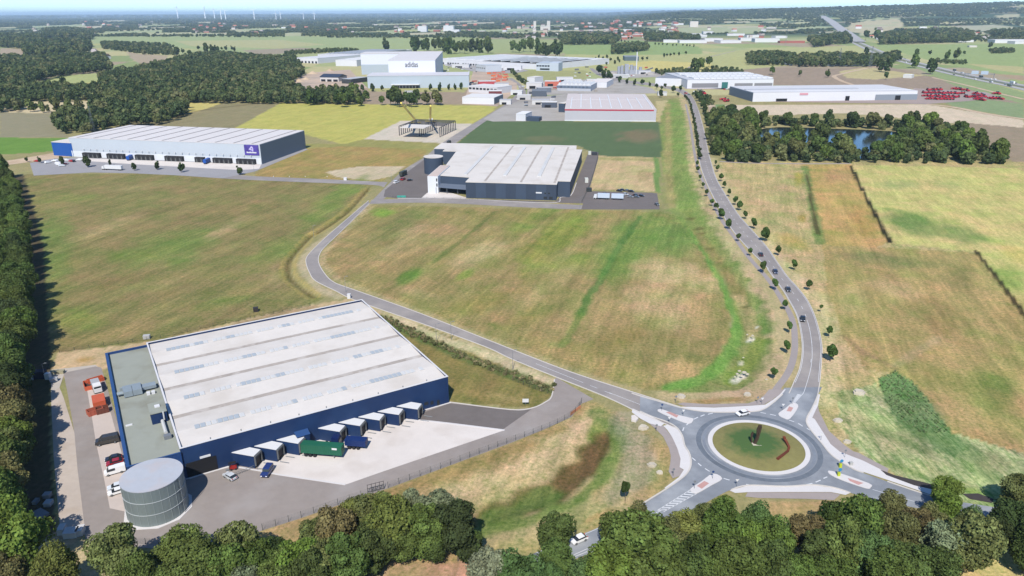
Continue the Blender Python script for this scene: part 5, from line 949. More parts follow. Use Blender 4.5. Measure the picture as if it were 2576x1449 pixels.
def scatter(name,pts,rad,coll,label,cat,npick=5,flat=1.,zoff=1.,group=None):
    n=len(pts); g=np.random.default_rng(n); P=np.array(pts,float); rad=np.asarray(rad,float)*np.ones(n)
    z=H(P[:,0],P[:,1])+rad*zoff; me=bpy.data.meshes.new(name); me.vertices.add(n); me.vertices.foreach_set('co',np.stack([P[:,0],P[:,1],z],1).ravel())
    a=me.attributes.new('rad','FLOAT_VECTOR','POINT'); a.data.foreach_set('vector',np.stack([rad,rad,rad*flat*g.uniform(.85,1.2,n)],1).ravel())
    a=me.attributes.new('rot','FLOAT_VECTOR','POINT'); a.data.foreach_set('vector',np.stack([0*rad,0*rad,g.uniform(0,6.28,n)],1).ravel())
    a=me.attributes.new('pick','INT','POINT'); a.data.foreach_set('value',g.integers(0,npick,n).astype(np.int32))
    o=link(name,me,label=label,cat=cat,kind='stuff',group=group); md=o.modifiers.new('scatter','NODES'); md.node_group=NG; md[NG.interface.items_tree['Collection'].identifier]=coll; return o
WOODS=[([(250,212),(258,196),(362,176),(475,146),(550,138),(644,148),(745,150),(766,190),(722,216),(740,226),(800,240),(905,238),(915,262),(840,262),(644,262),(475,260),(280,254),(285,232)],'dense dark wood left of the white high-bay hall'),
 ([(136,312),(160,340),(225,336),(337,318),(400,316),(468,294),(470,270),(437,258),(330,264),(240,266),(232,292),(150,300)],'compact wood behind the long pale hall'),
 ([(0,152),(90,153),(180,146),(265,145),(278,180),(230,184),(150,194),(60,214),(0,226)],'belt of woodland left of the pale meadow'),
 ([(0,222),(40,219),(110,222),(240,228),(280,238),(275,254),(130,258),(0,252)],'tree belt below the pale meadow'),
 ([(0,262),(55,262),(56,284),(0,284)],'clump of trees on the left edge between fields'),
 ([(0,94),(100,94),(108,114),(160,108),(228,116),(228,128),(190,146),(66,143),(62,124),(0,120)],'woodland on the far left'),
 ([(255,109),(340,112),(430,116),(436,139),(350,137),(325,131),(260,124)],'far wood above the brown field'),
 ([(108,78),(170,74),(235,82),(232,100),(110,100)],'blue green far wood on the left'),
 ([(715,133),(800,128),(900,125),(900,130),(800,134),(720,139)],'long hedge behind the pale halls'),
 ([(1405,98),(1440,92),(1560,102),(1545,112),(1420,114)],'wood beside the far town'),([(1540,126),(1560,120),(1625,117),(1629,127),(1560,137),(1540,137)],'small square wood in the green field'),
 ([(1620,92),(1700,93),(1760,103),(1720,107),(1625,105)],'wood in front of the far industrial sheds'),
 ([(1880,148),(1905,142),(1940,143),(2000,150),(1998,166),(1880,164)],'wood at the left of the bright pond'),([(2005,150),(2080,146),(2160,150),(2200,154),(2255,140),(2264,152),(2250,158),(2200,168),(2006,169)],'wood round the bright far pond'),
 ([(2210,96),(2290,84),(2400,80),(2445,90),(2440,107),(2215,113)],'wide dark wood right of the motorway'),([(2490,86),(2576,80),(2576,98),(2500,98)],'wood on the far right edge'),
 ([(2030,104),(2090,98),(2130,92),(2142,110),(2100,112),(2050,120)],'wood beside the climbing motorway'),([(2490,128),(2520,124),(2552,126),(2550,134),(2492,136)],'hedge in the right meadows'),([(2355,156),(2430,158),(2430,163),(2355,160)],'thin hedge in the right meadows'),
 ([(1648,184),(1700,178),(1752,180),(1750,188),(1660,190)],'hedge in front of the pale field'),([(1290,179),(1282,182),(1320,205),(1332,214),(1322,214),(1300,202)],'tree row beside the street to the works yard'),
 ([(1740,241),(1760,246),(1782,270),(1800,262),(1780,250),(1760,240)],'bushes between main road and machinery hall'),([(1752,184),(1790,187),(1870,190),(1868,180),(1800,176)],'brown shrub row in the ploughed field')]
tot=0
for i,(pp,lb) in enumerate(WOODS):
    yb=np.mean([G(*p)[1] for p in pp]); d=7.2 if yb<1500 else (9 if yb<2600 else 13); pts=fill(pp,d,seed=20+i)
    if not pts: continue
    tot+=len(pts); g=np.random.default_rng(i); small=('hedge' in lb or 'bush' in lb or 'shrub' in lb or 'row' in lb)
    scatter('hedge' if small else 'wood',pts,g.uniform(.5,1.15,len(pts))*d*(.6 if small else 1.),PC,lb,'hedge' if small else 'wood',zoff=1.0 if small else 1.25)
pts=fill(PWB,8,[PH_],seed=77); scatter('undergrowth',pts,np.random.default_rng(4).uniform(3,6.6,len(pts)),PC,'undergrowth and young trees filling the wood round the pond','undergrowth',zoff=.8)
# far woodland out to the horizon
def farwood(y0,y1,n,r0,r1,seed,thr,lab,exc=()):
    g=np.random.default_rng(seed); y=np.sqrt(g.uniform(y0*y0,y1*y1,n)); tt=g.uniform(-.74,.74,n); x=y*tt
    def vn(x,y,s,sd):
        tab=np.random.default_rng(sd).random((256,256)); a=x/s;b=y/s; ia=np.floor(a).astype(int);ib=np.floor(b).astype(int);fa=a-ia;fb=b-ib
        f=lambda i,j:tab[i%256,j%256]; return (f(ia,ib)*(1-fa)+f(ia+1,ib)*fa)*(1-fb)+(f(ia,ib+1)*(1-fa)+f(ia+1,ib+1)*fa)*fb
    m=.6*vn(x,y,700,seed+1)+.4*vn(x,y,260,seed+2)+.25*vn(x*.3,y,500,seed+3); k=m>thr; u,v=proj(x,y,H(x,y))
    for p in exc: k&=~inpoly(u,v,p)
    for cx,cy,ww,hh in CLEAR: k&=~((abs(u-cx)<ww)&(v>cy-hh*.9+.03*(cx-u))&(v<cy+hh*1.9+.03*(cx-u)))
    x,y=x[k],y[k]; return np.stack([x,y],1),g.uniform(r0,r1,len(x))*(.6+.4*y/y1)
EX=[[(2140,60),(2190,50),(2262,44),(2280,66),(2200,90),(2130,84)],[(2490,34),(2562,32),(2568,44),(2505,48)],[(2340,68),(2500,60),(2580,66),(2580,80),(2400,79)],[(1620,76),(1760,64),(1920,64),(1935,82),(1760,86)],[(2056,36),(2110,44),(2170,106),(2130,106),(2085,64)],[(220,92),(1090,97),(1450,99),(1450,140),(220,140)],[(1450,98),(1700,100),(2180,110),(2576,105),(2700,220),(1450,220)],[(1700,96),(2140,84),(2210,100),(2180,112),(1700,104)]]
for args,lb in (((2500,4600,9000,6,10,201,.66),'scattered copses and field trees of the middle distance'),((4400,9500,34000,11,18,211,.53),'endless far woodland below the horizon'),((9000,24000,38000,24,42,221,.47),'blue far forest reaching the horizon'),((23000,70000,14000,90,150,231,.4),'faint last forest band on the horizon')):
    p,r=farwood(*args,lab=lb,exc=EX); tot+=len(p); scatter('forest',p,r,PC,lb,'forest',flat=.55 if args[0]>4000 else .9,zoff=.35 if args[0]>4000 else .9)
print('INST',tot)
# shrubs, weeds and hedges near the roads
SC=bpy.data.collections.new('shrubs')
for i in range(3): o=bpy.data.objects.new('shrub',crown_mesh('shrub_leaves',95+i,130,.26,6,.8,WEED,core=.7)); SC.objects.link(o)
def along(P,wd,step,seed,jit=1.):
    g=random.Random(seed); gg=smooth_pts([G(*p) for p in P],8); out=[]
    for a,b in zip(gg[:-1],gg[1:]):
        L=np.linalg.norm(b-a); n=max(1,int(L/step*jit))
        for _ in range(n): k=g.random(); p=a+(b-a)*k; out.append((p[0]+g.gauss(0,wd/2.6),p[1]+g.gauss(0,wd/2.6)))
    return out
MC=bpy.data.collections.new('maize_plants')
for i in range(3): o=bpy.data.objects.new('maize_plant',crown_mesh('maize_leaves',195+i,110,.26,6,1.,MAIZE,core=.7)); MC.objects.link(o)
hp=along([(965,800),(1060,850),(1160,895),(1280,940),(1388,980)],3.4,.45,1); scatter('hedge',hp,np.random.default_rng(1).uniform(.5,1.1,len(hp)),SC,'rough green hedge band between the blue hall and the access road','hedge',3,zoff=.6)
mz=[(2208,952),(2250,934),(2296,958),(2345,1020),(2392,1088),(2330,1095),(2265,1060),(2225,1005)]; a_,b_=G(2225,945),G(2370,1080); dm=(b_-a_)/np.linalg.norm(b_-a_); nm_=np.array([-dm[1],dm[0]]); g=random.Random(6); cand=[]
for rr in range(-36,37):
    for kk in range(int(np.linalg.norm(b_-a_)*1.3/.75)): cand.append(a_-dm*3+dm*kk*.75+nm_*rr*1.05+np.array((g.gauss(0,.12),g.gauss(0,.12))))
cand=np.array(cand); uu,vv=proj(cand[:,0],cand[:,1],0*cand[:,0]); bp_=[tuple(p) for p in cand[inpoly(uu,vv,mz)] if g.random()<.45]; scatter('maize',bp_,np.random.default_rng(3).uniform(.2,.42,len(bp_)),MC,'dark green maize rows right of the main road','maize',3,zoff=.6)
#@@PART5
# ================================================================ VEHICLES AND SMALL THINGS
def carpaint(name,inst=False):
    m=bpy.data.materials.new(name); m.use_nodes=True; n=m.node_tree.nodes; b=n['Principled BSDF']; oi=n.new('ShaderNodeObjectInfo'); m.node_tree.links.new(oi.outputs['Color'],b.inputs['Base Color'])
    b.inputs['Roughness'].default_value=.3; b.inputs['Specular IOR Level'].default_value=.5; b.inputs['Coat Weight'].default_value=.3; return m
CPT=carpaint('car_paint'); LAMP=mat('headlamp',(.7,.72,.75),.2); REDL=mat('tail_lamp',(.4,.02,.02),.3)
def copy_thing(o,loc,rz,label=None,group=None,color=None,cat=None):
    c=o.copy(); COL.objects.link(c); c.location=loc; c.rotation_euler=(0,0,rz)
    if label: c['label']=label
    if group: c['group']=group
    elif 'group' in c: del c['group']
    for ch in o.children:
        d=ch.copy(); COL.objects.link(d); d.parent=c
        if color and ch.get('_p'): d.color=(*color,1)
        for g2 in ch.children: e=g2.copy(); COL.objects.link(e); e.parent=d
    return c
def wheel_me(r,w_): b=MB(); b.ycyl(0,0,r,-w_/2,w_/2,14); return b.me('wheel',DARK)
WH1=wheel_me(.33,.22); HUB=MB().ycyl(0,0,.19,-.12,.12,8).me('rim',GREYM)
def car_proto(kind):
    r=empty('car',(0,-900,0)); L=4.4
    if kind=='car': prof=[(-2.2,.35),(2.15,.35),(2.2,.62),(2.1,.82),(1.15,.93),(-1.9,.95),(-2.2,.8)]; cab=[(1.2,.93),(.45,1.38),(-1.2,1.42),(-2.0,.95)]; top=[(.5,1.37),(.35,1.46),(-1.1,1.48),(-1.3,1.4)]
    elif kind=='van': prof=[(-2.6,.4),(2.5,.4),(2.6,.8),(2.45,1.1),(1.75,1.25),(1.5,1.3),(-2.6,1.3)]; cab=[(1.8,1.25),(1.1,1.85),(-2.5,1.85),(-2.58,1.3)]; top=[(1.15,1.84),(.9,2.02),(-2.4,2.05),(-2.5,1.84)]
    elif kind=='panel': prof=[(-2.7,.4),(2.5,.4),(2.65,.9),(2.4,1.15),(1.9,1.25),(-.2,1.28),(-.2,2.15),(-2.7,2.15)]; cab=[(1.9,1.25),(1.3,2.0),(-.19,2.05),(-.19,1.28)]; top=[(1.35,1.98),(1.1,2.14),(-.25,2.16),(-.25,1.98)]
    elif kind=='jeep': prof=[(-2.1,.5),(2.,.5),(2.05,1.05),(.8,1.15),(-2.1,1.15)]; cab=[(.8,1.14),(.6,1.75),(-2.05,1.78),(-2.1,1.14)]; top=[(.62,1.74),(.55,1.9),(-2.,1.92),(-2.05,1.76)]
    hw=.9 if kind in('car','jeep') else .98
    b=MB(); b.yprism(prof,-hw,hw); body=b.build('body',CPT,r); body['_p']=1
    b=MB(); b.yprism(cab,-hw+.09,hw-.09); b.build('window_band',GLASS,r); b=MB(); b.yprism(top,-hw+.12,hw-.12); t_=b.build('car_roof',CPT,r); t_['_p']=1
    for x in (1.35,-1.35) if kind in('car','jeep') else (1.7,-1.6):
        for y in (-hw+.08,hw-.08): w_=link('wheel',WH1,r,loc=(x,y,.33)); link('rim',HUB,w_,loc=(0,.0,0))
    xf=prof[2][0]
    for y in (-.62,.62):
        MB().box(xf-.12,xf+.02,y-.18,y+.18,.62,.8).build('headlight',LAMP,r); MB().box(prof[0][0]-.02,prof[0][0]+.1,y-.14,y+.14,.7,.95).build('tail_light',REDL,r)
    return r
PR={k:car_proto(k) for k in('car','van','panel','jeep')}
used={}
def place(kind,p,nose,color,label,group=None,z=.1,k=1.):
    a,b_=G(*p),G(*nose); rz=math.atan2(b_[1]-a[1],b_[0]-a[0]); src=PR[kind]
    c=copy_thing(src,(*a,z),rz,label,group,color); c['category']='van' if kind in('van','panel') else 'car'; c.name={'van':'van','panel':'van'}.get(kind,'car'); c.scale=(k,)*3; return c
SIL=(.42,.44,.46); WHT=(.62,.62,.62); BLK=(.012,.013,.016); RED_=(.25,.012,.02); NAVY=(.015,.03,.12); GRY=(.09,.1,.11)
place('car',(579,1203),(562,1193),SIL,'silver estate car crossing the asphalt in front of the blue hall')
place('jeep',(673,1193),(664,1206),NAVY,'dark blue off-road car parked at the corner of the loading apron',k=1.15)
place('van',yv([(262,703)])[0],yv([(170,722)])[0],(.03,.028,.026),'long black van parked beside the blue hall office wing',k=1.25)
place('car',yv([(318,862)])[0],yv([(235,880)])[0],(.015,.018,.03),'dark blue car at the top of the parked row beside the blue hall')
place('car',yv([(328,902)])[0],yv([(245,922)])[0],RED_,'dark red car between two dark cars beside the blue hall')
place('car',yv([(340,948)])[0],yv([(255,968)])[0],BLK,'black car between the red one and the white van')
place('panel',yv([(330,985)])[0],yv([(240,1010)])[0],WHT,'white van at the lower end of the parked row')
place('car',yv([(345,1128)])[0],yv([(265,1150)])[0],(.5,.53,.56),'silver white car behind the other, left of the round tank'); place('car',yv([(350,1175)])[0],yv([(268,1200)])[0],WHT,'white car standing closest to the round tank')
place('car',(1868,1044),(1852,1048),WHT,'white car driving round the roundabout top',z=.14)
place('car',(1456,1362),(1440,1369),WHT,'white car on the lower road half hidden by a tree')
for i,(p,n_,c,lb) in enumerate((((2019,806),(2019,815),BLK,'black car nearest to the roundabout on the main road'),((1982,732),(1986,739),(.02,.022,.03),'dark car second from the roundabout on the main road'),((1950,687),(1954,694),(.015,.02,.05),'dark blue car on the bend of the main road'),((1913,643),(1909,637),(.02,.02,.025),'dark car furthest up the avenue'))): place('car',p,n_,c,lb,z=.12,k=1.1)
# parked cars by the grey hall
pk=t(2,1,[(935,512),(1080,520),(1100,530),(1140,515),(1190,540),(1245,525),(1250,540),(1300,530),(1080,478),(1110,472),(1160,478),(1200,484),(1458,618)])
for i,p in enumerate(pk): place('car',p,(p[0]+8,p[1]+(1 if i<12 else 4)),[BLK,GRY,BLK,SIL,(.2,.21,.22),BLK,GRY,BLK,BLK,BLK,GRY,BLK,GRY][i],('grey car alone at the right end of the asphalt lot' if i==12 else 'dark car alone just behind the white truck' if i==0 else 'silver car among the dark cars on the lot of the grey hall' if i==3 else 'dark car in the front group on the lot of the grey hall' if i<8 else 'dark car in the back row on the lot of the grey hall'),None if i in(0,3,12) else 'cars on the lot of the grey hall')
place('car',(1014,453),(1020,450),RED_,'red car in the yard left of the grey hall',k=1.3); place('van',(997,461),(1003,459),WHT,'white van beside the red car in the grey hall yard'); place('car',(1031,455),(1037,454),BLK,'black car right of the red car in the grey hall yard')
# trucks
def truck(p,nose,cabc,boxc,label,Lb=12,trailer2=False,z=.1,hb=3.9,cat='truck',cab=True):
    a,b_=G(*p),G(*nose); r=empty('truck',(*a,z),math.atan2(b_[1]-a[1],b_[0]-a[0]),label=label,cat=cat)
    bm_=mat('truck_box_%d_%d_%d'%boxc,A(*boxc),.55); cm=mat('truck_cab_%d_%d_%d'%cabc,A(*cabc),.4)
    MB().box(-Lb,0,-1.25,1.25,1.05,hb).build('cargo_box',bm_,r); MB().box(-Lb,0,-.5,.5,.7,1.04).build('chassis',DARK,r)
    xs=[-Lb+1.5,-Lb+2.8,-1.6]
    if trailer2: MB().box(-2*Lb-1.2,-Lb-1.2,-1.25,1.25,1.05,hb).build('trailer_box',bm_,r); xs+=[-2*Lb+.3,-Lb-3]
    if cab:
        MB().yprism([(.5,.5),(2.6,.5),(2.65,1.8),(2.3,3.0),(.5,3.3)],-1.2,1.2).build('cab',cm,r); MB().box(2.3,2.6,-1.05,1.05,1.75,2.6).build('windscreen',GLASS,r); xs+=[1.9,.6]
    for x in xs:
        for y in (-1.05,1.05): MB().ycyl(x,.5,.5,y-.18,y+.18,12).build('wheel',DARK,r)
    return r
truck((1503,500.5),(1488,500),(236,238,240),(214,226,240),'white articulated lorry with two pale blue boxes parked by the grey hall',8.2,True)
truck((266,427),(255,426.5),(240,240,240),(240,240,240),'long white lorry on the asphalt in front of the pale hall',16)
truck((1131,363),(1140,355),(70,72,70),(60,64,60),'dark tipper lorry driving up the road behind the grey hall',8); truck((1021,440),(1030,436),(80,80,76),(76,80,74),'dark olive container in the yard left of the grey hall',9,cab=False,cat='container')
truck((322,405),(317,407.5),(30,90,180),(30,90,180),'blue trailer slanting from the docks of the pale hall, left one',13,cab=False,cat='trailer'); truck((515,414),(510,416.5),(30,90,180),(30,90,180),'blue trailer slanting from the docks of the pale hall, right one',13,cab=False,cat='trailer')
# green container trailer
a=np.array(G(*p_([(1470,725)])[0]))
ax_=W.matrix_basis if False else None
def wworld(x,y): an=W.rotation_euler[2]; return (W.location[0]+x*math.cos(an)-y*math.sin(an),W.location[1]+x*math.sin(an)+y*math.cos(an))
def wtruck(x0,y0,x1,y1,col_,label,L,h,cab=None,cat='trailer',sign=False):
    A_=np.array(wworld(x0,y0));B_=np.array(wworld(x1,y1)); r=empty('trailer',(*A_,.08),math.atan2(*(B_-A_)[::-1]),label=label,cat=cat)
    m=mat('container_%d_%d_%d'%col_,A(*col_),.5,noise=.06,nscale=.6); MB().box(0,L,-1.25,1.25,1.2,h).build('container',m,r)
    for k in range(int(L/.8)):
        for s in (-1,1): MB().box(.3+k*.8,.6+k*.8,*((-1.3,-1.255) if s<0 else (1.255,1.3)),1.35,h-.15)
    b=MB()
    for k in range(int(L/.7)): b.box(.3+k*.7,.62+k*.7,-1.31,-1.252,1.35,h-.15); b.box(.3+k*.7,.62+k*.7,1.252,1.31,1.35,h-.15)
    b.build('corrugation',m,r,kind='stuff'); MB().box(.2,L-.2,-.5,.5,.75,1.19).build('chassis',DARK,r); MB().box(L-.06,L+.02,-1.1,1.1,1.3,h-.1).build('rear_door',m,r)
    for x in (1.3,2.6,3.9):
        for y in (-1.05,1.05): MB().ycyl(x,.5,.5,y-.17,y+.17,12).build('wheel',DARK,r)
    b=MB()
    for y in (-.9,.9): b.box(L-2.6,L-2.4,y-.08,y+.08,0,1.2)
    b.build('landing_leg',GREYM,r)
    if sign: MB().box(L-2.8,L-1.3,-1.34,-1.312,h-.95,h-.35).build('door_label',WHITE,r)
    return r
wtruck(31.2,-5.0,40.4,-12.4,(38,108,82),'long dark green container trailer backed to the third loading pod',12.2,4.0,sign=True)
wtruck(43.2,-7.9,47.,-10.9,(28,54,112),'short dark blue swap body standing before the loading pods',6.3,3.1)
CB=empty('tractor_unit',(*wworld(40.8,-6.2),.08),ang-R(38),label='dark blue tractor unit beside the short blue swap body',cat='truck'); MB().yprism([(-1.2,.7),(1.2,.7),(1.25,1.9),(1.,3.4),(-1.,3.6)],-1.2,1.2).build('cab',mat('cab_navy',A(26,44,92),.4),CB); MB().box(1.,1.27,-1.,1.,1.9,2.8).build('windscreen',GLASS,CB); MB().box(-4.2,-1.2,-.5,.5,.7,1.1).build('chassis',DARK,CB)
for x in (.6,-2.2,-3.4):
    for y in (-1,1): MB().ycyl(x,.5,.5,y-.17,y+.17,12).build('wheel',DARK,CB)
FL=empty('forklift',(*G(587,1181),.1),R(200),label='small red forklift next to the first loading pod',cat='forklift'); MB().box(-1,.8,-.6,.6,.3,1.1).build('body',mat('forklift_red',A(170,50,44),.5),FL); b=MB()
for x in (-.8,.6):
    for y in (-.5,.5): b.box(x-.04,x+.04,y-.04,y+.04,1.1,2.1)
b.box(-.9,.7,-.55,.55,2.1,2.2); b.build('roll_cage',DARK,FL); MB().box(.85,1.,-.4,.4,.1,2.3).build('mast',DARK,FL); MB().box(1.,2.,-.35,.35,.1,.18).build('fork',GREYM,FL)
for x in (-.7,.5):
    for y in (-.6,.6): MB().ycyl(x,.28,.28,y-.1,y+.1,10).build('wheel',DARK,FL)
# skips, containers and lift truck beside the office annex
ORG=mat('skip_orange',A(216,104,70),.6,noise=.1,nscale=1.); ORG2=mat('skip_orange_dull',A(196,104,80),.7,noise=.12,nscale=1.)
def skip(p,q_,w_,l_,h,m,label,open_=True):
    a,b_=G(*p),G(*q_); r=empty('skip',(*a,.08),math.atan2(b_[1]-a[1],b_[0]-a[0]),label=label,cat='skip')
    b=MB(); b.prism([(-l_/2,-w_/2),(l_/2,-w_/2),(l_/2,-w_/2+.12),(-l_/2,-w_/2+.12)],0,h); b.prism([(-l_/2,w_/2-.12),(l_/2,w_/2-.12),(l_/2,w_/2),(-l_/2,w_/2)],0,h); b.box(-l_/2,-l_/2+.12,-w_/2+.12,w_/2-.12,0,h); b.box(l_/2-.12,l_/2,-w_/2+.12,w_/2-.12,0,h); b.build('skip_wall',m,r); MB().box(-l_/2+.12,l_/2-.12,-w_/2+.12,w_/2-.12,.05,.3 if open_ else h-.02).build('skip_floor' if open_ else 'skip_lid',mat('skip_inside',(.05,.03,.025),.9) if open_ else m,r)
    b=MB()
    for k in range(4): x=-l_/2+(k+.5)*l_/4; b.box(x-.08,x+.08,-w_/2-.08,-w_/2,0,h); b.box(x-.08,x+.08,w_/2,w_/2+.08,0,h)
    b.build('rib',m,r)
Y=yv
skip(Y([(80,180)])[0],Y([(95,230)])[0],2.4,5.5,1.5,ORG,'open orange skip at the top left of the recycling corner'); skip(Y([(150,130)])[0],Y([(200,115)])[0],2.4,5.,1.4,ORG,'orange skip behind the white lorry cab'); skip(Y([(186,345)])[0],Y([(192,375)])[0],3.6,6,2.5,ORG,'closed bright orange compactor in the recycling corner',False); skip(Y([(145,425)])[0],Y([(190,410)])[0],2.6,4.5,1.7,ORG2,'dull brick red skip below the bright compactor'); skip(Y([(215,415)])[0],Y([(255,405)])[0],2.4,3.6,1.8,mat('skip_brown',A(120,70,56),.8),'dark brown skip with its lid open beside the office wing')
r=truck(Y([(165,215)])[0],Y([(180,250)])[0],(238,238,240),(186,188,192),'white skip lorry with grey load by the recycling corner',4.2,hb=2.9)
# boxes under the trees on the left
def crate(p,w_,l_,h,col_,label,rz=0.,name='crate',cat='crate',group=None):
    x,y=G(*p); r=empty(name,(x,y,.06),rz,label=label,cat=cat,group=group); m=mat('crate_%d_%d_%d'%col_,A(*col_),.7,noise=.05,nscale=1.)
    MB().box(-w_/2,w_/2,-l_/2,l_/2,0,h).build('box',m,r); MB().box(-w_/2-.05,w_/2+.05,-l_/2-.05,l_/2+.05,h+.003,h+.1).build('lid',m,r); return r
for i,(x,y) in enumerate(((630,1010),(690,1045),(757,1040),(815,1020))): crate(t(0,3,[(x,y)])[0],1.5,2.6,1.5,(226,224,222),['leftmost','second','third','rightmost'][i]+' of the white boxes at the lower end of the paver strip',R(12),group='white boxes on the paver strip')
crate(t(0,2,[(375,905)])[0],6.1,2.5,2.6,(24,34,64),'navy shipping container under the trees',R(8),'container','container'); crate(t(0,2,[(315,915)])[0],2.4,2.4,2.4,(200,202,206),'pale grey cabinet left of the navy container',R(8)); crate(t(0,2,[(490,915)])[0],1.6,1.6,2.1,(232,232,232),'white cabin right of the navy container'); crate(t(0,2,[(545,940)])[0],2.4,1.4,1.2,(190,192,196),'grey pallet box right of the white cabin',.4); crate(t(0,2,[(580,860)])[0],4.6,1.6,1.,(178,170,140),'khaki covered stack behind the pallet boxes',R(8)); crate(t(0,3,[(405,840)])[0],4,2.6,.6,(150,150,156),'grey flat sheet lying beneath the trees',R(-30),'sheet_stack','stack'); crate(t(0,3,[(480,655)])[0],1.7,1.7,1.,(170,170,172),'grey tank cage under the trees, upper one',.1); crate(t(0,3,[(493,735)])[0],1.7,2.,1.,(196,198,200),'pale tank cage under the trees, lower one',.1); crate(t(0,3,[(365,715)])[0],1.,1.8,.8,(140,146,150),'small grey box under the trees')
crate(t(1,2,[(0,235)])[0],2.,2.,1.6,(60,56,56),'dark compressor at the meadow edge behind the blue hall',.3,'compressor','machine'); crate(t(0,2,[(1480,510)])[0],2.4,1.6,1.4,(200,200,200),'pale box on the sand behind the office wing',.2); crate(t(1,2,[(938,105)])[0],1.4,1.4,2.,(236,236,236),'white cabinet at the far corner of the blue hall')
crate(t(1,1,[(1465,537)])[0],6.,1.4,.9,(70,190,170),'turquoise banner board on the asphalt before the grey hall',0,'banner','banner'); crate(t(2,1,[(748,385)])[0],2.4,4.5,3.0,(226,228,220),'white box body behind the fence right of the grey hall'); crate(t(2,1,[(775,478)])[0],3.6,3.4,2.4,(60,66,66),'dark skip at the gate of the parking lot'); crate(t(2,1,[(780,108)])[0],2.4,2.4,3,(220,224,214),'pale tank at the far right corner of the grey hall'); crate(t(2,1,[(830,112)])[0],5,3,2.4,(60,64,70),'dark container at the far right corner of the grey hall')
crate((2140,1170),.01+.8,.8,.9,(200,200,196),'small white cable cabinet near the eastern footpath')
# sculptures on the island
def arc_plate(name,parent,pts,wd,m):   # thick curved beam through points
    b=MB()
    for p0_,p1_ in zip(pts[:-1],pts[1:]): b.bar(p0_,p1_,wd*.72,4,wd*.72)
    return b.build(name,m,parent)
sx_,sy_=G(1902,1117,.9); SC1=empty('steel_sculpture',(sx_,sy_,0),0,label='tall dark rusty steel sculpture standing on the roundabout',cat='sculpture')
b=MB(); b.yprism([(-.95,1.),(-.3,1.),(.25,3.),(.9,6.6),(1.,7.2),(.1,7.3),(-.35,5.8),(-.2,3.4)],-.1,.25); b.build('standing_plate',RUSTD,SC1); b=MB(); b.yprism([(-1.3,1.),(-.9,1.),(-1.25,3.),(-1.0,4.6),(-1.35,4.9),(-1.75,3.9),(-1.6,2.2)],.3,.6); b.build('curved_plate',RUSTD,SC1); b=MB(); b.yprism([(-.75,1.),(-.1,1.),(.5,3.),(1.,6.9),(.5,7.),(.1,4.2)],-.35,-.2); b.build('standing_plate',RUSTD,SC1)
b=MB(); b.prism([(-1.2,-1.1),(1.2,-1.2),(1.6,.2),(.6,.9),(-1.3,.5)],.8,1.13); b.build('stone_base',mat('pale_stone',A(214,206,186),.9),SC1)
def lift(p,z): x,y=G(p[0],p[1],z); return (x,y,z)
ap=q([(1742,528),(1770,575),(1800,640),(1785,685),(1725,730),(1660,775)]); x0_,y0_=G(*ap[2]); SC2=empty('steel_sculpture',(x0_,y0_,0),0,label='curved rust red steel sculpture lying on the roundabout turf',cat='sculpture')
pp=[(g_[0]-x0_,g_[1]-y0_,z) for g_,z in ((G(*a_,z_),z_) for a_,z_ in zip(ap,(1.9,1.3,.9,.75,.85,1.0)))]
pp2=[]
for i in range(len(pp)-1):
    for k in range(4): s=k/4; pp2.append(tuple(pp[i][j]*(1-s)+pp[i+1][j]*s for j in range(3)))
pp2.append(pp[-1]); arc_plate('steel_beam',SC2,pp2,.62,RUST); MB().bar(pp2[0],(pp2[0][0]-.1,pp2[0][1]-.1,pp2[0][2]+.6),.5,4).build('beam_end',RUST,SC2)
def stones(name,pts,label,cat='boulder',m=None):
    for i,(u,v,s) in enumerate(pts):
        x,y=G(u,v); g=random.Random(i*7+int(u)); b=MB(); n=7; ring1=[(s*g.uniform(.8,1.2)*math.cos(6.283*k/n),s*.8*g.uniform(.8,1.2)*math.sin(6.283*k/n)) for k in range(n)]; b.prism(ring1,0,s*.35); b.prism([(a_*.72,c_*.72) for a_,c_ in ring1],s*.35,s*.62)
        b.build(name,m or mat('pale_boulder',A(216,206,186),.95,noise=.15,nscale=1.5),loc=(x,y,0),label=label[i] if isinstance(label,list) else label,cat=cat,group=None if isinstance(label,list) else label+'s')
stones('boulder',[(1899,1164,.5),(1990,1115,.7)],['small pale stone on the front of the roundabout island','flat pale stone right of the lying sculpture'])
stones('boulder',[(1860,934,.6),(1872,938,.8),(1866,945,.5),(1880,942,.6),(1849,948,.4),(1855,941,.5),(1893,845,.6),(1891,855,.5),(1880,842,.4),(1870,900,.4),(1928,955,.5)],'white boulder in the green swale by the main road')
stones('manhole_slab',[(1713,999,1.5),(1880,994,1.3),(1617,1078,1.6),(1616,1070,.5),(2160,990,2.),(2107,1060,1.4),(2130,1113,1.2),(1640,1172,1.3),(1660,1190,1.)],['flat pale slab on the verge above the western arm','flat pale slab on the verge left of the northern arm','round pale slab on the slope left of the roundabout','small pale stone above the round slab','long pale slab in the dry verge right of the main road','round slab in the rough field right of the roundabout','pale slab beside the eastern path','pale slab by the swale','pale slab next to the drain channel'],'slab')
MB().prism([tuple(np.array(G(*p))-np.array(G(1600,1062))) for p in ((1588,1050),(1596,1048),(1606,1056),(1600,1063),(1588,1060))],0,.7).build('concrete_shaft',CONC,loc=(*G(1600,1062),0),label='square concrete drain shaft on the slope left of the roundabout',cat='shaft')
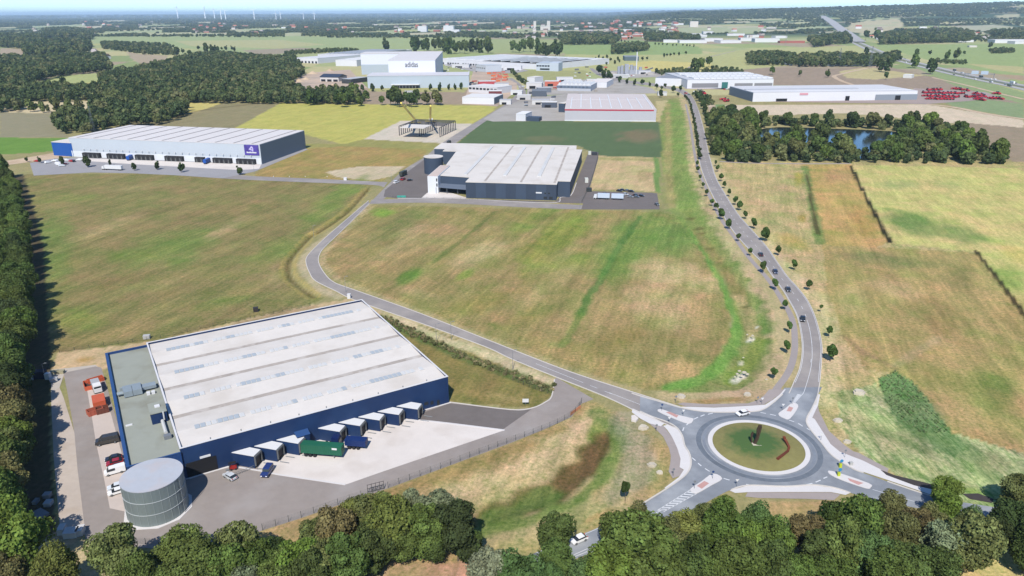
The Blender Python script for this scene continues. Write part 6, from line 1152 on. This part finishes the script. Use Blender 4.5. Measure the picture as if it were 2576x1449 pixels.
# signs, lamps, posts
def sign(p,label,kind='disc',h=2.4):
    x,y=G(*p); r=empty('traffic_sign',(x,y,.1),0,label=label,cat='traffic sign'); MB().bar((0,0,0),(0,0,h),.05,6).build('post',GREYM,r)
    if kind=='disc': MB().bar((0,-.06,h-.1),(0,-.03,h-.1),.36,14).build('sign_disc',mat('sign_blue',A(52,80,130),.5) if 'blue' in label else GREYM,r)
    elif kind=='tri': MB().yprism([(-.5,h-.1),(.5,h-.1),(0,h-.9)],-.08,-.04).build('sign_triangle',mat('sign_white',A(236,236,236),.5),r)
    elif kind=='board': MB().box(-1.,1.,-.1,-.04,h-1.3,h).build('sign_board',mat('sign_white',A(236,236,236),.5),r)
    elif kind=='box': MB().box(-.35,.35,-.35,.35,0,1.2).build('beacon',mat('sign_yellow',A(206,220,60),.5),r); MB().bar((0,-.4,h-.1),(0,-.36,h-.1),.5,14).build('sign_disc',mat('sign_cyan',A(60,150,200),.5),r)
    return r
for i,(pt,kd,lb) in enumerate(((q([(2395,985)])[0],'box','blue disc sign over a yellow beacon at the eastern island'),((2113,1176),'box','yellow beacon and sign further along the eastern island'),(q([(875,1020)])[0],'disc','blue disc sign on the striped southern island'),(q([(655,1140)])[0],'disc','small sign at the lower end of the southern island'),(q([(1165,1110)])[0],'tri','white triangle sign at the southern exit'),(q([(520,260)])[0],'tri','white triangle sign at the right end of the western island'),(q([(262,200)])[0],'disc','blue disc sign at the left end of the western island'),(q([(350,350)])[0],'tri','sign beside the western exit lane'),(q([(195,450)])[0],'disc','sign on the western footpath'),(q([(400,990)])[0],'disc','dark sign on the footpath left of the southern arm'),(q([(1720,190)])[0],'tri','sign left of the northern island'),(q([(1835,120)])[0],'disc','sign on the northern island tip'),(q([(1415,110)])[0],'disc','sign on the footpath left of the northern arm'),(q([(1470,115)])[0],'tri','second sign on the footpath left of the northern arm'),(q([(2470,760)])[0],'disc','sign on the eastern footpath'),(q([(430,100)])[0],'disc','sign at the start of the upper western path'),((2065,1108),'tri','white sign near the northeast footpath'),((1322,1020),'board','pale information board with light at the yard entrance'))): sign(pt,lb,kd)
def lamp_post(p,label,h=7.5):
    x,y=G(*p); r=empty('street_lamp',(x,y,0),0,label=label,cat='street lamp',group='street lamps'); MB().bar((0,0,0),(0,0,h),.11,6,.06).bar((0,0,h),(.9,.25,h+.25),.05,5).build('pole',GREYM,r); MB().box(.7,1.5,.15,.42,h+.15,h+.3).build('lamp_head',GREYM,r)
for p,lb in ((t(1,2,[(1965,520)])[0],'street lamp below the middle of the access road'),(t(2,1,[(683,650)])[0],'thin lamp post at the left end of the parking lot'),((640,437),'street lamp on the lane near the purple sign'),((1098,860),'street lamp beside the hedge band'),((1290,930),'street lamp on the access road near the yard gate'),((870,735),'street lamp at the corner behind the blue hall'),((790,600),'street lamp on the bend beside the ditch'),((985,455),'street lamp at the junction by the grey hall')): lamp_post(p,lb)
LAc=t(0,2,[(460,920)])[0]; lamp_post(LAc,'lamp mast beside the navy container under the trees',6)
for i,x in enumerate((690,730,770,825)): 
    b=MB(); b.box(-.15,.15,-.15,.15,0,.9); b.build('marker_post',WHITE,loc=(*G(x-2,445.5),0),label=['first','second','third','fourth'][i]+' white marker post along the lane to the junction',cat='post',group='white marker posts')
crate((869,453),2.2,2,1.8,(240,240,240),'white transformer cabinet at the lane near the junction')
# fences
def fence(P,h,step,label,dark=True,gate=None):
    g=smooth_pts([G(*p) for p in P],3); r=empty('fence',(*g[0],.05),0,label=label,cat='fence'); m=mat('fence_green',A(70,78,72),.6); L=[0]
    for i in range(1,len(g)): L.append(L[-1]+np.linalg.norm(g[i]-g[i-1]))
    at=lambda s:np.array([np.interp(s,L,[p[0] for p in g]),np.interp(s,L,[p[1] for p in g])])-g[0]
    pm=MB().box(-.05,.05,-.05,.05,0,h).me('post',m); n=int(L[-1]/step); b=MB()
    for k in range(n+1):
        a=at(k*step); link('post',pm,r,loc=(a[0],a[1],0))
        if k<n:
            c=at((k+1)*step)
            for z in np.linspace(.15,h-.1,7): b.bar((*a,z),(*c,z),.012,3)
            for s in np.linspace(0,1,9)[1:-1]: e=a+(c-a)*s; b.bar((*e,.1),(*e,h-.05),.008,3)
    b.build('wire_mesh',m,r,kind='stuff'); return r
fence([(1463,1014),(1459,1022),(1438,1047),(1400,1068),(1363,1084),(1284,1113),(1180,1152),(1080,1190),(976,1228)],2.,3.2,'dark mesh fence along the access side of the yard, upper part')
fence([(966,1231),(864,1266),(760,1302),(644,1340)],2.,3.2,'dark mesh fence along the yard, lower part behind the trees')
fence([(560,1380),(440,1372),(330,1368),(217,1366)],1.8,3.2,'mesh fence below the round tank'); fence([(1290,958),(1330,975),(1388,993)],1.8,2.5,'dark dense fence at the yard entrance')
fence([(1507,383),(1495,432),(1478,480),(1461,515)],2.,6,'dark fence along the right side of the grey hall yard')
fence([(640,800),(700,788),(800,766)],1.5,4,'thin fence on the meadow edge behind the blue hall'); fence([(150,887),(280,868),(400,851),(520,824),(640,800)],1.5,5,'thin wire fence between meadow and sand strip')
fence([(1288,506),(1171,501),(1060,499),(975,497)],1.2,6,'low fence in front of the grey hall')
b=MB(); gx,gy=G(970,1229)
for k in range(5): b.box(k*1.1,k*1.1+.1,-.05,.05,0,2.6)
for z in (.2,2.4): b.box(0,4.5,-.03,.03,z,z+.1)
b.box(0,4.5,-.03,.03,1.2,1.3); b.build('yard_gate',mat('gate_dark',A(50,52,56),.6),loc=(gx-4.5,gy-1.9,0),rz=R(24),label='dark double gate in the yard fence',cat='gate')
b=MB(); b.box(-3.,3.,-.06,.06,0,1.1); b.build('site_barrier',mat('barrier_orange',A(222,150,110),.7),loc=(*G(1448,1036),.05),rz=R(52),label='pinkish orange barrier panel on the fence by the entrance',cat='barrier')
# red machines on the right
MR=mat('machine_red',A(196,40,58),.45)
def machine(x,y,rz,label,group,s=1.,orange=False):
    r=empty('farm_machine',(x,y,.2),rz,label=label,cat='farm machine',group=group); m=mat('machine_orange',A(236,110,60),.5) if orange else MR
    MB().box(-3*s,3*s,-1.2*s,1.2*s,.9*s,2.4*s).build('body',m,r); MB().box(-4.8*s,-3*s,-1.7*s,1.7*s,.6*s,1.7*s).build('hopper',m,r); MB().box(1.2*s,2.7*s,-.9*s,.9*s,2.42*s,3.6*s).build('cab',GLASS,r)
    for x_ in (-1.8*s,2.*s): MB().ycyl(x_,.9*s,.9*s,-1.6*s,1.6*s,10).build('wheel',DARK,r)
g=random.Random(4)
rowsM=[((2325,243),(2410,246),13),((2320,235),(2425,237),13),((2330,250),(2400,252),7),((2425,245),(2470,246),7),((2395,224),(2440,230),5),((2450,236),(2480,246),6),((2455,250),(2475,254),3),((2490,248),(2520,251),4),((2500,236),(2515,238),2),((2330,228),(2370,227),5)]
for i,(a_,b_,n) in enumerate(rowsM):
    for k in range(n):
        s=(k+.5)/n; p=(a_[0]+(b_[0]-a_[0])*s+g.uniform(-1.5,1.5),a_[1]+(b_[1]-a_[1])*s+g.uniform(-.5,.5)); x,y=G(*p); machine(x,y,g.uniform(-.3,.3)+g.choice((0,1.57)),'red harvesting machine parked in the '+ORD[i]+' cluster right of the long machinery hall','red machines in cluster '+ORD[i],1.15)
for i,(u,v) in enumerate(((2270,248),(2276,250),(2159,250),(2150,248),(2168,250))): x,y=G(u,v); machine(x,y,.2*i,['red machine at the dock of the machinery hall','second red machine at the dock end','red machine before the middle of the machinery hall','orange red machine before the middle gate','red machine right of the middle gate'][i],None,1.1,i==3)
for i,(u,v) in enumerate(((1820,252),(1828,256),(1766,236),(1772,237))): x,y=G(u,v); machine(x,y,.5*i,['red machine at the left end of the machinery hall','red machine just below the left end','small red machine on the lawn of the assembly hall','second red machine on the lawn of the assembly hall'][i],None,1.2)
for i in range(26):
    u=1225+g.uniform(0,42)+i*.7; v=181+i*.9+g.uniform(0,4); x,y=G(u,v); b=MB(); b.box(-4,4,-2,2,0,g.uniform(1.5,3.5)); b.box(-2,2,-1,1,3.6,4.2) if False else None
    b.build('material_stack',mat('stack_%d'%(i%4),A(*[(214,110,88),(222,130,104),(200,150,130),(230,120,60)][i%4]),.7),loc=(x,y,.2),rz=g.uniform(-.4,.4),label='stack of orange red building material in the yard beside the light blue hall',cat='stack',group='orange stacks')
for i,(u,v,w_,dp,h,wc,lb) in enumerate(((1345,222,26,20,9,(226,222,220),'small white workshop left in the works yard'),(1368,232,22,14,7,(120,128,140),'grey shed in the middle of the works yard'),(1300,238,18,12,6,(236,236,236),'little white office by the works street'),(1318,250,20,14,6,(208,206,204),'pale hut at the bottom of the works yard'),(1272,262,16,12,6,(230,228,226),'white hut beside the works street bend'),(1388,216,24,16,8,(214,120,100),'brick red shed in the upper works yard'),(1440,214,30,18,9,(238,238,240),'white shed above the blue-grey workshop'),(1360,262,24,14,6,(222,220,216),'pale flat shed before the dark tank area'),(1382,270,20,12,7,(90,98,112),'dark hut left of the red striped hall'),(1225,216,30,16,8,(200,80,84),'dark red shed behind the two white workshops'),(1262,222,24,14,8,(234,232,230),'white shed by the street behind the workshops'),(1246,240,20,18,7,(128,60,60),'maroon hut right of the plain white workshop'),(1560,196,30,14,6,(206,206,210),'grey hut below the concrete plant'),(1620,186,26,14,7,(216,216,220),'pale hut right of the concrete plant'),(1290,176,40,20,9,(232,232,236),'white hut at the car park edge'),(1160,170,40,16,7,(226,226,230),'pale hut on the car park by the high-bay hall'),(1030,238,14,10,5,(230,230,228),'tiny white hut at the belt of trees'),(1500,212,34,16,8,(236,230,226),'pinkish white shed above the long workshop'),(1420,206,30,14,8,(232,232,234),'white hut at the top of the works yard'),(1665,240,14,10,5,(226,226,222),'pale hut at the right corner of the red striped hall'))):
    x,y=G(u,v); r=empty('shed',(x,y,.15),g.uniform(-.15,.15),label=lb,cat='shed'); m=mat('hut_%d_%d_%d'%wc,A(*wc),.75); MB().box(-w_/2,w_/2,-dp/2,dp/2,0,h).build('wall',m,r); MB().box(-w_/2-.2,w_/2+.2,-dp/2-.2,dp/2+.2,h+.003,h+.5).build('roof',mat('hut_roof_%d'%(i%3),A(*[(228,226,224),(196,196,200),(236,234,232)][i%3]),.8),r); MB().box(-w_*.3,w_*.1,-dp/2-.12,-dp/2-.01,0,h*.5).build('gate_opening',BLACK,r)
for i in range(90):
    u,v=(g.uniform(1300,1500),g.uniform(204,268)) if i<45 else (g.uniform(1440,1640),g.uniform(180,194)) if i<60 else (g.uniform(1720,1890),g.uniform(222,240)) if i<78 else (g.uniform(90,200),g.uniform(404,420))
    if 1400<u<1500 and v>218: continue
    x,y=G(u,v); c=g.choice([WHT,WHT,SIL,BLK,GRY,(.3,.02,.02)]); o=MB().yprism([(-2.3,.3),(2.3,.3),(2.2,.9),(1.1,1.),(.4,1.5),(-1.8,1.5),(-2.2,.95)],-.95,.95).build('parked_car',CPT,loc=(x,y,.2),rz=g.uniform(0,3),label='parked car in the '+('works yards' if i<45 else 'yards by the concrete plant' if i<60 else 'forecourt of the assembly hall' if i<78 else 'yard at the left end of the pale hall'),cat='car',group='cars parked in yard %d'%(0 if i<45 else 1 if i<60 else 2 if i<78 else 3)); o.color=(*c,1); o.scale=(1.15,1.15,1.15)
for i in range(60):
    if i<30: u,v=g.uniform(1310,1500),g.uniform(206,262)
    elif i<45: u,v=g.uniform(1175,1245),g.uniform(205,215)
    else: u,v=g.uniform(1440,1640),g.uniform(180,192) if i<52 else g.uniform(166,178)
    if 1400<u<1490 and v>222: v=g.uniform(206,214)
    x,y=G(u,v); c=g.choice([(230,228,226),(120,124,134),(200,90,70),(236,236,240),(90,94,100),(170,160,150)]); b=MB(); s=g.uniform(2.5,5); b.box(-s,s,-1.5,1.5,0,g.uniform(1.8,3.4)); b.build('storage_container',mat('store_%d_%d_%d'%c,A(*c),.7),loc=(x,y,.2),rz=g.uniform(-.5,1.),label='box or container standing in the works yards behind the red striped hall',cat='container',group='containers in the works yards')
for i in range(70):
    u=g.uniform(1100,1330); v=g.uniform(150,182) 
    if v<148+(u-1100)*.06 or (1340<u): continue
    x,y=G(u,v); c=g.choice([WHT,SIL,BLK,GRY,(.3,.31,.33)]); o=MB().yprism([(-2.3,.3),(2.3,.3),(2.2,.9),(1.1,1.),(.4,1.45),(-1.6,1.45),(-2.2,.95)],-.95,.95).build('parked_car',CPT,loc=(x,y,.2),rz=g.choice((.2,1.77)),label='parked car on the car park of the white halls',cat='car',group='cars on the far car park'); o.color=(*c,1); o.scale=(1.2,1.2,1.2)
lor=[]; mwp=[G(*p) for p in MW]; mwp=smooth_pts(mwp,6)
for i in range(26):
    k=g.uniform(4,len(mwp)-12); a_=mwp[int(k)]; b_=mwp[int(k)+1]; d=(b_-a_)/np.linalg.norm(b_-a_); nn=np.array([-d[1],d[0]])*g.choice((-17,-12,12,17)); p=a_+(b_-a_)*(k%1)+nn; big=i%3==0
    b=MB(); b.box(-(7 if big else 2.4),(7 if big else 2.4),-1.2,1.2,.4,3.9 if big else 1.6); o=b.build('lorry' if big else 'motorway_car',CPT,loc=(p[0],p[1],.4),rz=math.atan2(d[1],d[0]),label='lorry on the motorway' if big else 'small car on the motorway',cat='lorry' if big else 'car',group='traffic on the motorway'); o.color=(*g.choice([WHT,WHT,BLK,GRY,SIL]),1)
    if big: lor.append((p[0],o))
    else: o['label']='small car driving along the motorway at the right'
for i_,(_,o_) in enumerate(sorted(lor,key=lambda z:z[0])): o_['label']='lorry driving on the motorway, '+ORD[i_]+' from the left'
# sign gantries over the motorway
for p,lb,c in (((2213,150),'blue sign gantry beside the trees over the motorway',(40,150,200)),((2462,196),'pale gantry over the motorway on the right',(190,205,220))):
    x,y=G(*p); r=empty('sign_gantry',(x,y,0),R(-20),label=lb,cat='gantry'); b=MB(); b.box(-25,-24,-.5,.5,0,9); b.box(24,25,-.5,.5,0,9); b.box(-25,25,-.5,.5,7,8); b.build('gantry_frame',GREYM,r); MB().box(-14,-2,-.8,-.52,6.5,13).build('sign_board',mat('gantry_%d'%c[0],A(*c),.5),r); MB().box(2,14,-.8,-.52,6.5,13).build('sign_board',MATS['gantry_%d'%c[0]],r)
# pylons
def pylon(u,v,h,label,wd=5.,arms=True):
    x,y=G(u,v); r=empty('lattice_mast',(x,y,float(H(x,y))),0,label=label,cat='mast'); b=MB(); c=[(-1,-1),(1,-1),(1,1),(-1,1)]; n=8
    for k in range(n):
        w0,w1=wd/2*(1-k/n*.85),wd/2*(1-(k+1)/n*.85); z0,z1=h*k/n,h*(k+1)/n
        for i in range(4): a_,d=c[i],c[(i+1)%4]; b.bar((a_[0]*w0,a_[1]*w0,z0),(a_[0]*w1,a_[1]*w1,z1),.14*wd/5,3); b.bar((a_[0]*w0,a_[1]*w0,z0),(d[0]*w1,d[1]*w1,z1),.08*wd/5,3); b.bar((a_[0]*w1,a_[1]*w1,z1),(d[0]*w1,d[1]*w1,z1),.08*wd/5,3)
    b.build('lattice',GREYM,r)
    if arms:
        b=MB()
        for z,l_ in ((h*.78,wd),(h*.9,wd*.8)): b.bar((-l_,0,z),(l_,0,z),.16*wd/5,4)
        b.build('cross_arm',GREYM,r)
pylon(236,334,28,'slim grey lattice mast at the wood behind the long pale hall',3.4,False); pylon(2356,94,60,'tall pale tower above the dark wood right of the motorway',11); pylon(2188,172,48,'lattice mast beside the farm trees near the motorway',6); pylon(2110,166,40,'lattice mast near the bright pond',6); pylon(1976,112,60,'thin mast near the far industrial sheds',5,False)
# wind turbines
TUR=mat('turbine_white',(.75,.77,.8),.5)
for i,(u,vb,vt,k) in enumerate(((448.5,48.3,20,.0),(517,49,20,1.),(540.5,48,24,2.),(557.5,51.5,27,.5),(568.5,51.5,29,1.3),(640.5,51.5,27,.9),(695,51,34,.2),(707,51,34,1.6),(764,51.5,35,.6),(791.5,51.5,33,2.2),(1434,38,30,.4),(1447,36,31,1.1),(1476,36,30.5,1.9),(1519,35,30,.7),(1556,34.5,29,1.5))):
    x,y=G(u,vb); dist=math.hypot(x,y); h=(vb-vt)*dist/1967*.92; r=empty('wind_turbine',(x,y,0),0,label=(ORD[i]+' white wind turbine from the left on the horizon') if i<10 else (ORD[i-10]+' faint wind turbine from the left in the group above the town'),cat='wind turbine',group='wind turbines on the horizon')
    MB().bar((0,0,0),(0,0,h),h*.055,8,h*.03).build('tower',TUR,r); MB().box(-h*.03,h*.03,-h*.05,h*.05,h,h*1.05).build('nacelle',TUR,r)
    for j in range(3): a_=k+j*2.094; MB().bar((0,-h*.06,h*1.02),(h*.5*math.sin(a_),-h*.06,h*1.02+h*.5*math.cos(a_)),h*.022,4,h*.006).build('blade',TUR,r)
# houses and sheds of the far towns
HM=[mat('house_%d'%i,c,.8) for i,c in enumerate((A(232,224,214),A(214,196,180),A(190,120,100),A(240,240,240)))]; RM=[mat('houseroof_%d'%i,c,.8) for i,c in enumerate((A(176,96,76),A(128,110,104),A(190,180,176),A(206,130,104)))]
def house(u,v,wd,dp,h,wm,rm,label,group,rz,flat=False):
    d=FW+(u-1288)/F_*CR-(v-724.5)/F_*CU; s=500.
    while HC+d[2]*s>float(H(d[0]*s,d[1]*s)) and s<60000: s*=1.004
    x,y=d[0]*s,d[1]*s; r=empty('house' if not flat else 'shed',(x,y,float(H(x,y))),rz,label=label,cat='house' if not flat else 'shed',group=group)
    MB().box(-wd/2,wd/2,-dp/2,dp/2,0,h).build('wall',wm,r); b=MB()
    if flat: b.box(-wd/2-.3,wd/2+.3,-dp/2-.3,dp/2+.3,h+.01,h+.8)
    else: b.prism([(-wd/2-.6,-dp/2-.6),(wd/2+.6,-dp/2-.6),(wd/2+.6,0),(-wd/2-.6,0)],h,[h+.1,h+.1,h+dp*.42,h+dp*.42]); b.prism([(-wd/2-.6,0),(wd/2+.6,0),(wd/2+.6,dp/2+.6),(-wd/2-.6,dp/2+.6)],h,[h+dp*.42,h+dp*.42,h+.1,h+.1])
    b.build('roof',rm,r)
REG=[((1290,56),(1700,100),78,'town in the far middle'),((1560,62),(1960,104),30,'industrial town right of the middle'),((20,58),(700,84),34,'far left countryside'),((700,60),(1290,84),30,'countryside behind the white halls'),((2150,70),(2576,100),24,'villages right of the motorway'),((1640,84),(2000,106),0,'x'),((150,128),(300,150),7,'farmsteads in the left woodland'),((0,176),(70,186),2,'farmsteads on the left edge')]
for (x0,y0),(x1,y1),n,nm in REG:
    for k in range(n):
        v=g.uniform(y0,y1); u=g.uniform(x0,x1); sc_=1+ (90-v)/40 if v<90 else 1.; big=g.random()<.2
        wi,ri=g.randrange(4),g.randrange(4); zn=['left third','middle third','right third'][min(2,int((u-x0)/(x1-x0)*3))]+(' near side' if v>(y0+y1)/2 else ' far side')
        house(u,v,g.uniform(14,26)*(1.8 if big else 1)*sc_,g.uniform(10,16)*sc_,g.uniform(5,9)*sc_*1.2,HM[wi],RM[ri] if not big else HM[3],(['cream','tan','brick','white'][wi]+' flat roofed building, ' if big else ['cream','tan','brick','white'][wi]+' house with '+['red','brown','grey','orange'][ri]+' roof, ')+nm+', '+zn,('flat buildings, ' if big else 'houses, ')+nm,g.uniform(-.6,.6),big)
for i,(u,v,w_,dp,h,lb) in enumerate(((1064,80,60,50,36,'bright white block alone in the far woodland, left one'),(1130,79,70,50,36,'bright white block alone in the far woodland, middle one'),(1148,82,50,40,18,'low white block right of the middle white block'),(1726,91,150,60,12,'long bright white shed in the far industrial strip'),(1750,93,100,60,10,'white shed right of the long bright one'),(1690,107,70,50,10,'white shed with a curved roof below the industrial strip'),(1740,108,110,60,10,'wide white shed below the industrial strip'),(1790,104,80,50,12,'grey white shed in the lower industrial row'),(1830,108,90,60,10,'pale shed in the lower industrial row'),(1880,103,70,60,12,'pale shed on the right of the industrial row'),(1925,106,100,60,14,'white office like block at the right end of the row'),(1960,96,60,40,10,'small white shed at the far right of the row'),(1895,94,80,40,10,'grey shed in the upper industrial row'),(1850,90,90,40,10,'low pale shed in the upper industrial row'),(1780,85,60,40,12,'small pale shed near the lane of tiny trees'),(2398,105,50,30,9,'white farm hall below the dark wood'),(2425,106,60,30,8,'long white farm hall beside it'),(2540,108,140,60,12,'large white greenhouse like hall at the right edge'),(2570,110,90,40,9,'pale hall cut by the right edge'),(2445,119,26,14,5,'small white shed in the right meadow'),(1745,68,60,40,40,'pale tower like block on the far hillside'),(1380,74,24,24,60,'left church tower of the far town'),(1345,72,20,20,55,'right church tower of the far town'),(1372,76,70,30,26,'church nave of the far town'))): house(u,v,w_,dp,h,HM[3] if i<19 else HM[0],mat('shed_roof',A(232,230,230),.8),lb,None,g.uniform(-.2,.2),True)
x,y=G(1990,108); MB().box(-50,50,-15,15,0,8).build('brick_hall',mat('brick_red_far',A(186,110,96),.8),loc=(x,y,0),label='low red brick hall in front of the far trees',cat='building')
# sand heaps near the sand works
for i,(u,v,s) in enumerate(((787,186,12),(770,200,9),(752,205,10),(830,178,9),(838,216,8),(1180,206,6))):
    x,y=G(u,v); b=MB(); b.bar((0,0,0),(0,0,s*.45),s,12,s*.15); b.build('sand_heap',SAND,loc=(x,y,0),label=['largest','left','lower left','far','right','small right'][i]+' pale sand heap in the material yards by the halls',cat='heap')
for k in PR.values():
    for ch in list(k.children):
        for c2 in list(ch.children): bpy.data.objects.remove(c2)
        bpy.data.objects.remove(ch)
    bpy.data.objects.remove(k)
# ================================================================ AIR
hz=MB(); hz.box(-99000,99000,-60,95000,-6,285); hm=bpy.data.materials.new('haze'); hm.use_nodes=True; n=hm.node_tree.nodes; n.remove(n['Principled BSDF']); v=n.new('ShaderNodeVolumePrincipled')
v.inputs['Color'].default_value=(.60,.80,1,1); v.inputs['Density'].default_value=3.6e-5; v.inputs['Anisotropy'].default_value=0.
hm.node_tree.links.new(v.outputs[0],n['Material Output'].inputs['Volume']); hz.build('haze',hm,kind='stuff',label='thin blue summer haze over the whole landscape',cat='haze')
